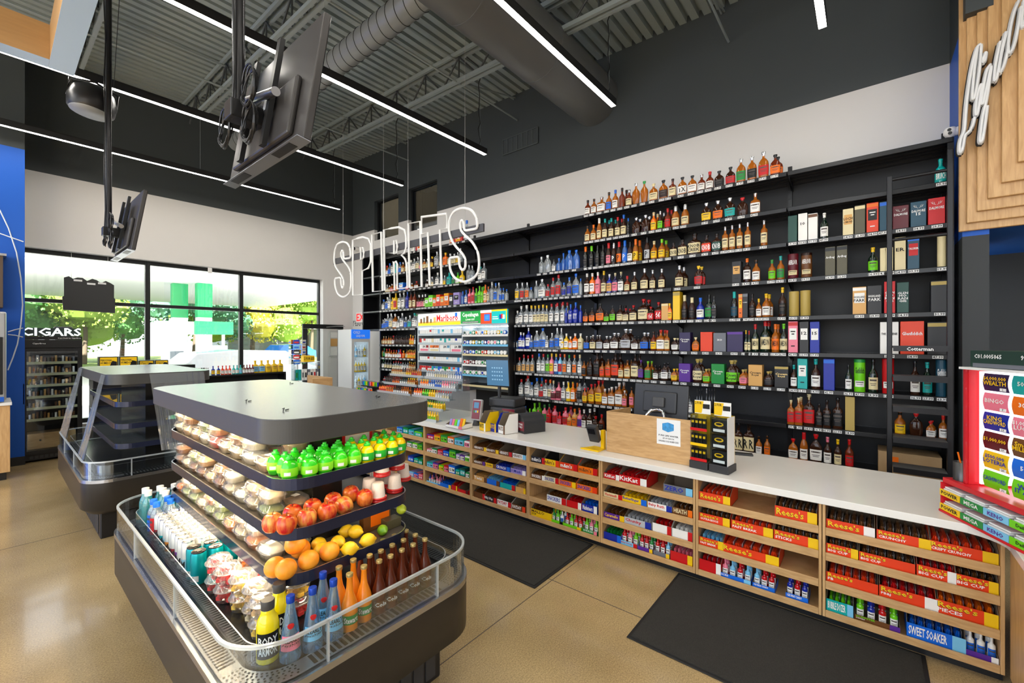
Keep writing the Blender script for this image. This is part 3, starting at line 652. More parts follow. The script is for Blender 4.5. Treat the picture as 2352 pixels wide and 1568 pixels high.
row(4, *D_, "62 68 262 w D k C; 140 72 235 w D k C; 228 86 230 r N w b; 320 92 262 r G g k; 375 66 240 f k k k; 588 74 282 w k q t; 655 42 255 B o y T; 705 56 262 B K n X BUSHMILLS; 778 78 255 r D k k; 848 62 200 r A w y; 925 92 252 r A w y+; 1097 88 312 r D k y; 1218 112 265 C V n V; 1338 114 272 C V n V; 1910 148 290 B T w w HIGHLAND|PARK; 2068 155 300 B K n K HIGHLAND|PARK")
row(4, *E_, "896 88 250 B r n r GLEN|MO|RAN|GIE; 998 96 240 B Q n Q GLEN|MO|RAN|GIE; 1280 135 245 B K n V")
row(5, *C_A, "35 42 132 v b w w; 85 50 185 v N w w; 122 34 180 v N w w; 170 58 242 v N w s; 208 44 150 v c b s; 268 64 205 h c b s; 335 72 235 h c b b; 385 40 150 v c w s; 437 54 182 v c b s; 495 58 242 v c b s; 545 46 240 v c w s; 552 42 132 v y w w; 600 50 178 v y w w; 648 42 145 v o w w; 697 56 182 v o w w; 758 58 182 v C C w; 830 58 152 s D b s+; 900 62 165 s D C s+; 975 68 165 s D s s; 1055 74 155 f D w s+; 1140 92 192 f D w s+; 1265 118 240 f D s s+; 1370 80 158 f D w k+; 1478 94 202 f D b s+; 1580 70 218 r R y k+; 1660 88 235 s A w r+; 1735 56 230 s A C r; 1820 78 145 f D w C+")
row(5, *D_, "73 118 198 B P n P Crown|Royal; 182 78 148 f A o C; 300 128 205 B O n O; 440 136 198 B X n X XO; 600 172 215 B P n p; 715 34 230 r G C y; 748 30 225 r G C r; 810 78 295 r G C r JAMESON; 915 112 338 r G C r+ JAMESON; 1022 86 300 r A o o+ JAMESON; 1110 88 305 r G C l JAMESON; 1212 102 330 B i w r; 1328 98 330 B K w K 12; 1440 102 330 B N w N 15")
row(5, *E_, "893 148 250 B w n w THE BALVENIE; 1070 190 258 B O n O Glenfiddich; 1265 160 255 B K n V")
row(6, *F_, "38 42 178 r c T r; 82 40 178 r c T r; 133 46 215 r c T r; 185 46 210 r c T r; 238 48 222 r c T r; 318 54 240 v c w b; 372 52 238 v c w r; 427 50 236 v c l g; 475 50 250 v i y y; 530 50 250 v b w y; 580 50 252 v B r r; 633 52 252 v c o o; 690 52 245 v c w g; 755 52 250 v c o o; 820 54 255 v c w C; 875 50 185 s A k k+; 948 64 225 s D k k; 1030 74 305 s D k k+; 1097 56 190 s A O k+; 1170 66 225 s A O k+; 1253 88 305 s D O k+; 1328 60 185 s A C k+; 1405 70 228 s A C k+; 1495 88 305 s D C k+; 1572 64 232 s D p p; 1655 74 222 s A g l+; 1750 70 178 r D w k+; 1860 92 215 f D w k+; 1980 78 150 f A y y+")
row(6, *D_, "70 122 192 B p n p Crown|Royal; 200 104 248 f D C V+ Crown|Royal; 295 78 148 f A l V+; 420 140 208 B g n g Crown|Royal; 560 120 255 f D l V+ Crown|Royal; 683 86 165 f A i V+; 815 150 222 B T n T Crown|Royal; 948 90 160 f D K V+; 1090 150 225 B K n V Crown|Royal; 1218 72 245 r D w t; 1310 105 315 B t w t; 1448 106 320 r D w t; 1590 120 330 B N n b; 1795 76 280 r G w k; 1912 126 345 C l w g Glenfiddich; 2055 112 352 r G C k")
row(6, *E_, "885 98 272 C r w r; 1095 84 265 r D w k; 1190 84 262 r G t t; 1300 92 288 C q n q Glenfiddich")
row(7, *F_, "98 58 205 v c w r+; 175 68 265 v c w r; 228 54 182 v c w b; 290 60 240 v c w b+; 345 58 172 v c r r; 400 58 232 v c w r+; 455 56 232 v c C o; 497 48 230 v c w C; 500 62 160 s i m k; 562 58 225 s i m k; 620 54 228 v c w w+; 680 54 228 v y w y+; 737 54 222 v o w o+; 815 68 275 v c k k+; 885 58 180 f A y r+; 965 72 235 f A y r+; 1052 86 288 f A y r+; 1130 64 195 s A w w+; 1210 76 225 s A w w+; 1300 86 288 s A w w+; 1372 54 200 s A i w; 1455 60 250 v A i k")
row(7, *D_, "108 78 190 s c w k; 200 26 270 r k n k; 225 24 270 r k n k; 250 24 275 r k n k; 300 26 285 r k n s; 330 24 285 r k n k; 356 24 290 r k n k; 384 24 295 r k n k")
row(7, *E_, "128 58 188 s A r C; 188 64 212 s A r C+; 268 86 248 s D r C; 347 54 182 s D k k; 408 64 218 s D k k; 492 82 242 s D k k; 588 76 262 B V n V; 978 92 192 r A y k; 1103 108 188 f D n r; 1215 76 135 f A w r+; 1315 78 192 r A w r")
row(8, *F_, "95 40 150 v b n b; 150 48 170 v c b b; 205 46 150 v l g l; 262 56 225 v l g l+; 310 42 180 v i r l; 385 56 225 v i g g+; 440 54 185 v r r r+; 512 62 230 v i r r; 572 50 165 v r i r+; 640 72 230 v i r r+; 692 58 160 v T o o; 755 62 228 v T o o+; 818 58 222 v i p i+; 870 58 235 r D w w; 940 68 255 r D w w+; 1010 78 175 r D w r; 1085 68 210 r R k r")
row(8, 1600, 1.0, "1690 20 66 s D C k R R; 1721 24 70 s D C k R R; 1744 15 44 r A w k; 1763 15 48 r A o k".replace('1690', '97').replace('1721', '121').replace('1744', '144').replace('1763', '163'))
row(8, *E_, "145 78 168 f A w r; 228 66 228 w A w r; 322 100 228 f D w r; 413 66 218 r D w i; 493 64 212 r D C y; 583 72 225 r R r r")
# small bottles in the bay left of the cigarettes
def run(z, rn, spec):
    for tk in spec.split(';'):
        a, b, n, h, shp, g, l, c = tk.split(); a, b, n, h = float(a), float(b), int(n), float(h)
        row(0, *I_, ';'.join('%f %f %f %s %s %s %s' % (a+(b-a)*k/max(n-1,1), (b-a)/max(n-1,1)*.86 if n > 1 else 26, h*(1+.05*math.sin(k*2.1+a)), shp, g, l, c) for k in range(n)), z=z, rn=rn, mini=True)
    for k in range(9): put_tag(6.78+.12*k, z)
run(1.68, 'ninth shelf', "388 440 3 88 f A C C;466 490 2 95 r A C k;515 515 1 100 r R w r;540 690 9 98 r D n k;712 738 2 105 r o y y;765 765 1 110 r c w s")
run(1.41, 'tenth shelf', "385 385 1 105 v o y g;412 412 1 105 v G g g;440 470 2 95 r A w r;495 550 3 85 r A w r;575 575 1 90 r c w b;595 595 1 100 r r w r;630 630 1 80 r o o y;668 680 1 95 r A C k;690 765 5 95 r o y y")
run(1.18, 'eleventh shelf', "378 378 1 110 w c w w;403 403 1 100 r G w g;430 490 3 105 w k C k;520 600 4 90 r c C r;625 680 3 95 r c w k;705 765 4 92 r A C y")
run(.92, 'twelfth shelf', "385 385 1 50 r D n k;420 560 7 50 r c r r")
# ================================================================== sales counter
CXF = 3.26; CT0, CT1 = .755, .80
quartz = mat('white_quartz', (.80,.77,.71), .16, 0, .5, noise=(4,.05)); kick = mat('black_toe_kick', (.015,.016,.018), .35)
divY = [onX(p, CXF)[0] for p in (974, 1081.5, 1212.5, 1379, 1597.5, 1888, 2310)]
edges = [divY[0]+1.53, divY[0]+.765]+divY
ZS = [.585, .432, .258, .078]
def cabinet(y0, y1, where):
    t = empty('counter_cabinet', 'light maple candy shelving cabinet under the counter, %s' % where, 'cabinet', (CXF, y0, 0))
    w = y1-y0; g = .002
    for nm, a, b in (('side_panel', g, .017), ('side_panel', w-.017, w-g)):
        m = MB(); m.bbox(0, .45, a, b, .06, CT0, maplez, .0015); m.build(nm, t)
    m = MB(); m.box(.45, .84, g, w-g, .06, CT0, maplez); m.build('carcass', t)
    for i, z in enumerate(ZS):
        m = MB(); m.box(.012, .449, .018, w-.018, z-.014, z, maple); m.bbox(0, .012, .018, w-.018, z-.026 if i < 3 else .06, z+.022, maple, .0015); m.build('shelf', t)
    m = MB(); m.box(.06, .08, 0, w, 0, .06, kick).box(.06, .9, 0, w, .055, .06, kick); m.build('toe_kick', t)
CW = ['partly hidden behind the food island', 'with gum, behind the cooler island', 'with gum and baby bottle candy', 'with chocolate bars and empty trays', 'with the yellow cup candy box', 'below the wooden till box', 'with two gaps on its shelves', 'at the corner, full of orange boxes']
for i in range(len(edges)-1): cabinet(edges[i+1], edges[i], CW[i])
# leg of the counter that turns towards the camera's right
t = empty('counter_cabinet', 'light maple cabinet on the short leg of the counter, at the right edge', 'cabinet', (0,0,0)); YE = edges[-1]-.012
m = MB(); m.bbox(3.0, CXF-.005, YE-.02, YE-.002, .06, CT0, maplez, .0015).box(1.7, 1.72, YE-.42, YE, .06, CT0, maplez); m.build('side_panel', t)
m = MB(); m.box(1.7, CXF+.82, YE-.46, YE-.42, .06, CT0, maplez); m.build('back_panel', t)
for z in (.62, .44, .26, .078):
    m = MB(); m.box(1.72, 3.2, YE-.42, YE-.02, z-.014, z, maple).box(1.72, 3.2, YE-.02, YE-.008, z-.03, z+.022, maple); m.build('shelf', t)
m = MB(); m.box(1.7, 3.2, YE-.09, YE-.07, 0, .06, kick); m.build('toe_kick', t)
# worktop: one long slab with a rounded inner corner
fx = CXF-.035; fy = YE+.03; r = .16
P = [(4.14, edges[0]+.02), (fx, edges[0]+.02), (fx, fy+r)]+[(fx-r+r*math.cos(math.radians(-a)), fy+r+r*math.sin(math.radians(-a))) for a in (15,30,45,60,75)]+[(fx-r, fy), (1.65, fy), (1.65, fy-.62), (4.14, fy-.62)]
m = MB(); n = len(P)
m.prism(P[::-1], CT0+.0005, CT1, quartz, quartz)
tag(m.build('worktop', merge=True, bevel=.003), 'long white quartz counter top above the candy shelves, curving at the right end', 'counter')
# ------------------------------------------------------------------ candy trays
cards = {}
def card(ch): return mat(pn(ch).replace(' ','_').replace('-','_')+'_carton', pc(ch), .38)
kraft = mat('brown_card_inside', (.20,.15,.10), .8); wrapc = {}
def wrap(ch): return mat(pn(ch).replace(' ','_').replace('-','_')+'_foil_wrapper', pc(ch), .22, .25, .6, coat=.4, noise=(60,.35))
BARM = None
def bar_mesh():
    global BARM
    if BARM: return BARM
    m = MB(); n = 7; vs = []
    prof = [(-.5,.16,1.06), (-.44,.2,1.0), (-.40,.8,.96), (-.2,1,1), (.2,1,1), (.40,.8,.96), (.44,.2,1.0), (.5,.16,1.06)]
    for x, ty, tz in prof:
        for k in range(8):
            w = 2*math.pi*k/8+math.pi/8; vs.append((x, .54*math.cos(w)*ty, .5+.54*math.sin(w)*tz*.92))
    m.add(vs, [(i*8+k, i*8+(k+1) % 8, (i+1)*8+(k+1) % 8, (i+1)*8+k) for i in range(7) for k in range(8)]+[tuple(range(8))[::-1], tuple(range(56,64))], K['paper'])
    m.box(-.25, .25, -.56, -.50, .45, .8, K['white']); BARM = m.mesh('candy_bar'); return BARM
RW = ['top', 'second', 'third', 'bottom']
BNUM = {}
def place_of(row_, bay): k = (row_, bay); BNUM[k] = BNUM.get(k, 0)+1; return BNUM[k]
BAYN = ['leftmost candy cabinet', 'gum cabinet', 'chocolate bar cabinet', 'cabinet left of till', 'cabinet under till', 'half-empty cabinet', 'orange corner cabinet']
def bay_of(Y):
    for i in range(7):
        if Y >= divY[i]: return i
    return 6
def open_box(x, y, z, dep, w, hf, hb, main, accent, text, tcol, label, group, name='candy_display_box', fill=None, nfill=0, fcat='candy', fdesc='candy bar', cat='box', title=.55, short=''):
    m = MB(); t = .0025; c = card(main); a = card(accent)
    m.box(0, dep, -w/2, w/2, 0, .003, kraft); m.box(0, t, -w/2, w/2, 0, hf, c); m.box(dep-t, dep, -w/2, w/2, 0, hb, kraft)
    m.box(-.0006, 0, -w/2, -w/2+w*.22, 0, hf, a)
    for s in (-1, 1):
        y0 = s*w/2; y1 = s*(w/2-t); hh = hf+.25*(hb-hf)
        vs = [(0,y0,0), (dep,y0,0), (dep,y0,hb), (dep*.35,y0,hb), (0,y0,hf)]+[(0,y1,0), (dep,y1,0), (dep,y1,hb), (dep*.35,y1,hb), (0,y1,hf)]
        m.add(vs, [(0,1,2,3,4)], c); m.add(vs, [(5,9,8,7,6), (2,3,8,7), (3,4,9,8)], kraft)
    o = m.build(name, loc=(x, y, z)); tag(o, label, cat, group)
    if text:
        p = MB(); L = text.split('|'); n_ = len(L); ww_ = w*(.66 if n_ < 2 or w > .2 else .72)
        for i, s_ in enumerate(L):
            lz = .024; z0_ = (lz+(hf-lz)*.12 if n_ < 2 else lz+(hf-lz)*.46) if i == 0 else lz+(hf-lz)*.08; h_ = (hf-lz)*((.72 if n_ < 2 else .48) if i == 0 else .30); tc2 = tcol if i == 0 else 'w' if main not in 'wyCTs' else 'k'
            v_, f_, asp_ = text_geo(s_); wv = min(ww_*(1 if i == 0 else .9), h_*asp_*1.3)
            p.text(s_, (-.0018, w/2-.008, z0_), (0,-1,0), (0,.0,1), wv, h_, mat(pn(tc2).replace(' ','_')+'_print', pc(tc2), .5), fit=False)
            if main == 'O' and i == 0: p.text(s_, (-.0012, w/2-.0065, z0_-.0022), (0,-1,0), (0,0,1), wv, h_, K['ink'], fit=False)
        p.build('printed_name', o)
    if fill and nfill:
        gap = (w-.012)/nfill
        for k in range(nfill):
            hh = min(hb*.92, max(hf*1.22, .05))*(.92+.1*R.random())
            b = link('candy_bar', bar_mesh(), loc=(x+dep*.5+.004, y-w/2+.006+gap*(k+.5), z+.0035), scale=(dep*.86, gap*.84, hh), mats=[wrap(fill)])
            tag(b, '%s candy bar, %s from right in %s' % (pn(fill), ORD[k], short), fcat, 'candy bars in the %s' % short)
    return o
def candy(x0c, sc, spec):
    for tk in spec.split(';'):
        tk = tk.strip()
        if not tk: continue
        p = tk.split(' ', 9); p += ['k']*(9-len(p)); r, a, b, h, ty, mn, ac, fl_, tc = int(p[0]), float(p[1]), float(p[2]), float(p[3]), p[4], p[5], p[6], p[7], p[8]; text = p[9] if len(p) > 9 else None
        X = CXF+.035; ya = onX(x0c+a*sc, X)[0]; yb2 = onX(x0c+b*sc, X)[0]; w = abs(ya-yb2)-.003; y = (ya+yb2)/2; z = ZS[r]+.0005
        bay = bay_of(y); y = min(max(y, divY[bay]+.02+w/2 if bay < 7 else y), (divY[bay-1] if bay else edges[1])-.02-w/2); n = place_of(r, bay)
        where = '%s from left on %s shelf, %s' % (ORD[n-1], RW[r], BAYN[bay]); grp = 'boxes on the %s shelf of the %s' % (RW[r], BAYN[bay])
        if ty == 't':
            open_box(X-.012, y, z, .24, w, h*.62, h, mn, ac, text, tc, '%s open candy tray, %s' % (pn(mn), where), grp, fill=None if fl_ == '-' else fl_, nfill=0 if fl_ == '-' else max(2, min(6, round(w/.034))), short='%s box, %s shelf, %s' % (ORD[n-1], RW[r], BAYN[bay]))
        elif ty == 'g':   # closed little box, e.g. chewing gum
            m = MB(); m.bbox(0, .2, -w/2, w/2, 0, h, card(mn), .002); m.quad((-.0008, w*.45, h*.25), (-.0008, -w*.45, h*.25), (-.0008, -w*.45, h*.8), (-.0008, w*.45, h*.8), card(ac))
            m.quad((.02, w*.42, h+.0008), (.02, -w*.42, h+.0008), (.15, -w*.42, h+.0008), (.15, w*.42, h+.0008), card(ac))
            o = m.build('gum_box', loc=(X-.01, y, z)); tag(o, '%s small gum box, %s' % (pn(mn), where), 'box', grp)
            q = MB(); q.text(text or 'GUM', (-.0016, w*.4, h*.36), (0,-1,0), (0,0,1), w*.8, h*.34, ink_for(ac)); q.build('printed_name', o)
        elif ty == 'v':   # low tray holding upright tubes or bottles
            o = open_box(X-.012, y, z, .16, w, h*.30, h*.34, mn, ac, text, tc, '%s low display tray, %s' % (pn(mn), where), grp)
            k = max(2, round(w/.045)); cols = fl_
            for i in range(k):
                for j in range(2):
                    ch = cols[i % len(cols)]; yy = y-w/2+w*(i+.5)/k; hh = h*(.9+.08*j)
                    bo = bottle((X+.025+.055*j, yy, z+.0035), min(.036, w/k*.8), hh, 'v', ch if ch != 'c' else 'w', 'w' if ch != 'w' else 'b', ch if ch != 'c' else 'w', '%s candy bottle, %s from right, %s row, %s' % (pn(ch), ORD[k-1-i], ['front', 'back'][j], '%s tray, %s' % (ORD[n-1], BAYN[bay])), 'candy bottles in the %s tray on the bottom shelf, %s' % (pn(mn), BAYN[bay]), cat='candy', name='candy_bottle')
J_ = (1860, .2794); K_ = (1370, .2487); L_ = (900, .21259)
candy(*J_, "0 132 535 .115 t O w H y Reese's; 0 547 1000 .115 t O y H y Reese's|CRUNCHY; 0 1006 1585 .12 t O y O y Reese's|CRISPY CRUNCHY; 1 132 398 .12 t O y H y Reese's|BIG CUP; 1 402 868 .115 t O O H y Reese's|BIG CUP; 1 874 1206 .125 t O w r y Reese's|BIG CUP; 1 1212 1580 .125 t O y H y Reese's|BIG CUP; 2 132 562 .12 t O O O y Reese's|PB; 2 568 1058 .13 t O w r y Reese's|PB&J; 2 1063 1590 .14 t O y o y Reese's|PIECES; 3 132 358 .14 t t B l w BUBBLE DOZER; 3 366 745 .15 v H p lrN l DUMPSTER|DIPPERS; 3 792 1284 .15 t b B b w SWEET SOAKER; 3 1292 1568 .15 v p w ww y")
candy(*K_, "0 948 1235 .12 t O y O y Reese's; 0 1648 2042 .14 t O y H y Reese's; 1 942 1225 .12 t O y H y Reese's|OUTRAGEOUS; 1 1247 1635 .125 t O y O y Reese's|FAST BREAK; 1 1650 2066 .13 t O y H y Reese's|STICKS; 2 932 1156 .12 t O y B y Reese's|FAST BREAK; 2 1162 1690 .12 t O y O y Reese's; 3 932 1132 .15 t r w r w; 3 1147 1430 .14 v b B BrBi w ICEE; 3 1442 1650 .14 v b b rrB w SQUEEZE CANDY; 3 1747 1958 .15 v b b NrN w ICEE SPRAY CANDY")
candy(*K_, "0 62 206 .10 t r w r w KitKat; 0 212 470 .12 t r w r w KitKat; 0 622 893 .12 t X B - N ZERO; 1 62 235 .09 t C r H r Whatchamacallit; 1 240 470 .10 t y b y N Butterfinger; 1 477 702 .10 t w N s r Baby Ruth; 1 707 892 .11 t H o H C HEATH; 2 66 256 .10 t p y H y Caramello; 2 262 512 .11 t s N s r Chunky; 2 522 698 .13 t w r r r; 2 703 892 .13 t w r w r; 3 55 215 .12 t N b g w; 3 222 382 .16 v B r lirr r Juicy Drop; 3 387 524 .15 v p y grr y; 3 530 680 .16 v X y Brr y; 3 686 893 .14 t r y i w")
candy(*L_, "0 1486 1638 .12 t K r - w m&m's; 0 1643 1816 .12 t y O - H m&m's; 0 1821 2012 .12 t O r - w m&m's; 0 2020 2228 .12 t o r H H m&m's; 1 1492 1645 .10 t H w H w SNICKERS; 1 1650 1810 .11 t C r H N SNICKERS; 1 1815 1996 .11 t o y H N SNICKERS; 1 2003 2225 .11 t o O H N SNICKERS; 2 1682 1890 .12 t w r H N SNICKERS; 2 1896 2055 .12 t r w r w; 2 2060 2226 .13 t N w b w Musketeers; 3 1480 1702 .13 t y y H H MALLO|CUP; 3 1710 1852 .13 v l k wlg k; 3 1858 2052 .13 v l y rrl k; 3 2066 2224 .15 v g i li w SOUR FLUSH")
candy(*L_, "0 876 1018 .09 t H y H w HERSHEY'S; 0 1022 1163 .09 t H y H w HERSHEY'S; 0 1168 1306 .10 t H r - w HERSHEY'S; 0 1312 1456 .10 t w B - H HERSHEY'S; 1 874 1000 .09 t H p H w HERSHEY'S; 1 1005 1128 .09 t y H - H Mr. Goodbar; 1 1133 1286 .10 t N b N w CRUNCH; 1 1291 1456 .10 t L w L N 3 Musk; 2 874 1018 .11 t T H T w Twix; 2 1023 1172 .11 t b H B w; 2 1178 1340 .11 t t r b w; 2 1345 1455 .11 t T y T w; 3 874 998 .12 t H r H w; 3 1003 1140 .11 t K r H w Milky Way; 3 1146 1298 .11 t w r - r PAYDAY; 3 1304 1452 .11 t H O - w PAYDAY")
candy(*L_, "0 380 460 .07 g p r k ICE; 0 463 530 .08 g o y k ICE; 0 534 604 .09 g g l k ICE; 0 608 678 .09 g o w k ICE; 0 682 784 .09 g t B k 5; 0 788 846 .08 g w i k; 1 374 436 .05 g i w k; 1 440 496 .07 g g w k; 1 500 556 .07 g r i k; 1 560 622 .07 g b N k; 1 626 696 .10 g g l k MENTOS; 1 700 740 .07 g L w k; 1 744 790 .07 g p w k; 1 794 846 .07 g w l k; 2 376 444 .07 g t B k; 2 448 508 .08 g p i k; 2 512 564 .07 g l y k; 2 568 616 .08 g r i k; 2 620 690 .10 g b w k; 2 694 738 .07 g t g k; 2 742 798 .10 g Q t k; 2 802 846 .07 g g w k; 3 368 524 .10 v B b Niiki w; 3 530 648 .09 t b y b w; 3 653 716 .11 t r y r w; 3 720 832 .08 t r m - w")
candy(*L_, "0 60 122 .08 g b B k; 0 126 182 .09 g g t k; 0 186 246 .08 g t B k TRIDENT; 0 250 334 .07 g l t k; 1 170 224 .08 g g w k; 1 228 284 .08 g l w k; 1 288 336 .08 g g l k; 2 180 240 .08 g N b k; 2 244 290 .07 g t g k; 2 293 336 .07 g g t k; 3 190 240 .07 g B L k; 3 244 290 .07 g b i k; 3 293 338 .07 g i r k")
# fewer, bigger toys and a few boxes on the short leg
for i, (x, z, ch, ac) in enumerate(((2.88, .6205, 't', 'w'), (2.80, .4405, 'w', 'p'), (2.84, .2605, 'L', 'w'))):
    m = MB(); m.bbox(x-.13, x+.13, YE-.3, YE-.03, z, z+.10, card(ch), .003); m.quad((x+.1, YE-.029, z+.02), (x-.1, YE-.029, z+.02), (x-.1, YE-.029, z+.08), (x+.1, YE-.029, z+.08), card(ac))
    tag(m.build('candy_box'), '%s carton on %s shelf of the short counter leg, right edge' % (pn(ch), RW[i]), 'box', None)
# ================================================================== refrigerated food islands
acr = clear('clear_acrylic', (.93,.96,.97), .04, .03, .6); acre = clear('acrylic_edge', (.88,.92,.94), .22, .15, .7, frost=.28)
tubm = mat('bronze_grey_case', (.036,.032,.028), .38, .4, noise=(2,.05)); slabm = mat('dark_grey_laminate', (.15,.155,.15), .25, .1, 1.0)
grillm = mat('black_air_grille', (.035,.035,.037), .35, .5); rimm = mat('steel_rim', (.42,.42,.43), .22, .9); bump_ = mat('blue_black_tray_rim', (.022,.026,.055), .22, .3)
ledw = mat('warm_case_led', (1,1,1), .5, emit=(1,.80,.52), es=34); ledf = mat('warm_case_led_front', (1,1,1), .5, emit=(1,.84,.6), es=14)
shelfg = mat('tray_liner', (.10,.085,.07), .3)
RIM = (1.184, .98, .796); DECK = .56
def island(dy, stocked, label):
    t = empty('food_island', label, 'display case', (0, dy, 0))
    m = MB(); P = rrect(.66, 1.464, 1.686, 3.63, .15, 22); m.prism(P, 1.352, 1.45, slabm, mat('matte_slab_edge', (.058,.057,.054), .42)); m.build('canopy_top', t, merge=True, bevel=.004)
    for i, zr in enumerate(RIM):
        m = MB(); P = rrect(.735, 1.392, 1.785, 3.53, .13, 9)
        m.prism(rrect(.738, 1.389, 1.788, 3.527, .13, 9), zr-.028, zr-.020, shelfg if stocked else clear('glass_shelf', (.75,.82,.85), .22, .02, .8, frost=.05), K['black'])
        s_ = m.build('shelf_tray', t)
        m = MB(); m.wall_loop(P, zr-.046, zr+.002, .006, bump_, top=rimm); m.build('rim_band', s_)
        if stocked:
            m = MB(); m.box(.75, .765, 1.95, 3.40, zr-.036, zr-.030, ledw).box(.85, 1.30, 1.80, 1.812, zr-.036, zr-.030, ledf); m.build('led_strip', s_)
    if stocked:
        m = MB(); m.box(.70, .72, 1.85, 3.50, 1.343, 1.350, ledw).box(.82, 1.34, 1.74, 1.755, 1.344, 1.350, ledf); m.build('led_strip', t)
    m = MB(); m.box(.99, 1.14, 2.06, 3.30, DECK, 1.352, mat('smoked_mirror_core', (.02,.018,.016), .12, .3, .6)); m.box(.985, 1.145, 2.055, 2.065, DECK, 1.352, rimm) if 0 else None; m.build('core_column', t)
    m = MB(); P = rrect(.56, 1.565, 1.61, 3.745, .13, 9); m.prism(P, DECK-.01, DECK, mat('black_case_deck', (.015,.015,.016), .2)); m.build('deck', t)
    # air grille around the deck: perforated ring
    m = MB()
    A = rrect(.512, 1.612, 1.558, 3.795, .20, 12); B = rrect(.585, 1.54, 1.632, 3.72, .14, 12); n = len(A)
    m.add([(x, y, DECK+.004) for x, y in A]+[(x, y, DECK+.004) for x, y in B], [(i, (i+1) % n, n+(i+1) % n, n+i) for i in range(n)], mat('steel_grille_plate', (.30,.30,.31), .28, .8))
    hole = mat('grille_slot', (.004,.004,.004), .6); z = DECK+.0055
    y = 1.80
    while y < 3.58: m.box(.522, .578, y, y+.008, z-.001, z, hole).box(1.547, 1.605, y, y+.008, z-.001, z, hole); y += .020
    x = .76
    while x < 1.38: m.box(x, x+.014, 1.568, 1.624, z-.001, z, hole); x += .024
    for cx, cy, a0 in ((.712, 1.758, 180), (1.412, 1.758, 270), (.712, 3.595, 90), (1.412, 3.595, 0)):
        for ri in range(5):
            rr = .135+.013*ri
            for k in range(13):
                w = math.radians(a0+3+84*k/12+(2*ri % 4)); q = (cx+rr*math.cos(w), cy+rr*math.sin(w))
                m.add([(q[0]+.0045*math.cos(j), q[1]+.0045*math.sin(j), z) for j in (0, 1.05, 2.1, 3.14, 4.19, 5.24)], [(0,1,2,3,4,5)], hole)
    m.build('air_grille', t)
    P = rrect(.495, 1.632, 1.54, 3.815, .21, 12); n = len(P)
    m = MB(); PI_ = rrect(.55, 1.58, 1.60, 3.76, .18, 12)
    m.add([(x, y, .535) for x, y in P]+[(x, y, .30) for x, y in P]+[(x, y, .245) for x, y in PI_], [(i, n+i, n+(i+1) % n, (i+1) % n) for i in range(n)]+[(n+i, 2*n+i, 2*n+(i+1) % n, n+(i+1) % n) for i in range(n)]+[tuple(range(2*n, 3*n))[::-1]], tubm, True)
    m.build('tub_casing', t)
    m = MB(); m.wall_loop(rrect(.492, 1.635, 1.537, 3.818, .215, 12), .530, .556, .022, rimm); m.build('tub_rim', t)
    m = MB(); m.wall_loop(rrect(.505, 1.622, 1.55, 3.805, .205, 12), .556, .712, .007, acr, top=acre)
    m.build('acrylic_guard', t)
    m = MB(); m.wall_loop(rrect(.503, 1.624, 1.548, 3.807, .207, 12), .702, .713, .011, acre)
    for q in ((.503, 2.3), (.503, 3.1)): m.box(q[0], q[0]+.01, q[1], q[1]+.008, .556, .712, acre)
    for q in (.80, 1.33): m.box(q, q+.008, 1.548, 1.558, .556, .712, acre)
    m.build('guard_edge', t)
    m = MB(); m.wall_loop(rrect(.592, 1.533, 1.638, 3.715, .13, 9), DECK, .655, .004, acr, top=acre); m.build('product_fence', t)
    m = MB(); m.bbox(.62, 1.50, 1.72, 3.64, 0, .26, K['black'], .01)
    for k in range(9): m.box(.80+.075*k, .86+.075*k, 1.715, 1.72, .03, .20, mat('vent_grey', (.04,.04,.042), .5))
    for k in range(22): m.box(.615, .62, 1.80+.08*k, 1.86+.08*k, .03, .20, mat('vent_grey'))
    m.build('pedestal', t)
    return t
t1 = island(0, True, 'stocked food island cooler with lit trays of fruit, meals and drinks, in front')
for x, y in ((.80,1.93), (.80,2.35), (1.30,2.0), (1.33,3.1)):
    m = MB(); m.tube([(x, y, 1.4505), (x+.006, y+.004, 1.462), (x, y+.01, 1.458)], .0022, K['black'], 5).tube([(x+.01, y+.004, 1.453), (x+.026, y+.008, 1.454)], .0025, K['black'], 5)
    m.build('light_wire_clip', t1)
t2 = island(3.5, False, 'empty food island cooler with clear shelves and gathered plastic curtain, further back')
# plastic night curtains on the empty island
film = clear('plastic_curtain', (.80,.86,.90), .10, .12, .7, frost=.10)
def curtain(p0, p1, q0, q1, n, amp, name='plastic_curtain'):
    """pleated clear sheet hanging from p0-p1 down to q0-q1"""
    m = MB(); p0, p1, q0, q1 = map(Vector, (p0, p1, q0, q1)); vs = []; rows_ = 7
    nrm = ((p1-p0).cross(q0-p0)).normalized()
    for j in range(rows_+1):
        f = j/rows_
        for i in range(n+1):
            g = i/n; a = p0.lerp(p1, g); b = q0.lerp(q1, g); v = a.lerp(b, f)+nrm*amp*(math.sin(i*1.9+j*.25)+.4*math.sin(i*4.3+j))*(.3+.7*f); vs.append(v)
    m.add(vs, [(j*(n+1)+i, j*(n+1)+i+1, (j+1)*(n+1)+i+1, (j+1)*(n+1)+i) for j in range(rows_) for i in range(n)], film, True)
    return m.build(name)
D2 = 3.5
c1 = curtain((.652, 1.72+D2, 1.445), (.652, 1.95+D2, 1.445), (.515, 1.68+D2, .72), (.515, 2.05+D2, .72), 26, .006)
c2 = curtain((.652, 3.2+D2, 1.445), (.652, 3.5+D2, 1.445), (.515, 3.0+D2, .72), (.515, 3.6+D2, .72), 20, .008)
c3 = curtain((.95, 1.678+D2, 1.442), (1.38, 1.678+D2, 1.442), (1.02, 1.57+D2, .73), (1.42, 1.57+D2, .73), 30, .004)
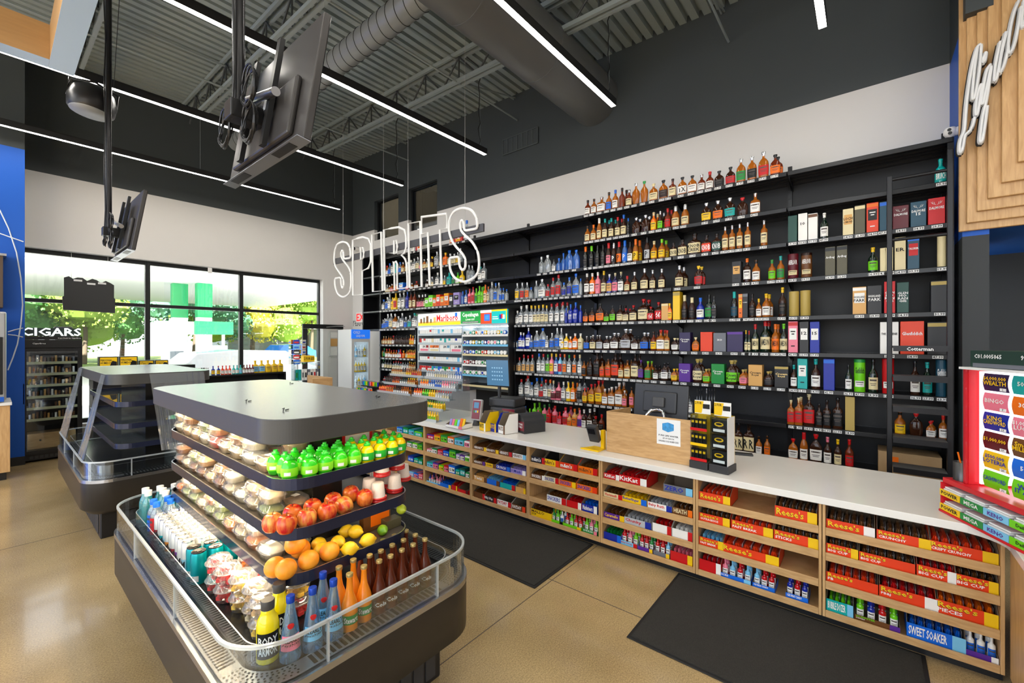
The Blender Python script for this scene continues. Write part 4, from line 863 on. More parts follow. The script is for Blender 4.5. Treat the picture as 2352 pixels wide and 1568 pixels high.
for c, w in ((c1, 'gathered at its near left corner'), (c2, 'gathered at its far left corner'), (c3, 'drawn across its near end')):
    tag(c, 'clear plastic night curtain on the empty food island, %s' % w, 'curtain')
# ------------------------------------------------------------------ groceries on island one
TF = [z-.0195 for z in RIM]
cpl = clear('clear_food_plastic', (.95,.95,.94), .10, .05, .75, frost=.07)
foods = {k: mat(n+'_food', c, .55, noise=(45,.45)) for k, n, c in (('o','orange',(.75,.22,.03)), ('e','cream',(.72,.58,.36)), ('w','pale',(.75,.72,.60)), ('g','salad_green',(.35,.42,.12)), ('b','brown',(.38,.16,.05)), ('r','red_fruit',(.70,.05,.05)), ('y','melon_yellow',(.85,.55,.08)), ('m','mixed',(.65,.42,.20)))}
fname = dict(o='orange cheese', e='pale pastry', w='creamy dip', g='green salad', b='browned pastry', r='red fruit', y='yellow melon', m='mixed snack')
CLM = {}
def clam_meshes():
    if CLM: return CLM['v']
    b = MB().lathe([(.36,0),(.40,.02),(.47,.50),(.5,.52)], K['paper'], 20, power=4.5).mesh('clam_base')
    l = MB().lathe([(.5,.53),(.5,.56),(.45,.58),(.40,.93),(.34,1.0),(.0001,1.0)], K['paper'], 20, power=4.5).mesh('clam_lid')
    f = MB(); f.lathe([(.34,.03),(.41,.3),(.42,.50),(.36,.66),(.2,.74),(.0001,.76)], K['paper'], 16, power=3.5); f = f.mesh('food')
    CLM['v'] = (b, l, f); return CLM['v']
stick = MB().quad((-.2,.10,1.012), (-.2,-.14,1.012), (.10,-.14,1.012), (.10,.10,1.012), K['paper']).mesh('price_sticker')
def clam(x, y, z, w, l, h, food, label, group, rz=0, sticker=True):
    b, lid, f = clam_meshes()
    o = link('food_container', b, loc=(x, y, z), rz=rz, scale=(w, l, h), mats=[cpl]); tag(o, label, 'container', group)
    link('lid', lid, o, mats=[cpl]); q = link('food', f, o, mats=[foods[food]])
    if sticker: link('price_sticker', stick, o, rz=.2)
    return o
TN = ['top tray', 'middle tray', 'bottom tray']
plan = {0: 'emmwreewm', 1: 'bebbmbeweg', 2: 'oggeggoeow'}
for ti in range(3):
    n = len(plan[ti]); c = 0
    for k, fd in enumerate(plan[ti]):
        y = 3.44-k*(1.50/n)
        for j, x in enumerate((.815, .925)):
            for s in range(2 if (k+j+ti) % 3 != 2 else 1):
                h = .062 if ti != 0 else .068; c += 1
                if y < 2.02 and j == 1: continue
                fx_ = fd if (j+s) % 2 == 0 else 'mebwg'[(k+s+ti) % 5] if ti != 2 else 'ogemw'[(k+s) % 5]
                clam(x, y, TF[ti]+s*(h+.001), .105, 1.42/n, h, fx_, 'clear container of %s, %s pair from far end, %s, %s, %s' % (fname[fx_], ORD[k], TN[ti], ['outer', 'inner'][j], ['lower', 'upper'][s]), 'food containers on the %s' % TN[ti], rz=R.uniform(-.05,.05))
# squeeze juice bottles
jm = {}
JB = MB().lathe([(.30,0),(.42,.06),(.5,.28),(.5,.50),(.42,.68),(.24,.80),(.2,.82)], K['paper'], 16).mesh('juice_bottle')
JC = MB().lathe([(.22,.815),(.24,.82),(.24,.90),(.14,.92),(.13,1.0)], K['paper'], 12).mesh('juice_cap')
JL = MB(); JL.lathe([(.506,.22),(.512,.30),(.512,.48),(.495,.54)], K['paper'], 16); JL = JL.mesh('juice_label')
gj = mat('lime_green_bottle', (.03,.60,.01), .25, coat=.4); yj = mat('lemon_yellow_bottle', (.95,.68,.0), .25, coat=.4); gc = mat('bright_green_cap', (.02,.55,.03), .3)
gl = mat('green_juice_label', (.02,.42,.03), .35); 
JW = MB(); JW.add([(-.53*math.cos(a), -.53*math.sin(a), z) for z in (.27,.40) for a in (-.35,-.1,.15,.4)], [(k, k+1, 5+k, 4+k) for k in range(3)], K['paper']); JW = JW.mesh('white_blossom')
def juice(x, y, z, col, label, grp, face):
    o = link('juice_bottle', JB, loc=(x, y, z), rz=face, scale=(.066, .066, .108), mats=[gj if col == 'g' else yj]); tag(o, label, 'bottle', grp)
    link('cap', JC, o, mats=[gc]); link('label', JL, o, mats=[gl if col == 'y' else mat('yellow_green_label', (.25,.75,.02), .35)]); link('label_print', JW, o, mats=[K['paper']])
pxs = [622, 652, 690, 728, 762, 792, 815, 842, 867, 893, 917]
for r_, (Y0, nn) in enumerate(((1.838, 11), (1.908, 11), (1.978, 10))):
    for k in range(nn):
        p = pxs[k]+(9 if r_ == 1 else 0); Yk = Y0+(0.0 if k > 0 else .03)
        if k == 10 : Yk += .05
        x = onY(p, Yk)[0]
        x = .845+(.0655)*k*.80+(.02 if r_ == 1 else 0)+.0
        x = min(x, 1.36)
        if k*.0688+.80 > 1.36: continue
        x = .80+.0688*k+(.012 if r_ == 1 else 0); 
        if k == 0 and r_ == 0: Yk = 1.868
        if x > 1.33: Yk += .03
        col = 'g' if k < 5 else 'y'
        juice(x, Yk+.0, TF[0], col, '%s squeeze juice bottle with green cap, %s from left, %s row, top tray' % ('green lime' if col == 'g' else 'yellow lemon', ORD[k], ['front', 'middle', 'back'][r_]), 'squeeze juice bottles on the top tray', math.radians(55+R.uniform(-12,12)))
m = MB(); m.bbox(1.16, 1.34, 2.10, 2.32, TF[0], TF[0]+.14, card('r'), .002); m.box(1.158, 1.16, 2.12, 2.30, TF[0]+.03, TF[0]+.10, card('w')); m.box(1.18, 1.32, 2.098, 2.10, TF[0]+.02, TF[0]+.09, card('w'))
tag(m.build('shelf_carton'), 'red carton with white panel behind the lemon juice bottles', 'box')
# fruit
def fruit_mat(nm, c1, c2, sc=5, rough=.28, bump=0):
    m = bpy.data.materials.new(nm); m.use_nodes = True; t = m.node_tree; b = t.nodes['Principled BSDF']; N = t.nodes.new; L = t.links.new
    tc = N('ShaderNodeTexCoord'); n = N('ShaderNodeTexNoise'); n.inputs['Scale'].default_value = sc; n.inputs['Detail'].default_value = 4; mp = N('ShaderNodeMapping'); mp.inputs['Scale'].default_value = (1,1,.35)
    r = N('ShaderNodeValToRGB'); r.color_ramp.elements[0].position = .38; r.color_ramp.elements[1].position = .62
    r.color_ramp.elements[0].color = (*c1,1); r.color_ramp.elements[1].color = (*c2,1)
    L(tc.outputs['Object'], mp.inputs[0]); L(mp.outputs[0], n.inputs[0]); L(n.outputs[0], r.inputs[0]); L(r.outputs[0], b.inputs['Base Color']); b.inputs['Roughness'].default_value = rough
    if bump:
        n2 = N('ShaderNodeTexNoise'); n2.inputs['Scale'].default_value = 90; bp = N('ShaderNodeBump'); bp.inputs['Strength'].default_value = bump; bp.inputs['Distance'].default_value = .002
        L(tc.outputs['Object'], n2.inputs[0]); L(n2.outputs[0], bp.inputs['Height']); L(bp.outputs[0], b.inputs['Normal'])
    return m
FMt = dict(a=fruit_mat('apple_skin', (.55,.012,.012), (.80,.22,.03), 3.2, .22), A=fruit_mat('pale_apple_skin', (.66,.05,.02), (.85,.45,.08), 3, .22), o=fruit_mat('orange_peel', (.90,.28,.01), (.95,.36,.02), 3, .38, .25), l=fruit_mat('lemon_peel', (.85,.50,.01), (.92,.62,.02), 3, .35, .2), g=fruit_mat('lime_peel', (.10,.30,.01), (.25,.45,.02), 3, .3, .2), G=fruit_mat('pale_lime_peel', (.40,.52,.02), (.50,.60,.04), 3, .3, .2))
AP = [(.0001,.10),(.10,.03),(.22,.0),(.36,.06),(.46,.22),(.5,.45),(.48,.65),(.38,.84),(.24,.93),(.12,.91),(.04,.84),(.0001,.80)]
OR_ = [(.0001,0)]+[(.5*math.sin(math.pi*k/12), .48-.48*math.cos(math.pi*k/12)) for k in range(1, 12)]+[(.0001,.96)]
LE = [(.0001,0),(.07,.02),(.13,.08),(.30,.17),(.44,.32),(.49,.5),(.44,.68),(.30,.83),(.13,.92),(.07,.98),(.0001,1.0)]
FM_ = dict(apple=MB().lathe(AP, K['paper'], 24).mesh('apple'), orange=MB().lathe(OR_, K['paper'], 24).mesh('orange'), lemon=MB().lathe(LE, K['paper'], 20).mesh('lemon'))
STEM = MB().tube([(0,0,.80), (.01,0,.95), (.05,.01,1.06)], .018, mat('brown_stem', (.12,.06,.02), .7), 6).mesh('stem')
def fruit(kind, mk, px, Y, z, s, label, tilt=(0,0,0)):
    x = onY(px, Y)[0]; shp_ = 'apple' if kind == 'apple' else 'orange' if kind == 'orange' else 'lemon'
    o = link(kind, FM_[shp_], loc=(x, Y, z), scale=(s, s, s), mats=[FMt[mk]]); o.rotation_euler = tilt; tag(o, label, kind, None)
    if shp_ == 'lemon':
        o.rotation_euler = (math.pi/2+tilt[0], 0, tilt[2]); o.scale = (s*.86, s*.86, s*1.1); c = math.cos(tilt[2]); si = math.sin(tilt[2])
        o.location = (x-si*s*.5, Y+c*s*.5, z+s*.43)
    if kind == 'apple': link('stem', STEM, o)
    return o
z2 = TF[1]+.0005
for i, (p, Y, z, mk, w) in enumerate(((626,1.90,0,'A','leftmost in the front row'), (658,1.842,0,'a','second in the front row'), (705,1.838,0,'A','pale yellow cheeked, third in front row'), (752,1.838,0,'a','fourth in the front row'), (800,1.842,.004,'A','lying on its side near the hummus cups'), (838,1.86,0,'a','dark red, touching the hummus cups'),
      (672,1.93,0,'a','leftmost in the back row'), (718,1.93,0,'a','second in the back row'), (765,1.935,0,'a','third in the back row'), (806,1.96,0,'a','last in the back row'))):
    fruit('apple', mk, p, Y, z2+z, .080, 'red apple on the middle tray, %s' % w, (0,0,.5*i) if i != 4 else (-.9,0,.2)) 
z3 = TF[2]+.0005
for p, Y, z, w in ((632,1.885,0,'leftmost'), (657,1.835,0,'nearest the front corner'), (709,1.835,0,'third from left with white sticker'), (757,1.84,0,'beside the front lemon'), (678,1.90,.058,'resting on top of the others'), (690,1.965,0,'hidden at the back')):
    fruit('orange', 'o', p, Y, z3+z, .084, 'orange on the bottom tray, %s' % w, (0,0,p))
for i, (p, Y, z, w, rz) in enumerate(((801,1.84,0,'in front with white sticker',.9), (843,1.85,0,'nearest the limes',1.3), (738,1.93,0,'behind the oranges',.6), (731,1.99,.0,'far left at the back',.4), (775,1.94,0,'in the middle',.2), (795,2.02,0,'small, at the back',1.0), (815,1.96,.01,'behind the front pair',.5))):
    fruit('lemon', 'l', p, Y-.03, z3+z, .076, 'yellow lemon on the bottom tray, %s' % w, (0,0,rz))
for p, Y, mk, w, z in ((878,1.875,'g','dark green, beside the lemons',0), (851,2.0,'g','partly hidden behind the lemons',0), (921,1.93,'G','pale yellow-green, at the right tray end',.045)):
    o = fruit('lime', mk, p, Y, z3+z, .062, 'lime on the bottom tray, %s' % w)
m = MB(); m.bbox(1.20, 1.36, 1.96, 2.0, z3, z3+.13, card('H'), .002); m.quad((1.35,1.959,z3+.02),(1.24,1.959,z3+.02),(1.24,1.959,z3+.09),(1.35,1.959,z3+.09), card('o')); m.bbox(1.30, 1.385, 1.90, 1.96, z3, z3+.045, card('x'), .002)
tag(m.build('snack_box'), 'brown picture box standing behind the limes', 'box')
# hummus cups: red lids down, white cups upward
HC = MB().lathe([(.42,.26),(.40,.32),(.33,.98),(.30,1.0),(.0001,1.0)], K['paper'], 20).mesh('hummus_cup'); HL = MB().lathe([(.44,0),(.5,.03),(.5,.12),(.46,.15),(.5,.18),(.5,.24),(.43,.26)], K['paper'], 20).mesh('hummus_lid'); HP = label_mb('r', .1, .3).mesh('x')
cupm = mat('printed_white_cup', (.78,.68,.60), .35, noise=(40,.25)); redl = mat('red_lid', (.65,.02,.02), .25, coat=.5)
for i, (p, Y, z) in enumerate(((866,1.855,0), (905,1.90,0), (846,1.95,0), (892,1.99,0), (925,2.02,0), (862,2.05,0), (876,1.93,.092), (910,1.97,.092))):
    o = link('snack_cup', HC, loc=(onY(p,Y)[0]+.012, Y+.012, z2+z), scale=(.088,.088,.09), mats=[cupm]); tag(o, 'white pretzel snack cup with red lid, %s from front left, %s layer, middle tray' % (ORD[i], 'upper' if z else 'lower'), 'cup', 'snack cups on the middle tray'); link('lid', HL, o, mats=[redl])
# drinks in the tub
tealb = clear('teal_water_bottle', (.10,.62,.62), .12, .05, .8, frost=.25); clearb = clear('clear_water_bottle', (.75,.86,.92), .12, .05, .8, frost=.12)
def drink(x, y, w, h, shp, body, label_ch, capmt, lb, grp, nm='drink_bottle', text=None, faced=None, rz=0):
    bme, lme, cme = shape_meshes(shp); o = link(nm, bme, loc=(x, y, DECK+.0005), scale=(w, w, h), mats=[body], rz=rz); tag(o, lb, 'bottle', grp)
    if label_ch:
        if text: lme = label_mb(shp, *(faced or (.12,.5)), text=text, tc=ink_for(label_ch)).mesh('label')
        link('label', lme, o, mats=[pap(label_ch)])
    link('cap', cme, o, mats=[capmt]); return o
cans = {}
CAN = MB().lathe([(.40,0),(.44,.015),(.5,.05),(.5,.90),(.44,.965)], K['paper'], 20).mesh('can'); CANT = MB().lathe([(.44,.965),(.46,.985),(.45,1.0),(.40,.985),(.0001,.98)], K['paper'], 20); CANT.bbox(-.12, .20, -.10, .10, .98, .995, K['paper'], .01); CANT = CANT.mesh('can_top')
canm = {k: mat(n+'_can', c, .28, .5) for k, n, c in (('w','white',(.75,.74,.70)), ('r','dark_red',(.30,.02,.03)), ('t','teal',(.0,.30,.34)), ('o','orange',(.75,.25,.03)), ('b','pale_blue',(.35,.62,.75)), ('p','purple',(.20,.05,.30)))}
ctop = mat('can_top_metal', (.75,.74,.70), .22, .85); ctopd = mat('dark_can_top', (.05,.05,.05), .25, .8)
for r_ in range(4):
    for k in range(3):
        if k == 2 and r_ == 0: continue
        drink(.652+.072*r_, 3.66-.075*k-.02*r_, .066, .225, 'j', tealb, None, K['white'], 'teal water bottle with white cap, %s in column %d of the island tub' % (['far', 'middle', 'near'][k], r_+1) if 0 else 'teal water bottle with white cap, %s row, %s column of the tub' % (['far', 'middle', 'near'][k], ORD[r_]), 'teal bottles in the island tub', nm='water_bottle')
    for k in range(2):
        drink(.650+.07*r_, 3.43-.072*k, .062, .205, 'j', clearb, 'r' if k else 'b', mat('bright_blue_cap', (.01,.16,.75), .3), 'clear water bottle with bright blue cap, %s row, %s column of the tub' % (['far', 'near'][k], ORD[r_]), 'blue-capped bottles in the island tub', nm='water_bottle')
bands = 'rwtbowrpwb'
TXC = {}
def can(x, y, w, h, k, top, lb, grp, txt=None):
    o = link('drink_can', CAN, loc=(x, y, DECK+.0005), scale=(w, w, h), mats=[canm['w'] if k not in 'T' else canm['t']], rz=.0); tag(o, lb, 'can', grp)
    link('can_top', CANT, o, mats=[top]); 
    if k not in TXC:
        SH['_'] = ([(.5,0),(.5,1)], 2.0, .2, .5, .9); TXC[k] = label_mb('_', .12, .45 if k != 'T' else .30, text=txt, tc=K['ink'], ang=75).mesh('printed_band')
    link('printed_band', TXC[k], o, mats=[canm['w'] if k == 'T' else canm.get(k, canm['w'])])
for k in range(10):
    for r_ in range(4): can(.650+.062*r_+(.004 if k % 2 else 0), 3.27-.0615*k, .057, .156, bands[k], ctop, 'slim white can, %s band, %s row from far end, %s column of tub' % (dict(r='dark red', w='plain', t='teal', b='pale blue', o='orange', p='purple')[bands[k]], ORD[k], ORD[r_]), 'slim cans in the island tub', 'SUM')
for k in range(2):
    for r_ in range(3): can(.655+.072*r_, 2.615-.074*k, .067, .158, 'T', ctopd, 'teal and white tall can with black top, %s row, %s column of tub' % (['far', 'near'][k], ORD[r_]), 'teal cans in the island tub')
# round fruit cups
FB = MB().lathe([(.34,0),(.38,.02),(.46,.62),(.5,.64)], K['paper'], 22).mesh('cup_base'); FL = MB().lathe([(.5,.65),(.5,.70),(.45,.72),(.40,.96),(.36,1.0),(.0001,1.0)], K['paper'], 22).mesh('cup_lid')
FI = MB(); 
for k in range(16):
    a = k*2.4; rr = .08+.28*((k*7 % 16)/16); zz = .08+.055*(k % 9)
    FI.bbox(rr*math.cos(a)-.11, rr*math.cos(a)+.11, rr*math.sin(a)-.11, rr*math.sin(a)+.11, zz, zz+.22, K['paper'], .03, mtx=Matrix.Translation((0,0,0)) @ Matrix.Rotation(k*.2, 4, 'Z'))
FI = FI.mesh('fruit_pieces')
def fcup(x, y, z, w, h, f, lb):
    o = link('fruit_cup', FB, loc=(x, y, z), scale=(w, w, h), mats=[cpl]); tag(o, lb, 'cup', 'fruit cups in the island tub'); link('lid', FL, o, mats=[cpl]); link('fruit_pieces', FI, o, mats=[foods[f]]); link('price_sticker', stick, o)
for i, (x, y, s, f) in enumerate(((.70,2.40,0,'r'), (.70,2.40,1,'r'), (.70,2.28,0,'r'), (.70,2.28,1,'r'), (.82,2.34,0,'r'), (.82,2.34,1,'o'), (.72,2.15,0,'y'), (.72,2.15,1,'y'), (.84,2.20,0,'m'), (.84,2.20,1,'r'), (.73,2.02,0,'e'), (.73,2.02,1,'m'), (.71,1.895,0,'y'), (.71,1.895,1,'m'), (.85,2.06,0,'y'), (.85,2.06,1,'y'), (.86,1.93,0,'r'), (.86,1.93,1,'y'))):
    fcup(x, y, DECK+.0005+s*.081, .115, .08, f, 'round clear cup of %s, %s stack from far end, %s layer, island tub' % (fname[f], ORD[i//2], ['lower', 'upper'][s]))
yl = mat('yellow_sports_drink', (.90,.72,.0), .15, coat=.6); capk = mat('grey_black_cap', (.06,.055,.05), .4)
def atz(px, py): return onZ(px, py, DECK)
x, y = atz(615, 1512); RF = math.radians(70)
for dx, dy_, w in ((0,0,'in front'), (.075,.085,'behind the first')):
    o = drink(x+dx, y+dy_, .078, .222, 'j', yl, 'k', capk, 'yellow sports drink bottle with black label, %s' % w, None, nm='sports_drink', text='BODY|ARMOR', faced=(.10,.52), rz=RF)
ccb = clear('pale_blue_glass', (.45,.72,.95), .14, .04, .85, frost=.12); blc = mat('royal_blue_cap', (.01,.06,.45), .25, .3)
for i, (px, py, dx, dy_, w) in enumerate(((667,1510,0,0,'leftmost, strawberry printed'), (718,1487,0,0,'second from left'), (766,1464,0,0,'third from left'), (766,1464,.0,.085,'hidden behind the third'))):
    x, y = atz(px, py); o = drink(x+dx, y+dy_, .076, .235, 'e', ccb, 'i' if i == 0 else 'C' if 0 else 'B', blc, 'pale blue sparkling water bottle with blue cap, %s' % w, None, nm='sparkling_water', text='CLEARLY|CANADIAN', faced=(.20,.42), rz=RF)
    m = MB(); m.lathe([(.0001,-.09),(.12,-.05),(.18,.04),(.12,.09),(.0001,.10)], mat('printed_strawberry', (.6,.02,.02), .4), 12, sx=.35)
    b_ = m.build('berry_print', o, loc=(-.36, 0, .56)); b_.scale = (.3, .9, .5)
oj = mat('orange_soda', (.92,.27,.01), .12, coat=.7); gcap = mat('gold_crown_cap', (.55,.42,.16), .3, .7)
for i, (px, py) in enumerate(((803,1442), (836,1420), (812,1405), (780,1418))):
    x, y = atz(px, py)
    if i > 1: x, y = atz(*((803,1442), (836,1420))[i-2]); y += .085; 
    drink(x, y, .066, .228, 'q', oj, 'g', gcap, 'orange soda bottle with gold cap, %s' % ['front left', 'front right', 'back left', 'back right'][i], None, nm='soda_bottle', text='Stewart', faced=(.14,.30), rz=RF)
bj = mat('dark_root_beer', (.12,.022,.008), .1, coat=.7, trans=.2, ior=1.2)
k = 0
for i, (px, py) in enumerate(((871,1403), (897,1389), (923,1372), (949,1357), (976,1342))):
    for j in range(3):
        x, y = atz(px, py); drink(x, y+.075*j, .063, .226, 'q', bj, 'w' if 0 else 'H', gcap, 'dark brown soda bottle with gold cap, %s from left, %s row of tub' % (ORD[i], ['front', 'middle', 'back'][j]), 'dark soda bottles in the island tub', nm='soda_bottle', text='Cola', faced=(.14,.26), rz=RF)
# ================================================================== tobacco display between the bottle bays
TX = 5.10
caseg = mat('pale_case_metal', (.45,.50,.54), .35, .3); litw = mat('lit_case_back', (.8,.9,1), .5, emit=(.80,.92,1), es=1.6)
ya, yb3, yc_ = 6.46, 5.30, 4.275
td = empty('tobacco_display', 'lit white tobacco display with sign headers built into the liquor wall', 'display case', (0,0,0))
m = MB(); m.box(5.45, 5.50, yc_, ya+.18, .9, 2.27, mat('display_back', (.25,.30,.33), .5)).box(TX, 5.45, ya+.01, ya+.04, .9, 2.27, caseg).box(TX, 5.45, yb3-.012, yb3+.012, .9, 2.02, caseg).box(TX, 5.45, yc_-.012, yc_+.004, .9, 2.27, K['black']); m.build('cabinet_body', td)
m = MB(); m.box(TX-.02, TX+.04, yc_, ya+.04, 2.005, 2.03, caseg).box(TX-.02, TX+.04, yc_, ya+.04, 2.25, 2.27, K['black']); m.box(5.3, 5.32, yc_+.03, ya-.02, 1.985, 1.995, mat('cool_led_strip', (1,1,1), .5, emit=(.85,.93,1), es=22)); m.build('header_frame', td)
def header(y0, y1, bgc, texts, nm='header_sign'):
    m = MB(); e = mat('lit_sign_'+bgc, pc(bgc), .4, emit=pc(bgc), es=.55); m.box(TX-.012, TX+.03, min(y0,y1)+.004, max(y0,y1)-.004, 2.032, 2.248, e)
    o = m.build(nm, td); q = MB(); top = max(y0, y1)
    for tx, fy0, fy1, z0, z1, ch in texts:
        W_ = abs(y1-y0); 
        if tx == '#': q.box(TX-.0135, TX-.012, top-W_*fy1, top-W_*fy0, 2.032+.216*z0, 2.032+.216*z1, mat('lit_print_'+ch, pc(ch), .4, emit=pc(ch), es=.5))
        else: q.text(tx, (TX-.0145, top-W_*fy0, 2.032+.216*z0), (0,-1,0), (0,0,1), W_*(fy1-fy0), .216*(z1-z0), mat('lit_print_'+ch, pc(ch), .4, emit=pc(ch), es=.5), fit=False)
    q.build('sign_print', o)
header(ya, yb3+.03, 'w', [('#',0,1,0,.22,'y'), ('#',0,1,.22,.32,'T'), ('#',.05,.10,.2,.6,'H'), ('#',.13,.17,.2,.7,'x'), ('#',.20,.26,.2,.8,'H'), ('#',.30,.34,.2,.55,'x'), ('#',.38,.44,.2,.68,'T'), ('#',.88,.93,.62,.95,'b'), ('Marlboro',.46,.95,.3,.85,'r')])
header(yb3+.03, 4.86, 'g', [('#',.0,1,.0,.04,'w'), ('Copenhagen',.1,.9,.48,.9,'w'), ('LONG CUT',.28,.72,.28,.42,'w'), ('#',.1,.9,.08,.22,'k'), ('#',.11,.89,.10,.20,'w')])
header(4.86, 4.62, 'O', [('#',.0,1,.80,1,'w'), ('#',.35,.85,.2,.7,'b'), ('#',.42,.78,.28,.62,'B')])
header(4.62, yc_+.02, 't', [('#',.0,1,.88,1,'y'), ('#',.94,1,0,1,'y'), ('#',.08,.45,.3,.36,'w'), ('#',.08,.40,.45,.5,'w'), ('#',.52,.66,.3,.62,'N'), ('#',.62,.76,.35,.66,'O'), ('#',.72,.86,.3,.6,'w')])
PZ = [1.87, 1.71, 1.55, 1.38, 1.21, 1.04]
PK = MB().bbox(-.5, .5, -.5, .5, 0, 1, K['paper'], .02).mesh('pack'); PKB = MB().box(-.52, -.505, -.5, .5, .55, .98, K['paper']).mesh('pack_band'); DS = MB()
DS.tube([(-.5,0,.5), (.5,0,.5)], .5, K['paper'], 18); DS = DS.mesh('snuff_can'); DL = MB().tube([(-.54,0,.5), (-.505,0,.5)], .34, K['paper'], 14).mesh('can_label')
packc = {0: 'wwwwwrwwwBwtwwwBwwww', 1: 'rwrwwwCwwwtwtwtwwNww', 3: 'wwwwrwwCwwwwwBwwwwBw', 4: 'rrrrrrtbtbbgggOBOBbw'}
for i, z in enumerate(PZ):
    m = MB(); m.box(TX, 5.44, yb3+.014, ya+.008, z-.012, z, caseg).box(TX-.012, TX, yb3+.014, ya+.008, z-.022, z+.016, caseg); m.build('shelf', td)
    m = MB(); m.box(TX, 5.44, yc_+.006, yb3-.014, z-.022, z-.012, K['black']).box(TX-.012, TX, yc_+.006, yb3-.014, z-.045, z-.012, mat('snuff_strip_'+str(i % 3), pc('wBC'[i % 3]), .4)); m.build('shelf', td)
    if i in packc:
        for k, ch in enumerate(packc[i]):
            y = ya-.03-.0565*k
            o = link('cigarette_pack', PK, loc=(TX+.03, y, z+.0005), scale=(.024, .053, .086), mats=[card('w' if k % 3 else ch)]); tag(o, 'small %s cigarette pack, %s from left, %s shelf of the tobacco display' % (pn(ch), ORD[k], ['top','second','','fourth','fifth'][i]), 'cigarette pack', 'cigarette packs on the %s shelf' % ['top','second','','fourth','fifth'][i])
            link('colour_band', PKB, o, mats=[card(ch)])
    if i == 2:
        for k in range(4):
            y1_ = ya-.02-.285*k; m = MB(); m.box(TX-.004, TX+.012, y1_-.27, y1_, z+.001, z+.135, card('w')); m.box(TX-.006, TX-.004, y1_-.26, y1_-.2 if k != 1 else y1_-.02, z+.08, z+.125, card('roBX'[k])); 
            m.text('$8.77' if k != 1 else '$7.77', (TX-.0065, y1_-.10, z+.075), (0,-1,0), (0,0,1), .15, .045, K['ink'], fit=False); m.box(TX-.006, TX-.004, y1_-.25, y1_-.03, z+.02, z+.06, card('iCwi'[k]))
            tag(m.build('price_placard'), 'white price placard in the tobacco display, %s from the left' % ORD[k], 'sign')
    if i < 5:
        cs = ['Qwtgowby wwytb', 'NbwyBgBNiwitww', 'NNbbggOOwwBBww', 'rrmmwwggwwooBr', 'gwgwgwNwNwrwBw'][i].replace(' ', 'w')
        for k in range(14):
            y = yb3-.05-.0685*k; ch = cs[k]
            o = link('tobacco_tin', DS, loc=(TX+.025, y, z-.0115), scale=(.03, .064, .064), mats=[card(ch if k % 2 else 'w')]); tag(o, 'round tobacco tin standing on edge, %s from left, %s row of tins' % (ORD[k], ORD[i]), 'tin', 'tobacco tins in the %s row' % ORD[i])
            link('lid_label', DL, o, mats=[card('w' if k % 2 else ch)])
# ================================================================== hanging SPIRITS sign
SXP = 4.0; signw = mat('white_sign_tube', (.85,.85,.83), .35, emit=(1,1,1), es=.06)
sg = empty('hanging_sign', 'hanging outline letter sign reading SPIRITS on a dark bar', 'sign', (0,0,0))
def ppx(x, y): px, py = 740+x*.2041, 440+y*.2041; Y, d = onX(px, SXP); return (SXP, Y, H-(py-HY)/F*d)
def smooth(P, n=2):
    for _ in range(n):
        Q = []
        for i, a in enumerate(P):
            b = P[(i+1) % len(P)]; Q += [(a[0]*.78+b[0]*.22, a[1]*.78+b[1]*.22), (a[0]*.22+b[0]*.78, a[1]*.22+b[1]*.78)]
        P = Q
    return P
def letter(polys, nm):
    m = MB()
    for P, sm_ in polys: m.tube([ppx(*p) for p in (smooth(P) if sm_ else P)], .017, signw, 6, closed=True)
    m.build('letter', sg)
letter([([(322,745),(280,752),(242,755),(240,690),(232,662),(218,664),(212,700),(222,755),(300,850),(325,920),(327,1060),(305,1150),(240,1192),(175,1155),(146,1070),(143,975),(176,970),(210,965),(215,1050),(230,1092),(246,1050),(238,970),(152,850),(135,790),(138,680),(165,590),(230,560),(290,580),(318,650)], 1)], 's')
letter([([(348,1165),(345,545),(400,525),(455,510),(520,530),(548,600),(548,780),(520,860),(450,892),(450,1158)], 0), ([(432,625),(460,632),(468,680),(465,740),(435,772)], 0)], 'p')
letter([([(560,485),(665,455),(680,1115),(572,1125)], 0)], 'i')
letter([([(695,430),(780,412),(860,400),(925,430),(945,520),(945,620),(925,690),(892,712),(935,760),(950,830),(960,1080),(845,1095),(845,820),(830,785),(808,790),(815,1105),(705,1110)], 0), ([(810,550),(835,550),(845,620),(835,690),(810,700)], 0)], 'r')
letter([([(970,360),(1105,335),(1120,1070),(985,1078)], 0)], 'i')
letter([([(1118,285),(1400,250),(1405,410),(1325,430),(1345,1035),(1210,1050),(1190,460),(1120,480)], 0)], 't')
letter([([(1750,415),(1675,428),(1600,440),(1597,370),(1585,325),(1565,322),(1552,360),(1562,450),(1690,560),(1760,690),(1770,850),(1730,960),(1610,1022),(1500,985),(1440,890),(1430,745),(1485,738),(1540,730),(1545,840),(1580,890),(1615,850),(1610,730),(1470,580),(1425,450),(1430,310),(1480,220),(1580,180),(1680,200),(1740,290)], 1)], 's')
m = MB(); m.bbox(SXP+.02, SXP+.05, onX(1109.5,SXP+.02)[0], onX(765,SXP+.02)[0], 3.155, 3.26, mat('grey_sign_bar', (.10,.10,.11), .4, .3), .003); m.build('mounting_bar', sg)
for p in (788, 881, 937, 1068):
    y = onX(p, SXP+.035)[0]; m = MB(); m.tube([(SXP+.035, y, 3.26), (SXP+.035, y, zc(y))], .003, mat('pale_wire', (.5,.5,.48), .4, .3), 5); m.build('hanging_wire', sg)
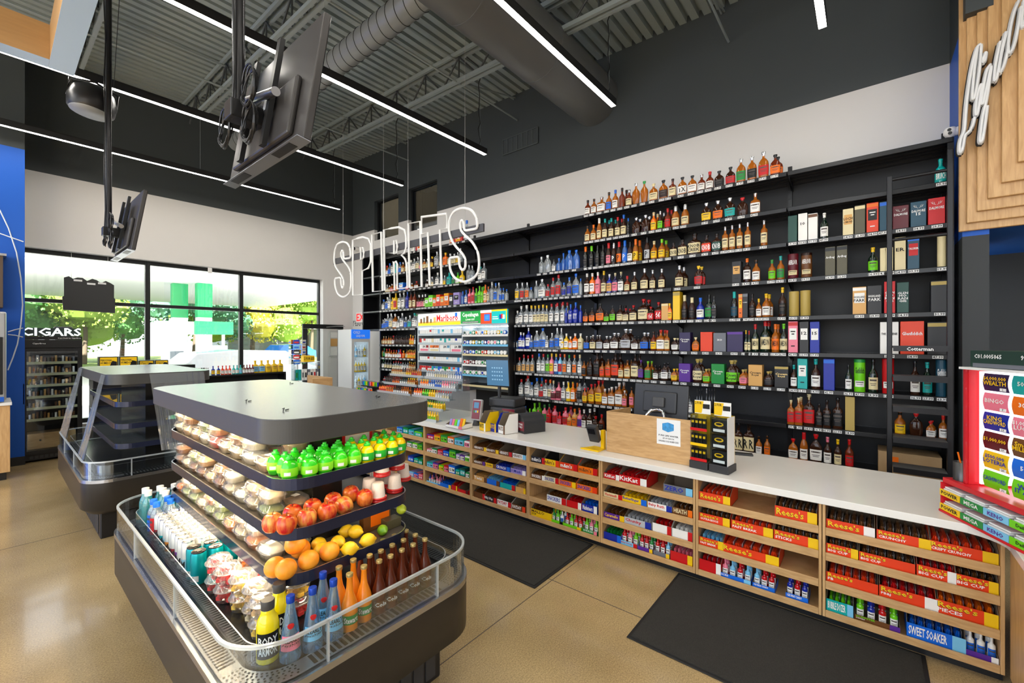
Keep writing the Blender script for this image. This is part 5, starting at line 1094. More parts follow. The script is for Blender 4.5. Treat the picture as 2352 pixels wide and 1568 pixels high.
# ================================================================== ceiling televisions
tvm = mat('brown_black_tv_plastic', (.055,.051,.050), .32, .2); tvs = mat('silver_tv_edge', (.30,.32,.36), .3, .7)
def tv(y0, y1, label, poley, big):
    t = empty('television', label, 'television', (0,0,0)); xb, xt, zb_, zt = .906, 1.006, 2.675, 3.31
    n = Vector((xt-xb, 0, zt-zb_)).normalized(); out = Vector((-n.z, 0, n.x)).normalized()       # out points to the back of the set
    M = Matrix(((0, n.x, out.x, xb), (1, 0, 0, y0), (0, n.z, out.z, zb_), (0,0,0,1))); hh = math.hypot(xt-xb, zt-zb_); L = y1-y0
    m = MB(); m.bbox(0, L, 0, hh, -.035, 0, tvm, .006, M); m.bbox(.12, L-.12, .05, hh*.55, 0, .03, tvm, .012, M); m.build('casing', t)
    m = MB(); m.box(.005, L-.005, .008, hh-.005, -.037, -.0352, mat('dark_screen', (.01,.01,.012), .08), M); m.build('screen', t)
    m = MB(); m.box(0, L, -.004, 0, -.036, .028, tvs, M); m.box(.10, .30, -.006, -.004, -.02, .02, K['black'], M).box(L-.3, L-.1, -.006, -.004, -.02, .02, K['black'], M); m.build('lower_edge', t)
    m = MB(); m.bbox(L*.5-.14, L*.5+.14, hh*.38, hh*.86, .03, .042, mat('recessed_port_panel', (.05,.055,.065), .3, .3), .004, M); m.box(L*.5-.10, L*.5-.02, hh*.42, hh*.55, .042, .043, K['paper'], M)
    for k in range(5): m.box(L*.5+.02, L*.5+.10, hh*(.42+.05*k), hh*(.435+.05*k), .042, .043, K['ink'], M)
    m.build('port_panel', t)
    m = MB(); m.box(L*.5-.17, L*.5-.13, hh*.05, hh*.95, .042, .065, K['black'], M).box(L*.5+.13, L*.5+.17, hh*.05, hh*.95, .042, .065, K['black'], M)
    m.tube([M @ Vector((L*.5-.30, hh*.38, .085)), M @ Vector((L*.5+.30, hh*.62, .085))], .021, K['steel'] if 'steel' in K else steel, 12); m.build('mount_rail', t)
    px_ = .800; m = MB(); m.tube([(px_, poley, 2.93), (px_, poley, zc(poley))], .028, mat('black_pole', (.03,.03,.032), .25, .5), 16).tube([(px_, poley, 2.93), (px_+.002, poley, 2.86)], .034, K['black'], 12); m.bbox(px_-.05, px_+.10, poley-.05, poley+.05, 2.86, 2.95, K['black'], .006); m.build('ceiling_pole', t)
    m = MB()
    for q in range(3):
        c = Vector((px_+.00, poley-.14+.33*(q == 2), 2.98-.17*(q == 1)-.1*(q == 2)))
        for a in range(4):
            r_ = .075+.006*a; m.tube([c+Vector((.012*math.sin(w*.7+a), r_*math.cos(w), r_*math.sin(w)*1.1)) for w in [2*math.pi*k/18 for k in range(18)]], .0045, K['black'], 5, closed=True)
    m.tube([(px_-.032+.006*math.sin(k*1.3), poley-.03+.004*math.cos(k), 2.95+.18*k) for k in range(17)], .006, K['black'], 5)
    w = m.build('cable_bundle', t); w['kind'] = 'stuff'
tv(1.975, 2.935, 'large black television seen from behind, tilted down on a ceiling pole, nearest the camera', 2.45, True)
tv(5.73, 6.69, 'smaller looking black television on a long pole, in front of the window wall', 6.2, False)
# speaker, wood ceiling frame
sp = empty('pendant_speaker', 'black round pendant speaker hanging under the roof joist at left', 'speaker', (.69, 6.42, 4.20)); sp.rotation_euler = (.0, .10, 0)
MB().lathe([(.10,.27),(.17,.22),(.20,.12),(.19,.02),(.175,0)], K['black'], 28).build('housing', sp); MB().lathe([(.172,.001),(.17,-.008),(.0001,-.010)], mat('grey_speaker_grille', (.28,.30,.31), .5, .3), 28).build('grille', sp)
MB().tube([(-.19,0,.10),(-.19,0,.28),(0,0,.34),(.19,0,.28),(.19,0,.10)], .012, K['black'], 8).build('bracket', sp)
for s in (-.15, .15): MB().tube([(s, 0, .29), (s*.6, 0, 1.4)], .003, K['black'], 4).build('hanging_cable', sp)
fr = empty('ceiling_frame', 'hanging maple frame with pale blue-lit lower edge, top left corner', 'frame', (0,0,0)); fz = 4.3
palef = mat('white_edge_painted_blue_light', (.42,.58,.80), .4)  # white lower edge; the blue light on it is put into this colour
xo, yo = onZ(170, 175, fz)
for nm, a in (('side_panel', (xo-.17, xo, yo-3.6, yo)), ('end_panel', (xo-3.6, xo-.171, yo-.17, yo))):
    m = MB(); x0, x1, y0, y1 = a; m.box(x0, x1, y0, y1, fz, fz+.004, palef).box(x0, x1, y0, y1, fz+.0045, fz+.32, mat('warm_maple', (.52,.31,.13), .45, noise=(5,.12,(1,1,8))))
    m.build(nm, fr)
for y in (yo-.3, yo-2.4): MB().tube([(xo-.08, y, fz+.32), (xo-.08, y, zc(y))], .003, steel, 4).build('hanging_wire', fr)
# ================================================================== wooden wall sign at the right
lq = empty('wood_sign', 'stepped maple sign panel with white script lettering, top right corner', 'sign', (0,0,0))
for i, (px, py) in enumerate(((2201,534),(2219,514),(2242.5,487),(2267,458),(2298.6,422),(2336,375))):
    X = 5.045-.035*i; Y = onX(px, X)[0]; z = zX(px, py, X); m = MB(); m.bbox(X-.035, X, -2.9+.12*i, Y, z, 5.1-.1*i, maplez, .006); m.build('stepped_board', lq)
lw_ = mat('white_channel_letter', (.70,.71,.72), .35); lk = mat('black_letter_side', (.03,.028,.027), .4)
LX = 4.82
def stroke(P, r=.009):
    for _ in range(2):
        Q = [P[0]]
        for a, b in zip(P, P[1:]): Q += [(a[0]*.75+b[0]*.25, a[1]*.75+b[1]*.25), (a[0]*.25+b[0]*.75, a[1]*.25+b[1]*.75)]
        P = Q+[P[-1]]
    P = [(2160+.2424*a, .2424*b) for a, b in P]; q = [(LX, onX(a, LX)[0], zX(a, b, LX)) for a, b in P]; m = MB(); m.tube(q, r, lw_, 8); m.tube([(x+.022, y, z) for x, y, z in q], r*1.5, lw_, 8); m.tube([(x+.06, y, z) for x, y, z in q], r*1.9, lk, 8); return m
for nm, P in (('letter_l', [(385,415),(350,430),(300,620),(262,850),(240,1060),(230,1240),(192,1310),(180,1400),(187,1465),(215,1400),(232,1270),(275,1245),(308,1190),(325,1110)]), ('letter_l_loop', [(388,420),(376,620),(342,850),(306,965),(300,900),(322,650),(355,440)]),
              ('letter_i', [(388,792),(355,870),(334,1000),(332,1085),(348,1100),(376,950),(392,800)]), ('letter_i_dot', [(430,490),(402,560),(402,600),(424,570),(436,495)]),
              ('letter_q', [(478,605),(440,650),(402,850),(386,960),(396,1012),(422,900),(466,700),(480,625)]), ('letter_q_tail', [(482,640),(440,940),(402,1080),(380,1250),(372,1345),(396,1350),(420,1200),(446,1000)]),
              ('letter_u', [(568,390),(522,600),(506,745),(516,782),(545,700),(575,500),(622,300)]), ('letter_u_stem', [(628,300),(578,500),(552,660),(562,705),(610,600),(640,470)]),
              ('letter_o', [(745,0),(692,120),(650,330),(640,480),(656,522),(700,430),(740,250),(765,60)]), ('letter_r', [(792,0),(772,150),(766,262),(786,262),(812,120)])):
    stroke(P).build('letter_stroke', lq)
sc = empty('security_camera', 'white security camera on the blue wall beside the wood sign', 'camera', (5.20, -.548, zX(2186, 304, 5.20)))
MB().lathe([(.0001,-.045),(.03,-.035),(.045,-.01),(.045,.02),(.03,.04),(.0001,.045)], K['white'], 20).build('body', sc); MB().tube([(-.046,.012,.012), (-.040,.010,.012)], .013, K['black'], 12).tube([(-.046,.008,-.016), (-.040,.006,-.016)], .013, K['black'], 12).build('lens', sc); MB().tube([(.0,-.02,.0), (.005,-.051,.005)], .036, K['white'], 14).build('mount', sc)
# ================================================================== rolling ladder
la = empty('rolling_ladder', 'black steel rolling ladder standing before the right end of the shelves', 'ladder', (0,0,0)); LX2 = 4.95
yl0, yl1 = onX(2182, LX2)[0], onX(2043, LX2)[0]; steelk = mat('black_ladder_steel', (.016,.016,.018), .35, .3); tread = mat('worn_tread', (.11,.11,.11), .5, .3)
for y, zt in ((yl0, 3.3), (yl1, 3.17)): MB().bbox(LX2-.02, LX2+.02, y-.018, y+.018, .02, zt, steelk, .004).build('rail', la)
for k, z in enumerate((.17, .43, .69, .94, 1.20, 1.46, 1.71)):
    m = MB(); m.bbox(LX2-.10, LX2+.10, yl0+.02, yl1-.02, z-.02, z, tread, .003).box(LX2-.102, LX2-.10, yl0+.02, yl1-.02, z-.045, z+.001, steelk)
    if k == 6: m.text('Cotterman', (LX2-.1035, (yl0+yl1)/2+.08, z-.040), (0,-1,0), (0,0,1), .16, .03, K['paper'])
    m.build('tread', la)
for z in (2.62, 3.14): MB().tube([(LX2, yl0, z), (LX2, yl1, z)], .014, steelk, 8).build('cross_bar', la)
for y in (yl0, yl1): MB().lathe([(.02,0),(.02,.02)], K['black'], 12, o=(LX2, y, 0)).build('rubber_foot', la)
for i, (z, h) in enumerate(((.02, .30), (.36, .30))): pass
m = MB(); m.bbox(5.22, 5.52, -.50, -.08, .531, .74, mat('brown_cardboard', (.42,.27,.13), .7, noise=(8,.08)), .004).box(5.218, 5.22, -.22, -.30+.16, .63, .70, card('o'))
o = tag(m.build('cardboard_box'), 'brown cardboard box with orange sticker on the bottom shelf behind the ladder', 'box')
# ================================================================== floor mats
matm = mat('black_entrance_mat', (.040,.038,.034), .95, 0, .2, noise=(150,.35), bump=.5); rub = mat('mat_rubber_edge', (.012,.012,.012), .6)
for x0, x1, y0, y1, w in ((2.447, 3.30, 1.81, 4.9, 'between the islands and the gum shelves'), (2.39, 3.30, -.25, 1.095, 'in front of the orange candy boxes')):
    m = MB(); m.bbox(x0, x1, y0, y1, .001, .007, rub, .002).box(x0+.02, x1-.02, y0+.02, y1-.02, .007, .011, matm); tag(m.build('floor_mat'), 'black ribbed floor mat %s' % w, 'mat')
# ================================================================== till on the counter
tl = empty('till_screen_box', 'light maple privacy box around the till on the white counter', 'cabinet', (0,0,0)); zt = CT1+.001; tx0 = 3.385; y0t, y1t = onX(1590, tx0)[0], onX(1393, tx0)[0]; th = zt+.345
m = MB(); m.bbox(tx0, tx0+.02, y0t, y1t, zt, th, maple, .002); m.build('front_panel', tl)
for y in (y0t, y1t-.02): 
    m = MB(); m.add([(tx0+.021,y,zt),(tx0+.45,y,zt),(tx0+.45,y,th-.02),(tx0+.021,y,th),(tx0+.021,y+.02,zt),(tx0+.45,y+.02,zt),(tx0+.45,y+.02,th-.02),(tx0+.021,y+.02,th)], [(0,1,2,3),(7,6,5,4),(0,4,5,1),(1,5,6,2),(2,6,7,3),(3,7,4,0)], maple); m.build('side_panel', tl)
m = MB(); yp = onX(1563, tx0)[0]; m.box(tx0-.0015, tx0-.0005, yp, yp+.185, .935, 1.135, K['paper'])
pb = mat('water_case_blue', (.05,.30,.62), .5, noise=(50,.5)); m.add([(tx0-.003, yp+.14, 1.05), (tx0-.003, yp+.095, 1.035), (tx0-.003, yp+.05, 1.052), (tx0-.003, yp+.05, 1.10), (tx0-.003, yp+.095, 1.112), (tx0-.003, yp+.14, 1.10)], [(0,1,2,3,4,5)], pb)
for k, s in enumerate(('PURE LIFE WATER', '$7.99 EACH', 'AVAILABLE COLD IN BEER CAVE')): m.text(s, (tx0-.0025, yp+.17, 1.0-.022*k), (0,-1,0), (0,0,1), .155, .012, K['ink'])
tag(m.build('paper_notice'), 'white paper notice with blue water case taped to the wooden till box', 'sign')
mo = empty('till_monitor', 'black till monitor seen from behind above the wooden box', 'monitor', (3.62, (y0t+y1t)/2-.02, zt)); mo.rotation_euler = (0,0,-.04)
my = .235
m = MB(); M = Matrix.Translation((0,0,.30)) @ Matrix.Rotation(.12, 4, 'Y'); m.bbox(-.012, .012, -my, my, 0, .28, mat('till_plastic', (.03,.031,.034), .4), .008, M).bbox(-.03, -.010, -my*.62, my*.62, .04, .22, mat('till_plastic'), .012, M); m.build('screen_casing', mo)
MB().bbox(-.055, -.03, -.05, .05, .09, .17, mat('till_bracket', (.06,.058,.055), .4), .006, M).build('bracket', mo)
m = MB(); m.tube([(-.10, -.105, .001), (-.10, -.105, .26), (-.095, -.085, .32), (-.06, -.05, .365), (-.05, 0, .375), (-.06, .05, .365), (-.095, .085, .32), (-.10, .105, .26), (-.10, .105, .001)], .014, K['chrome'], 12); m.build('tube_stand', mo)
m = MB()
for y in (-.15, -.05, .05, .15): m.tube([M @ Vector((-.0135, y, .26)), M @ Vector((-.012, y, .26))], .006, K['black'], 8)
m.build('screws', mo)['kind'] = 'stuff'
cx_, cy_ = onZ(1384, 1036, CT1)
cd = empty('card_reader', 'black card reader on a bright yellow stand left of the wooden till box', 'card reader', (cx_+.02, cy_+.06, zt)); yel = mat('signal_yellow', (.90,.55,.0), .35)
m = MB(); m.prism([(-.07,.13),(-.075,-.05),(.06,-.05),(.06,.06)], 0, .012, yel); m.bbox(.02, .06, -.05, -.02, .012, .17, yel, .003); m.build('stand', cd)
m = MB(); M = Matrix.Translation((-.02,.0,.12)) @ Matrix.Rotation(-.45, 4, 'Y'); m.bbox(-.05, .0, -.045, .05, -.03, .13, mat('till_plastic'), .008, M).box(-.052, -.05, -.03, .035, .06, .11, mat('dark_screen'), M); m.build('terminal', cd)
# cigar display towers
bx, by = onZ(1600, 1075, CT1)
ct_ = empty('cigar_rack', 'two-tower clear counter rack of black and yellow cigar packs by the till', 'rack', (bx+.045, by-.02, zt)); ct_.rotation_euler = (0,0,-.12)
for k, dy in enumerate((0, -.145)):
    m = MB(); m.bbox(-.06, .10, dy-.07, dy+.065, 0, .055, mat('black_rack_base', (.03,.03,.032), .4), .003); m.build('base', ct_)
    m = MB(); m.box(-.05, -.048, dy-.062, dy+.06, .056, .40, acr).box(.085, .09, dy-.062, dy+.06, .056, .40, mat('rack_back_card', pc('y'), .5)).box(-.05, .085, dy+.057, dy+.06, .056, .40, acr).box(-.05, .085, dy-.062, dy-.059, .056, .40, card('w') if k else acr); m.build('tower', ct_)
    m = MB(); m.box(.02, .026, dy-.06, dy+.058, .40, .50, card('w')); m.add([(.019,dy+.058,.405),(.019,dy+.005,.405),(.019,dy-.01,.495),(.019,dy+.058,.495)], [(0,1,2,3)], card('y')); m.box(.018, .019, dy-.055, dy-.005, .44, .475, K['ink']); m.text('2 FOR', (.0175, dy+.054, .47), (0,-1,0), (0,0,1), .05, .02, K['ink']); m.build('header_card', ct_)
    for j in range(3):
        z = .062+.112*j
        if k == 0:
            for q in range(4):
                m = MB(); m.bbox(-.044, -.02, dy-.052+.028*q, dy-.028+.028*q, z, z+.085, card('k'), .003).bbox(-.0455, -.0442, dy-.049+.028*q, dy-.031+.028*q, z+.052, z+.07, card('y'), .0005); tag(m.build('cigar_pouch', None, loc=ct_.location, rz=-.12), 'slim black cigar pouch, %s from right, %s shelf of the counter rack' % (ORD[q], ['lower', 'middle', 'upper'][j]), 'cigar pouch', 'slim cigar pouches in the counter rack')
            MB().box(-.053, -.050, dy-.062, dy+.060, z-.004, z+.016, card('r' if j != 1 else 'y')).build('shelf_lip', ct_)
        else:
            m = MB(); m.bbox(-.044, .06, dy-.052, dy+.052, z, z+.095, card('k'), .003).box(-.0455, -.0445, dy-.04, dy+.04, z+.008, z+.028, card('w')); m.add([(-.0456, dy+.032*math.cos(a), z+.062+.016*math.sin(a)) for a in [math.pi*2*q/14 for q in range(14)]], [tuple(range(14))], card('y')); m.add([(-.0462, dy+.022*math.cos(a), z+.064+.008*math.sin(a)) for a in [math.pi*2*q/14 for q in range(14)]], [tuple(range(14))], card('k'))
            tag(m.build('cigar_tin', None, loc=ct_.location, rz=-.12), 'black cigar box with yellow oval, %s in the right tower of the counter rack' % ['lowest', 'middle', 'topmost'][j], 'cigar box', None)
x, y = onZ(1700, 1045, CT1); m = MB(); m.bbox(-.03, .03, -.09, .09, 0, .015, mat('till_plastic'), .005); tag(m.build('black_scanner', loc=(x+.02, y, zt), rz=.3), 'flat black handheld device lying on the counter right of the cigar rack', 'device')
# ================================================================== lottery ticket dispenser
lx, ly = onZ(2155, 1172, CT1); ang = math.atan2(-.46, -.915)
lo = empty('lottery_dispenser', 'lit lottery ticket dispenser with red base on the counter corner', 'ticket dispenser', (lx, ly, zt), ang)   # local +x runs left to right along its face
redp = mat('lottery_red', (.62,.012,.02), .3); litp = mat('lit_white_panel', (1,1,1), .5, emit=(.90,.93,1), es=.75)
LW = .86
# face looks along local +y rotated; front is local y = 0, the body goes to negative... keep the front towards the camera
m = MB(); sgn = 1
m.bbox(0, LW, -.30, -.0, .0, .012, redp, .003).bbox(0, LW, -.30, -.02, .162, .19, redp, .003).box(.0, .006, -.30, -.01, .012, .162, redp).box(LW-.006, LW, -.30, -.01, .012, .162, redp).box(0, LW, -.30, -.29, .012, .162, redp).box(0, LW, -.28, -.02, .085, .091, redp)
m.build('base_box', lo)
cols6 = 'ygBlNy'; names6 = ['POWER', 'MEGA', 'KENO', 'DAILY', 'PICK 3', 'POWER']
for r_ in range(2):
    for k in range(6):
        w = LW/6; m = MB(); z = .013+.079*r_
        m.box(w*k+.002, w*(k+1)-.002, -.012, -.006, z, z+.034, card(cols6[k])); m.text(['POWER','GREEN','GAME' if r_ else 'KENO','Daily 3','PICK','POWER'][k], (w*(k+1)-.012, -.005, z+.008), (-1,0,0), (0,0,1), w-.024, .02, ink_for(cols6[k]) if k != 2 else card('p')) if 0 else m.text(['POWER','MEGA','KENO','Daily 3','PICK 4','POWER'][k], (w*k+.012, -.0045, z+.008), (1,0,0), (0,0,1), w-.024, .02, card('p') if k == 2 else ink_for(cols6[k]))
        m.build('slip_pocket', lo)
        m = MB()
        for q in range(5): m.box(w*k+.012, w*(k+1)-.014, -.20, -.018-.006*(q % 3), z+.001+.010*q, z+.008+.010*q, K['paper'])
        o = m.build('slip_stack', lo); o['kind'] = 'stuff'
m = MB(); B0, B1 = .19, .80
m.box(.115, .122, -.27, -.06, .191, B1, redp).box(.10, .115, -.20, -.05, .191, B1, mat('red_film', (.55,.02,.03), .15)).box(.122, LW, -.27, -.25, .191, B1, K['white']).box(.10, LW, -.28, -.03, B1, B1+.012, K['white']); m.build('cabinet', lo)
m = MB(); m.box(.13, LW-.005, -.249, -.245, .20, B1-.005, litp).box(.13, .142, -.244, -.10, .20, B1-.01, litp); m.build('light_panel', lo)
TK = ['$4,000,000|WEALTH', '500X', 'LUCKY|X', '$2,000', 'BINGO', '300s', 'MEGA|MULTI', '100X', 'KING|CARDWORD', '$1,000,000|LUCKY', 'ACES', 'SPADES', '$1,000,000', 'Smokin|MILLION', 'BLAZING', '7s', '$500,000|LOTERIA', '50s', 'WIN', 'CASH', 'CASHWORD', 'WIN|IT ALL', '10X', '20X']
tc_ = 'PtKNrorBNiymmHDrybLtllpt'
for r_ in range(6):
    for k in range(4):
        w = .165; x0 = .155+w*k+.006*r_*0; z0 = B1-.105-.099*r_; m = MB(); n = 8
        ch = tc_[r_*4+k] if r_ != 1 or k else 'i'
        vs = [(x0+xx, -.100+.008*math.sin(math.pi*j/n), z0+.088*j/n) for j in range(n+1) for xx in (.008, w-.012)]
        m.add(vs, [(2*j, 2*j+1, 2*j+3, 2*j+2) for j in range(n)], card(ch), True)
        tkk = TK[r_*4+k].split('|')
        for q, s in enumerate(tkk): m.text(s, (x0+.016, -.088, z0+.052-.022*q+(.0 if len(tkk) > 1 else -.012)), (1,0,0), (0,0,1), w-.034, .022, mat('gold_print', pc('y'), .5) if ch in 'PNmHDKrpQ' else card('w') if ch in 'tobLi' else card('N'))
        m.box(x0+w-.05, x0+w-.016, -.088, -.0865, z0+.006, z0+.02, K['paper']); m.text(str(r_*6+k+1), (x0+w-.042, -.086, z0+.008), (1,0,0), (0,0,1), .018, .010, K['ink'])
        m.build('ticket_bin', lo)
        if 0: pass
m = MB(); m.bbox(.13, LW, -.27, -.06, B1+.013, B1+.10, mat('dark_green_carton', (.012,.04,.03), .5), .003).box(.15, .70, -.0595, -.058, B1+.015, B1+.035, card('X')); m.text('C01.0005065', (.16, -.058, B1+.06), (1,0,0), (0,0,1), .16, .022, K['paper']); m.text('9 LITERS', (.42, -.058, B1+.06), (1,0,0), (0,0,1), .12, .022, K['paper'])
o = m.build('wine_carton', loc=(lx, ly, zt), rz=ang); tag(o, 'dark green case lettered 9 LITERS on top of the lottery dispenser', 'box')
for c_ in list(lo.children)+[o]:
    for v in c_.data.vertices: v.co.y = -v.co.y
pc_ = empty('pencil_cup', 'black mesh pencil cup with an orange pencil on the red lottery base', 'cup', (0,0,0)); M = Matrix.Translation((lx, ly, zt)) @ Matrix.Rotation(ang, 4, 'Z'); pc_.matrix_world = M @ Matrix.Translation((.055, .075, .1905))
MB().lathe([(.036,0),(.036,.10),(.034,.10),(.034,.003),(.0001,.003)], clear('smoked_mesh', (.10,.10,.10), .1, .3, .3, frost=.3), 20).build('cup_body', pc_); MB().tube([(.02,0,.005), (-.015,-.01,.15)], .004, card('o'), 6).build('pencil', pc_)
# ================================================================== counter left: racks of miniatures, lottery terminal, snack boxes
def tier_rack(y0, y1, label, seqs, nm):
    t = empty('tiered_rack', label, 'rack', (0,0,0)); X0 = 3.30
    for i in range(5):
        z = CT1+.012+.112*i; x = X0+.105*i
        m = MB(); m.box(x, x+.10, y0, y1, z-.004, z, acr).box(x-.003, x, y0, y1, z-.012, z+.022, acre); m.build('tier', t)
    for y in (y0, y1-.004):
        m = MB(); vs = [(X0, y, CT1+.001), (X0+.55, y, CT1+.001), (X0+.55, y, CT1+.50), (X0+.42, y, CT1+.50), (X0, y, CT1+.06)]
        m.add(vs+[(a, b+.004, c) for a, b, c in vs], [(0,1,2,3,4), (9,8,7,6,5)], acr); m.build('side_sheet', t)
    for i, sq in enumerate(seqs):
        z = CT1+.0125+.112*i; x = X0+.105*i+.03; n = int((y1-y0-.03)/.043); tot = len(sq)
        for k in range(n):
            y = y1-.025-.043*k; a, b, c = sq[min(tot-1, k*tot//n)]
            for j in range(2 if i < 4 else 1):
                bme, lme, cme = shape_meshes('v' if a in 'cby' else 'r'); h = .095 if i != 4 else .11
                o = link('miniature_bottle', bme, loc=(x+.042*j, y, z), scale=(.034, .034, h), mats=[glass(a)]); tag(o, '%s miniature bottle, %s from left, %s tier, %s, %s' % (pn(a), ORD[k], ['lowest','second','third','fourth','top'][i], nm, ['front','back'][j]), 'miniature bottle', 'miniatures on the %s tier, %s' % (['lowest','second','third','fourth','top'][i], nm))
                if j == 0: link('label', lme, o, mats=[pap(b)])
                link('cap', cme, o, mats=[capm(c)])
tier_rack(4.62, 5.38, 'clear tiered rack of red and amber miniature bottles at the far counter end', [['Arr','Rry','Aor','Rwr'], ['rwr','DCr','AwA','Rrr'], ['ork','Aor','DwD','AwA'], ['DkD','RoR','GwG','ACy'], ['ACw','ACw','DCk','AyA','Ark','AoA']], 'far rack')
tier_rack(3.86, 4.59, 'clear tiered rack of yellow, green and clear miniature bottles near the lottery terminal', [['rrr','Aor','yyy','yly'], ['rwr','yyy','ygg','yyg'], ['owr','lgl','yyy','cwr','cCr'], ['owy','bwb','cbN','iwi','cwi'], ['cwo','cCw','cCs','cws','bwb']], 'near rack')
def at8(px, py): return onZ(px, py, CT1)
mar = mat('maroon_plastic', (.20,.012,.025), .35); blk = mat('till_plastic')
x, y = at8(1152, 985)
lt = empty('lottery_terminal', 'black and maroon lottery terminal with screens on the counter', 'terminal', (x+.27, y+.14, zt)); lt.rotation_euler = (0,0,.15)
m = MB(); m.bbox(-.12, .14, -.17, .17, 0, .20, blk, .02).bbox(-.10, .16, -.15, .20, .20, .30, blk, .02); m.build('body', lt)
m = MB(); m.box(-.122, -.12, -.16, .0, .08, .19, mar); m.text('Lottery', (-.1235, -.02, .14), (0,-1,0), (0,0,1), .12, .03, card('y')); m.build('maroon_panel', lt)
m = MB(); m.tube([(-.02, .10, .30), (-.02, .10, .44)], .02, blk, 10); M = Matrix.Translation((-.04,.10,.43)) @ Matrix.Rotation(-.08, 4, 'Y'); m.bbox(-.01, .01, -.155, .155, 0, .31, blk, .006, M); m.build('monitor', lt)
m = MB(); m.box(-.012, -.0105, -.148, .148, .008, .302, mat('blue_lit_screen', (.02,.06,.11), .15, emit=(.03,.12,.22), es=.7), M)
for a in range(5):
    for b in range(4): m.box(-.0135, -.0125, -.07+.032*a, -.052+.032*a, .07+.045*b, .085+.045*b, mat('screen_icon', (.2,.3,.4), .4, emit=(.15,.35,.5), es=.5), M)
m.build('screen', lt)
x = 3.76; y = onX(1183, 3.98)[0]+.10; m = MB(); m.box(-.02, .09, -.085, .085, 0, .02, K['black']); m.add([(-.02,-.085,.02),(-.02,.085,.02),(-.02,0,.26),(.09,-.085,.02),(.09,.085,.02),(.09,0,.26)], [(0,2,1),(3,4,5),(0,3,5,2),(1,2,5,4)], K['black']); m.add([(-.0215,-.05,.045),(-.0215,.05,.045),(-.0215,0,.20)], [(0,2,1)], mar)
m.add([(-.023, .016*math.cos(a), .09+.016*math.sin(a)) for a in [2*math.pi*q/12 for q in range(12)]], [tuple(range(12))], card('y')); tag(m.build('triangle_slip_holder', loc=(x+.22, y-.10, zt), rz=.2), 'black triangular play slip holder with maroon face beside the lottery terminal', 'slip holder')
x, y = at8(1090, 977); pp = empty('payment_terminal', 'maroon and grey ticket checker with small blue screen, front of the lottery terminal', 'terminal', (x+.03, y, zt)); pp.rotation_euler = (0,0,.25)
MB().lathe([(.055,0),(.04,.02),(.03,.06)], blk, 16).build('foot', pp); M = Matrix.Translation((-.01,0,.05)) @ Matrix.Rotation(.22, 4, 'Y')
m = MB(); m.bbox(-.02, .03, -.06, .06, 0, .24, mat('grey_plastic', (.45,.43,.43), .35), .012, M).bbox(-.024, -.02, -.05, .05, .02, .225, mar, .002, M); m.build('body', pp); m = MB(); m.box(-.026, -.024, -.03, .032, .14, .205, mat('blue_lit_screen'), M)
for a in range(3): m.box(-.026, -.024, -.03+.022*a, -.015+.022*a, .09, .115, card('yBg'[a]), M)
m.build('screen', pp)
x, y = at8(1180, 990); dm = empty('ticket_printer', 'domed black printer with maroon front and round logo on the counter', 'printer', (x+.12, y-.10, zt)); dm.rotation_euler = (0,0,-.35)
m = MB(); n = 10; P = [(.13*math.cos(math.pi*q/n)*1.0, .10+.09*math.sin(math.pi*q/n)) for q in range(n+1)]; P = [(-.13, 0)]+P[::-1]+[(.13, 0)]
vs = [(-.13, a, b) for a, b in P]+[(.13, a, b) for a, b in P]; k = len(P); m.add(vs, [tuple(range(k)), tuple(range(k, 2*k))[::-1]]+[(i, k+i, k+(i+1) % k, (i+1) % k) for i in range(k)], blk); m.build('housing', dm)
m = MB(); m.box(-.132, -.1305, -.125, .125, .025, .12, mar); m.add([(-.134, .06+.025*math.cos(a), .075+.025*math.sin(a)) for a in [2*math.pi*q/14 for q in range(14)]], [tuple(range(14))], card('y')); m.text('MICHIGAN', (-.134, .02, .08), (0,-1,0), (0,0,1), .12, .022, K['paper']); m.text('LOTTERY', (-.134, .02, .05), (0,-1,0), (0,0,1), .12, .022, K['paper']); m.build('front_panel', dm)
for i, (px, py, ch, ac, tx, w) in enumerate(((1108, 990, 'y', 'w', 'NUTS', 'yellow'), (1132, 992, 'N', 'y', 'NUTS', 'navy'), (1152, 997, 'w', 'H', 'NUTS', 'cream and white'))):
    x, y = at8(px, py)
    o = open_box(x+.01, y+.01, zt, .17, .115, .085, .20, ch, ac, tx, 'H' if ch == 'w' else 'k' if ch == 'y' else 'y', '%s snack nut carton with raised back card on the counter edge' % w, None, name='snack_carton'); o.rotation_euler = (0,0,-.25)
x, y = at8(1040, 985); o = open_box(x+.03, y+.02, zt, .16, .26, .03, .05, 'w', 'i', 'ICE', 'p', 'low white carton of pastel packets beside the miniatures', None, name='snack_carton')
for k, ch in enumerate('LilBoyL'[:6]):
    m = MB(); M = Matrix.Translation((x+.07, y+.125-.04*k, zt+.0035)) @ Matrix.Rotation(.3, 4, 'Y'); m.bbox(0, .012, -.017, .017, .0, .085+.02*(k > 3), card(ch), .003, M); tag(m.build('candy_packet'), '%s candy packet standing in the low white carton, %s from left' % (pn(ch), ORD[k]), 'packet', 'packets in the low white carton')
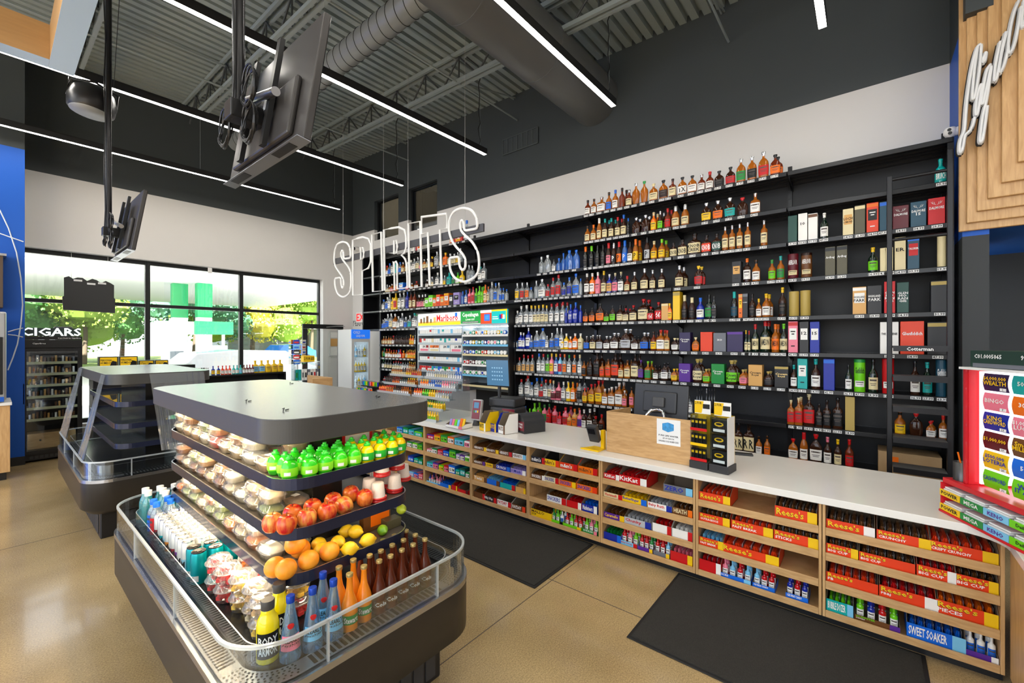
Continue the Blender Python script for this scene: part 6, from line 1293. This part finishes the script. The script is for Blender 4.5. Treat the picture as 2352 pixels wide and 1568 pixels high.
# ================================================================== window side: gondola, cigar cooler, door, drinks fridge
gon = empty('window_gondola', 'low black gondola shelf of goods running under the window', 'shelving', (0,0,0))
gx0, gx1, gy = 1.90, onY(657, 8.8)[0], 8.8; gz = 1.15; pegb = mat('black_pegboard', (.02,.021,.024), .5)
m = MB(); m.box(gx0, gx1, gy+.30, gy+.34, 0, 1.12, pegb); m.build('back_panel', gon)
for z in (.15, .50, .80, gz): MB().bbox(gx0, gx1, gy, gy+.60 if z == gz else gy+.29, z-.03, z, K['blackm'], .004).build('shelf', gon)
for x in (gx0, gx1-.03): MB().box(x, x+.03, gy, gy+.6, 0, gz-.03, K['blackm']).build('end_panel', gon)
def gput(px, w, h, shp, g, l, c, lb, grp, z=gz, y=gy+.10, nm='bottle', text=None, cat='bottle'):
    x = onY(px, y)[0]; bottle((x, y, z+.0005), w, h, shp, g, l, c, lb, grp, text, cat=cat, rz=math.pi/2, name=nm)
for i in range(15):
    ch = 'wwBwNbwkwBwrwwk'[i]
    for j in range(2):
        if i > 8: continue
        x = 1.96+.055*i if j == 0 else 1.98+.055*i; y = gy+.08+.07*j; z = gz+.0005+.09*j
        t = empty('sunglasses', '%s mirrored sunglasses on the window shelf, %s from left, %s row' % (pn(ch), ORD[i], ['front','back'][j]), 'sunglasses', (x, y, z), group='sunglasses on the window shelf')
        m = MB()
        for s in (-.021, .021): m.lathe([(.0001,.0),(.018,.004),(.021,.012),(.018,.02),(.0001,.024)], card(ch), 10, o=(s, 0, .02), sx=.9, sy=.35)
        m.box(-.008, .008, -.003, .003, .036, .040, K['black']); m.build('lenses', t); MB().lathe([(.022,0),(.006,.004),(.006,.024)], acre, 10).build('stand', t)
sq = [(2.95,'s','NyN'), (3.05,'s','Nyr'), (3.13,'r','Owr'), (3.20,'r','OwO'), (3.27,'r','Owr'), (3.35,'r','twt'), (3.42,'r','twt'), (3.49,'r','tBt'), (3.56,'r','HwH'), (3.62,'r','mwH'), (3.68,'r','mwr'), (3.74,'r','mwr')]
for i, (x, shp, c3) in enumerate(sq): bottle((2.50+(x-2.95)*.80, gy+.08, gz+.0005), .052, .16, shp, c3[0], c3[1], c3[2], '%s bottle with %s label on the window shelf, %s from left' % (pn(c3[0]), pn(c3[1]), ORD[i]), 'bottles on the window shelf', rz=math.pi/2, name='household_bottle')
for i in range(5): bottle((3.20+.112*i, gy+.15, gz+.0005), .10, .23, 's', 'y', 'y' if i > 1 else 'B', 'y', 'yellow antifreeze jug on the window shelf, %s from left' % ORD[i], 'yellow jugs on the window shelf', rz=math.pi/2, name='antifreeze_jug')
for i in range(18):
    ch = 'HHrHwHmHHNwNwwwwww'[i]; bottle((2.50+.064*i, gy+.08, .8005), .05, .19, 'r' if i < 10 else 's', ch, 'w', 'k' if i < 10 else 'N', '%s bottle on the second window shelf, %s from left' % (pn(ch), ORD[i]), 'bottles on the second window shelf', rz=math.pi/2, name='household_bottle')
m = MB(); m.bbox(1.93, 2.46, gy+.125, gy+.19, gz+.0005, gz+.0895, K['white'], .003); tag(m.build('eyewear_riser'), 'white riser under the back row of sunglasses on the window shelf', 'riser')
# humidor boxes on a taller display behind the empty island
hx0 = onY(222, 8.7)[0]; hb = empty('humidor_stand', 'black display stand behind the empty island carrying yellow and black boxes', 'stand', (0,0,0)); hz = zY(300, 841, 8.7)
m = MB(); m.bbox(hx0-.05, hx0+1.18, 8.62, 9.0, 0, hz, K['blackm'], .005); m.build('body', hb)
for i, (a, b, h) in enumerate(((226,271,.155), (273,316,.155), (318,353,.085), (355,386,.085))):
    x0, x1 = onY(a, 8.7)[0], onY(b, 8.7)[0]; m = MB(); m.bbox(0, x1-x0-.004, 0, .14, 0, h, K['black'], .003)
    L = x1-x0-.004; m.box(.012, L-.012, -.0012, -.0002, .012, h-.012, card('y')); m.add([(L*.55,-.0016,.014),(L-.014,-.0016,.014),(L-.014,-.0016,h*.5),(L*.7,-.0016,h*.6)], [(0,1,2,3)], card('k')); m.text('PERSONAL', (.018,-.002,h*.55), (1,0,0), (0,0,1), L*.6, h*.2, K['ink']); m.text('HUMIDOR', (.018,-.002,h*.30), (1,0,0), (0,0,1), L*.6, h*.2, K['ink'])
    tag(m.build('humidor_box', loc=(x0, 8.66, hz+.0005)), 'yellow and black personal humidor box, %s from the left, by the window' % ORD[i], 'box', None)
# cigar cooler
FX0, FX1, FY = .285, .90, 9.25
fg = empty('cigar_cooler', 'tall black glass-door cigar cooler with CIGARS letters on top', 'cooler', (0,0,0)); fzt = 1.77
m = MB(); m.bbox(FX0, FX0+.03, FY+.03, YW-.02, .03, fzt, K['black'], .004).bbox(FX1-.03, FX1, FY+.03, YW-.02, .03, fzt, K['black'], .004).box(FX0+.03, FX1-.03, YW-.06, YW-.02, .03, fzt, mat('cooler_inside', (.03,.025,.02), .5)).box(FX0+.03, FX1-.03, FY+.03, YW-.06, .03, .12, K['black']).bbox(FX0, FX1, FY, YW-.02, fzt-.12, fzt, K['black'], .004); m.build('casing', fg)
m = MB(); 
for a in ((FX0, FX0+.05, .12, fzt-.125), (FX1-.05, FX1, .12, fzt-.125), (FX0+.05, FX1-.05, .12, .17), (FX0+.05, FX1-.05, fzt-.17, fzt-.125)): m.box(a[0], a[1], FY, FY+.03, a[2], a[3], K['black'])
d_ = m.build('door', fg); MB().box(FX0+.05, FX1-.05, FY+.008, FY+.014, .17, fzt-.17, clear('cooler_glass', (.90,.94,.96), .05, .02, .6)).build('glass_pane', d_); MB().bbox(FX0+.012, FX0+.03, FY-.03, FY-.005, .85, 1.15, K['steel'] if 'steel' in K else steel, .004).build('handle', d_)
m = MB(); m.box(FX0, FX1, FY+.01, FY+.03, fzt+.001, fzt+.05, K['black']); m.text('Kept fresh by CigarBros', (FX0+.36, FY+.008, fzt+.012), (1,0,0), (0,0,1), .24, .02, K['paper']); m.text('CigarBros', (FX0+.10, FY-.002, fzt-.07), (1,0,0), (0,0,1), .14, .025, K['paper']); m.build('name_panel', fg)
m = MB(); litl = mat('white_lit_letters', (.9,.95,.95), .4, emit=(.85,.95,.95), es=.5); m.text('CIGARS', (FX0-.01, FY+.0, fzt+.055), (1,0,0), (0,0,1), FX1-FX0+.0, .12, litl, fit=False); m.box(FX0+.04, FX1-.02, FY+.02, FY+.04, fzt+.052, fzt+.17, mat('dark_sign_back', (.02,.035,.03), .5)); m.build('cigars_letters', fg)
m = MB(); m.box(FX0+.04, FX0+.045, FY+.05, FY+.06, .3, fzt-.2, litw).box(FX1-.045, FX1-.04, FY+.05, FY+.06, .3, fzt-.2, litw); m.build('side_light', fg)
CB = MB().lathe([(.5,0),(.5,1)], K['paper'], 8).mesh('cigar_tube')
for r_ in range(6):
    z = 1.44-.165*r_-(0 if r_ < 4 else 0)
    m = MB(); m.box(FX0+.05, FX1-.05, FY+.06, FY+.40, z-.012, z, K['blackm']).box(FX0+.05, FX1-.05, FY+.055, FY+.06, z-.03, z+.008, mat('pale_yellow_strip', (.60,.58,.35), .5)); m.build('shelf', fg)
    for k in range(13):
        if r_ == 4 and k in (4, 5, 6, 11, 12): continue
        ch = 'THwTHxHTkwTHX'[(k+r_*3) % 13]; x = FX0+.085+.037*k
        o = link('cigar_tube', CB, loc=(x, FY+.10, z+.0005), scale=(.026, .026, .085+.02*math.sin(k+r_)), mats=[card(ch)]); tag(o, '%s cigar tube, %s from left, %s shelf of the cigar cooler' % (pn(ch), ORD[k], RN[r_].split()[0]), 'cigar tube', 'cigar tubes on the %s cooler shelf' % RN[r_].split()[0])
m = MB(); m.bbox(FX0+.06, FX1-.06, FY+.10, FY+.38, .175, .40, maple, .004); m.tube([((FX0+FX1)/2-.12, FY+.085, .30), ((FX0+FX1)/2-.12, FY+.10, .30)], .012, K['ink'], 8); m.build('wooden_drawer', fg)
m = MB(); 
for k in range(9): m.box(FX0+.08+.05*k, FX0+.115+.05*k, FY+.028, FY+.03, .05, .09, mat('vent_grey'))
m.build('floor_vent', fg); 
m = MB(); m.bbox(.62, .82, FY+.25, FY+.40, fzt+.001, fzt+.20, mat('dark_grey_device', (.06,.06,.065), .4), .02); tag(m.build('router_box'), 'small dark grey device box standing on top of the cigar cooler', 'device')
# black sign back hanging in the window
ws = empty('window_sign', 'black back of a scalloped sign hanging in the left window pane', 'sign', (0,0,0)); WY = 9.93
a = [(onY(x, WY)[0], zY(x, y, WY)) for x, y in ((147,637),(158,634),(168,640),(178,637),(190,638),(200,645),(212,640),(222,643),(232,650),(243,645),(254,650),(262,655),(262,684),(265,687),(264,719),(145,711),(143,681),(147,679))]
m = MB(); m.add([(x, WY, z) for x, z in a]+[(x, WY+.03, z) for x, z in a], [tuple(range(len(a)))[::-1], tuple(range(len(a), 2*len(a)))]+[(i, (i+1) % len(a), len(a)+(i+1) % len(a), len(a)+i) for i in range(len(a))], mat('sign_back_black', (.035,.036,.036), .5))
m.build('board', ws); m = MB()
for px, py in ((169,641), (225,648), (200,649)): x = onY(px, WY)[0]; z = zY(px, py, WY); m.box(x, x+.10, WY-.003, WY-.001, z-.03, z, K['paper'])
m.build('stickers', ws)['kind'] = 'stuff'
for px in (164, 248): x = onY(px, WY+.01)[0]; MB().tube([(x, WY+.01, zY(px, 640, WY)), (x, WY+.01, 3.188)], .002, K['paper'], 4).build('hanging_wire', ws)
# glazed door in black frame, open beside the drinks fridge
DYp = 9.3; dx0, dx1 = onY(696, DYp)[0], onY(862, DYp)[0]; dn = empty('glazed_door', 'black framed glass door standing open near the window corner', 'door', (0,0,0)); dzt = 2.12
m = MB(); m.bbox(dx0, dx0+.10, DYp, DYp+.05, .01, dzt-.10, frameb, .004).bbox(dx0+.80, dx0+.90, DYp, DYp+.05, .01, dzt-.10, frameb, .004).bbox(dx0, min(dx1,5.18), DYp, DYp+.06, dzt-.098, dzt, frameb, .004).bbox(dx0+.10, dx0+.80, DYp, DYp+.05, .01, .22, frameb, .004); m.build('door_frame', dn)
m = MB(); m.box(dx0+.905, min(dx1, 5.18), DYp+.01, DYp+.05, .01, dzt-.10, mat('dark_door_panel', (.03,.03,.03), .5)); m.build('side_panel', dn)
MB().box(dx0+.10, dx0+.80, DYp+.02, DYp+.026, .22, dzt-.10, paneg).build('glass_pane', dn); MB().tube([(dx0+.5, DYp-.03, dzt-.06), (dx0+.75, DYp-.04, dzt-.035), (dx0+.95, DYp-.01, dzt-.03)], .010, K['steel'] if 'steel' in K else steel, 8).build('door_closer', dn)
# notice board on the window wall behind the glass door
bx0, bx1 = onY(755, YW)[0], onY(793, YW)[0]; bz0, bz1 = zY(770, 818, YW), zY(770, 760, YW)
m = MB(); m.bbox(bx0, bx1, YW-.025, YW-.002, bz0, bz1, mat('grey_board', (.62,.62,.60), .5), .004)
for k, (a, b, c, d, ch) in enumerate(((.08,.5,.40,.70,'T'), (.08,.46,.05,.36,'w'), (.54,.96,.22,.40,'O'), (.54,.96,.45,.95,'w'), (.08,.5,.74,.95,'w'), (.54,.96,.04,.18,'w'))): m.box(bx0+(bx1-bx0)*a, bx0+(bx1-bx0)*b, YW-.028, YW-.025, bz0+(bz1-bz0)*c, bz0+(bz1-bz0)*d, card(ch))
tag(m.build('notice_board'), 'grey notice board with papers on the white wall behind the glass door', 'notice board')
m = MB(); y1 = onX(811.5, XW)[0]; m.text('restrooms', (XW-.002, y1, zX(818, 749, XW)), (0,-1,0), (0,0,1), .80, .17, K['ink'], bold=False, fit=False); tag(m.build('restrooms_lettering'), 'dark restrooms lettering on the white wall next to the end bookcase', 'sign')
m = MB(); y1 = onX(820, XW)[0]; m.box(XW-.03, XW-.001, y1-.64, y1, 2.20, 2.45, K['paper']); m.text('EXIT', (XW-.032, y1-.03, 2.235), (0,-1,0), (0,0,1), .56, .18, mat('exit_red', (.7,.02,.02), .4, emit=(.8,.02,.02), es=.8), fit=False); tag(m.build('exit_sign'), 'red and white EXIT sign on the wall above the drinks fridge', 'sign')
m = MB(); yq = onX(823, XW)[0]; zq = zX(823, 572, XW); m.tube([(XW-.001, yq, zq), (XW-.10, yq, zq)], .05, K['white'], 14); m.tube([(XW-.10, yq, zq), (XW-.125, yq, zq-.01)], .04, K['black'], 12); tag(m.build('dome_camera'), 'small white camera on the wall behind the letter P of the hanging sign', 'camera')
m = MB(); x = onY(482, YW)[0]; z = zY(482, 621, YW); m.bbox(x-.035, x+.035, YW-.01, YW-.001, z-.055, z+.055, K['white'], .003); tag(m.build('wall_outlet'), 'white outlet plate on the wall above the window', 'outlet')
# drinks fridge
cf = empty('drinks_fridge', 'white glass-door fridge with blue COLD LIQUOR header', 'fridge', (0,0,0)); cx0, cx1, cy0 = onY(808, 8.15)[0], onY(850, 8.15)[0], 8.15; wm = mat('white_fridge_enamel', (.62,.63,.63), .35)
m = MB(); m.box(cx0+.01, cx1-.01, cy0+.06, cy0+.5, 0, .1, K['black']); m.box(cx0, cx0+.03, cy0+.03, cy0+.55, .1, 1.99, wm).box(cx1-.03, cx1, cy0+.03, cy0+.55, .1, 1.99, wm).box(cx0+.03, cx1-.03, cy0+.5, cy0+.55, .1, 1.99, wm).box(cx0+.03, cx1-.03, cy0+.03, cy0+.5, 1.78, 1.99, wm).box(cx0+.03, cx1-.03, cy0+.03, cy0+.5, .1, .2, wm); m.build('casing', cf)
m = MB(); m.box(cx0, cx1, cy0-.0, cy0+.029, 1.80, 1.99, mat('fridge_blue', (.01,.10,.55), .4, emit=(.02,.18,.8), es=.5)); m.text('COLD', (cx0+.03, cy0-.003, 1.90), (1,0,0), (0,0,1), .16, .06, K['paper']); m.text('LIQUOR', (cx0+.10, cy0-.003, 1.825), (1,0,0), (0,0,1), .2, .06, K['paper']); m.build('header', cf)
m = MB(); 
for a in ((cx0, cx0+.05, .2, 1.795), (cx1-.04, cx1, .2, 1.795), (cx0+.05, cx1-.04, .2, .26), (cx0+.05, cx1-.04, 1.73, 1.795)): m.box(a[0], a[1], cy0, cy0+.028, a[2], a[3], wm)
dr = m.build('door', cf); MB().box(cx0+.05, cx1-.04, cy0+.01, cy0+.015, .26, 1.73, clear('cooler_glass')).build('glass_pane', dr)
MB().box(cx0+.032, cx0+.05, cy0+.04, cy0+.46, .25, 1.75, litw).build('side_light', cf)
for i, z in enumerate((1.42, 1.10, .78, .46)):
    MB().box(cx0+.05, cx1-.03, cy0+.06, cy0+.48, z-.01, z, wm).build('shelf', cf)
    for k in range(5): bottle((cx0+.10+.065*k, cy0+.12, z+.0005), .055, .24, 'v', 'wBcwy'[(k+i) % 5] if i != 1 else 'y', 'w', 'w', 'pale bottle inside the drinks fridge, %s from left, %s shelf' % (ORD[k], RN[i].split()[0]), 'bottles inside the drinks fridge', rz=math.pi/2, name='chilled_bottle')
# second till at the counter end: wooden box, screens, rack, sunglasses
bz = 1.13; q0 = onZ(717, 893, .9)
tb = empty('second_till_box', 'small light maple till box at the far end of the counter', 'cabinet', (0,0,0)); bY = 6.05
bx0, bx1 = onY(718, bY)[0], onY(764, bY)[0]; z0_, z1_ = .62, zY(740, 868, bY)
MB().bbox(bx0, bx1, bY, bY+.02, z0_, z1_, maple, .003).build('front_panel', tb)
m = MB(); m.bbox(bx1-.02, bx1, bY+.021, bY+.75, z0_, z1_, maple, .003); m.build('side_panel', tb); m = MB(); m.box(bx0, bx1, bY+.021, bY+.75, 0, z0_-.002, maplez); m.bbox(bx0-.02, bx1-.021, bY-.0+.021, bY+.75, z0_-.001, z0_+.03, quartz, .003); m.build('base', tb)
zb3 = z0_+.031
mo2 = empty('second_till_monitor', 'dark tilted till monitor at the far counter end', 'monitor', ((bx0+bx1)/2, bY+.50, zb3)); m = MB(); m.tube([(0,0,0),(0,0,.22)], .02, blk, 10); m.lathe([(.09,0),(.08,.012)], blk, 16); m.build('stand', mo2); m = MB(); M = Matrix.Translation((0,-.02,.22)) @ Matrix.Rotation(-.5, 4, 'X') @ Matrix.Rotation(.5, 4, 'Z'); m.bbox(-.11, .11, -.012, .012, 0, .22, mat('till_plastic'), .006, M).box(-.04, .04, -.014, -.012, .12, .16, mat('blue_lit_screen'), M); m.build('screen_casing', mo2)
m = MB(); m.tube([(0,0,0),(0,0,.16)], .012, blk, 8).lathe([(.05,0),(.05,.01)], blk, 14); m.bbox(-.09, .09, -.03, .03, .16, .24, blk, .006); tag(m.build('customer_display', loc=(bx0+.10, bY+.14, zb3)), 'low black customer display on a short post, far till', 'display')
# lighter stand between tills
ls = empty('lighter_rack', 'black counter rack of coloured lighters beside the far till', 'rack', (0,0,0)); lx0 = 3.32; lyc = onX(838, lx0)[0]
lyc = 5.62; z = CT1+.0
m = MB()
for k in range(3): m.bbox(lx0+.10*k, lx0+.10*k+.09, lyc-.22, lyc+.20, CT1+.10+.09*k, CT1+.115+.09*k, K['black'], .003)
m.bbox(lx0+.30, lx0+.33, lyc-.22, lyc+.20, CT1+.001, CT1+.35, K['black'], .003); m.box(lx0-.002, lx0, lyc-.02, lyc+.20, CT1+.07, CT1+.13, card('r')); m.build('stand', ls)
LG = MB().bbox(-.5, .5, -.5, .5, 0, .78, K['paper'], .08).mesh('lighter'); LH = MB().bbox(-.45, .45, -.45, .45, .78, 1, K['paper'], .08).mesh('lighter_top')
for k in range(13):
    for j in range(3):
        ch = 'piroyglNbtlyg'[(k+j*4) % 13]; o = link('lighter', LG, loc=(lx0+.10*j+.03, lyc+.18-.031*k, CT1+.1155+.09*j), scale=(.013,.024,.075), mats=[card(ch)]); tag(o, '%s lighter, %s from left, %s step of the lighter rack' % (pn(ch), ORD[k], ['lowest','middle','top'][j]), 'lighter', 'lighters on the %s step' % ['lowest','middle','top'][j]); link('lighter_top', LH, o, mats=[capm('s')])
# sunglasses spinner and card rack in front of the window
SG = empty('sunglasses_spinner', 'tall spinner rack of coloured packets before the right window pane', 'rack', (0,0,0)); sy = 8.45; sx = onY(683, sy)[0]
MB().tube([(sx, sy, .02), (sx, sy, 1.80)], .015, K['white'], 8).build('pole', SG); MB().lathe([(.22,0),(.20,.03)], K['white'], 20, o=(sx, sy, 0)).build('foot', SG)
for a in range(6):
    for b in range(5):
        w = a*math.pi/3; c, s = math.cos(w), math.sin(w); M = Matrix.Translation((sx+.13*c, sy+.13*s, 1.34+.095*b-.03)) @ Matrix.Rotation(w, 4, 'Z')
        m = MB(); m.bbox(0, .012, -.055, .055, 0, .085, card('NwbwrgkyBw'[(a*3+b*2) % 10]), .002, M).box(.0125, .0135, -.04, .04, .02, .05, card('wNkwBwwbrN'[(a+b) % 10]), M); m.box(-.13, 0, -.002, .002, .04, .044, K['white'], M); tag(m.build('hanging_packet'), 'coloured packet on the spinner, %s side, %s row up' % (ORD[a], ORD[b]), 'packet', 'packets on the spinner')
wr = empty('clear_phone_rack', 'clear and white rack of phone accessories left of the far till', 'rack', (0,0,0)); rx, ry = onY(708, 7.0)[0], 7.0
m = MB(); m.box(rx-.20, rx+.20, ry+.16, ry+.165, .1, 1.42, acr).box(rx-.20, rx+.20, ry-.01, ry+.18, 0, .1, K['white']).box(rx-.20, rx-.195, ry, ry+.16, .1, 1.42, acr).box(rx+.195, rx+.20, ry, ry+.16, .1, 1.42, acr)
for z in (.35, .62, .88, 1.12, 1.41): m.box(rx-.195, rx+.195, ry, ry+.155, z-.006, z, acre)
m.build('body', wr)
for r_, z in enumerate((.352, .622, .882, 1.122)):
    for k in range(8):
        m = MB(); m.bbox(-.018, .018, 0, .05, 0, .17, card('ttwwXwwX'[k] if r_ != 0 else 'wpwiXrww'[k]), .002).box(-.012, .012, -.001, 0, .04, .12, card('gtXkwkrw'[k])); tag(m.build('accessory_pack', loc=(rx-.168+.048*k, ry+.03, z)), 'small accessory pack in the clear rack, %s from left, %s shelf up' % (ORD[k], ORD[r_]), 'packet', 'accessory packs in the clear rack')
m = MB(); m.bbox(-.09, .09, -.05, .05, 0, .10, card('y'), .003); m.text('2 FOR $25', (-.085, -.052, .02), (1,0,0), (0,0,1), .17, .06, K['ink']); tag(m.build('yellow_price_card', loc=(rx+.03, ry+.08, 1.412)), 'yellow price card lettered 2 FOR on the clear rack', 'sign')
# left edge: machine in the blue wall and its wooden cabinet
lm_ = empty('beverage_machine', 'silver and black machine on a maple cabinet at the left edge', 'machine', (0,0,0)); mY = 8.35; mx = onY(15, mY)[0]
MB().bbox(mx-1.2, mx, mY+.02, mY+.60, 1.0, 2.12, mat('silver_machine', (.45,.46,.48), .3, .6), .02).build('body', lm_); MB().bbox(mx-1.1, mx-.03, mY, mY+.019, 1.08, 1.80, K['black'], .004).build('front_glass', lm_); MB().bbox(mx-1.2, mx-.02, mY+.01, mY+.018, .99, 1.05, blue, .002).build('blue_strip', lm_)
m = MB(); m.bbox(mx-1.4, mx+.03, mY, mY+.70, .10, .94, maplez, .003).bbox(mx-1.42, mx+.045, mY-.02, mY+.72, .941, .975, K['white'], .003).box(mx-1.4, mx, mY+.04, mY+.7, 0, .1, K['black']); tag(m.build('machine_cabinet'), 'maple cabinet with white top under the machine, left edge', 'cabinet')
m = MB(); m.bbox(-7, mx-.02, mY+.62, YL-.001, 2.2, zY(15, 588, mY+.62), mat('brown_hood_panel', (.10,.065,.045), .5), .004).box(-7, mx+.01, mY+.60, YL, zY(15,588,mY+.62), zY(15,588,mY+.62)+.03, K['steel'] if 'steel' in K else steel); tag(m.build('wall_hood'), 'brown panel hood with grey edge above the machine, left edge', 'hood')  # hood panel in one even dark brown
# ================================================================== outside
trunk = mat('tree_bark', (.12,.09,.06), .9)
def leafm(n, c): return mat(n, c, .7, noise=(1.2,.35))
LM = [leafm('green_leaves', (.09,.27,.07)), leafm('yellow_green_leaves', (.26,.40,.06)), leafm('yellow_leaves', (.62,.55,.07)), leafm('dark_green_leaves', (.07,.22,.11))]
LR = random.Random(3)
def leaf_crown(seed):
    r = random.Random(seed); m = MB(); cl = [(r.uniform(-.3,.3), r.uniform(-.3,.3), r.uniform(.3,.85), r.uniform(.16,.27)) for _ in range(13)]
    for x, y, z, q in cl:
        m.lathe([(.0001,z-q*.6)]+[(q*.86*math.sin(math.pi*t/6)*(1+.12*math.sin(3*t+x*9)), z-q*.6*math.cos(math.pi*t/6)) for t in range(1,6)]+[(.0001,z+q*.6)], K['paper'], 9, o=(x,y,0), smooth=False)
        for _ in range(330):
            a, b = r.uniform(0, 6.28), math.acos(r.uniform(-1, 1)); p = Vector((x+q*math.sin(b)*math.cos(a), y+q*math.sin(b)*math.sin(a), z+q*.8*math.cos(b)))
            e1 = Vector((r.uniform(-1,1), r.uniform(-1,1), r.uniform(-1,1))).normalized()*.0135; e2 = e1.cross(Vector((r.uniform(-1,1), r.uniform(-1,1), r.uniform(-1,1)))).normalized()*.012
            m.add([p-e1, p+e2, p+e1, p-e2], [(0,1,2,3)], K['paper'])
    return m.mesh('crown')
crowns = [leaf_crown(s) for s in (1, 2, 3)]
for i in range(17):
    X = i*2.55+LR.uniform(-.8,.8); Y = 43+5.5*(i % 2)+LR.uniform(-1,1); hgt = LR.uniform(7.5, 10.5); k = [0,2,1,0,3,1,2,0,1,2,0,1,1,0,0,3,0][i]
    d = ['green tree', 'yellow-green tree', 'yellow autumn tree', 'dark green tree'][k]
    t = empty('tree', '%s beyond the fuel canopy, %s from the left of the tree line' % (d, ORD[i]), 'tree', (X, Y, .081)); 
    MB().tube([(0,0,0), (.1,0,hgt*.25), (0,.05,hgt*.6)], .18, trunk, 8, r2=.07).build('trunk', t); link('crown', crowns[i % 3], t, rz=i*1.3, scale=(hgt*.85, hgt*.75, hgt*.98), mats=[LM[k]])
m = MB(); cm = mat('white_canopy_metal', (.80,.82,.82), .5); m.bbox(-22, 14.5, 19, 39, 4.55, 5.35, cm, .05)
cn = empty('fuel_canopy', 'white fuel station canopy outside the windows', 'canopy', (0,0,0)); m.build('roof', cn)
bpg = mat('canopy_green', (.03,.42,.16), .5)
for i, (px, Yc) in enumerate(((412, 26), (468, 25))):
    x = onY(px, Yc)[0]; m = MB(); m.bbox(x-.30, x+.30, Yc-.2, Yc+.2, 0, 2.9, cm, .02).bbox(x-.31, x+.31, Yc-.21, Yc+.21, 2.9, 4.55, bpg, .02); m.build('canopy_column', cn)
for i, (px, Yc) in enumerate(((402, 24.2), (492, 23.2))):
    x = onY(px, Yc)[0]; pu = empty('fuel_pump', 'white fuel pump with %s sign under the canopy' % ['pale', 'green'][i], 'fuel pump', (x, Yc, 0))
    MB().bbox(-.45, .45, -.3, .3, 0, 1.55, cm, .03).build('body', pu); MB().bbox(-.75, .75, -.12, .12, 2.05, 2.65, bpg if i else cm, .03).build('pump_sign', pu)
    MB().bbox(-.40, -.32, -.1, .1, 1.55, 2.05, cm, .01).bbox(.32, .40, -.1, .1, 1.55, 2.05, cm, .01).build('sign_posts', pu); MB().box(-.25, .25, -.31, -.30, .9, 1.3, mat('pump_screen', (.1,.12,.14), .3)).build('screen', pu)
def car(x, y, colr, lb, rz=0):
    t = empty('car', lb, 'car', (x, y, 0), rz); cmn = mat('car_paint_'+colr, pc(colr), .2, 0, .5, coat=.8); gm = mat('car_glass', (.25,.30,.33), .1)
    m = MB(); prof = [(-2.3,.35),(-2.35,.75),(-1.9,.98),(-1.2,1.02),(-.75,1.45),(.2,1.52),(1.3,1.48),(2.0,1.05),(2.3,.98),(2.35,.4)]
    vs = [(a, -.85+.08*(b > 1.1), b) for a, b in prof]+[(a, .85-.08*(b > 1.1), b) for a, b in prof]; n = len(prof)
    m.add(vs, [tuple(range(n)), tuple(range(n, 2*n))[::-1]]+[(i, n+i, n+(i+1) % n, (i+1) % n) for i in range(n)], cmn); m.build('body', t, bevel=.03)
    m = MB(); 
    for s in (-.80, .80): m.add([(-1.05, s*1.01, 1.05), (-.68, s*.975, 1.38), (1.2, s*.975, 1.40), (1.75, s*1.01, 1.06)], [(0,1,2,3)], gm)
    m.build('side_windows', t)
    for a in (-1.45, 1.45):
        for s in (-.80, .80): MB().tube([(a, s-.10, .33), (a, s+.10, .33)], .33, K['black'], 20).build('wheel', t)
car(onY(500, 13.2)[0]+.1, 13.2, 'w', 'white car parked right outside the middle window')
car(onY(655, 36)[0], 36, 'b', 'small blue car far off behind the right window pane', .3)
m = MB(); m.bbox(16, 26, 52, 58, 0, 3.2, mat('grey_house_wall', (.35,.38,.42), .8), .02).box(18, 19, 51.98, 52, .8, 1.8, gm_ if 0 else mat('car_glass')).box(21, 22.2, 51.98, 52, .8, 1.8, mat('car_glass')); tag(m.build('far_building'), 'low grey building among the trees, seen through the right window pane', 'building')
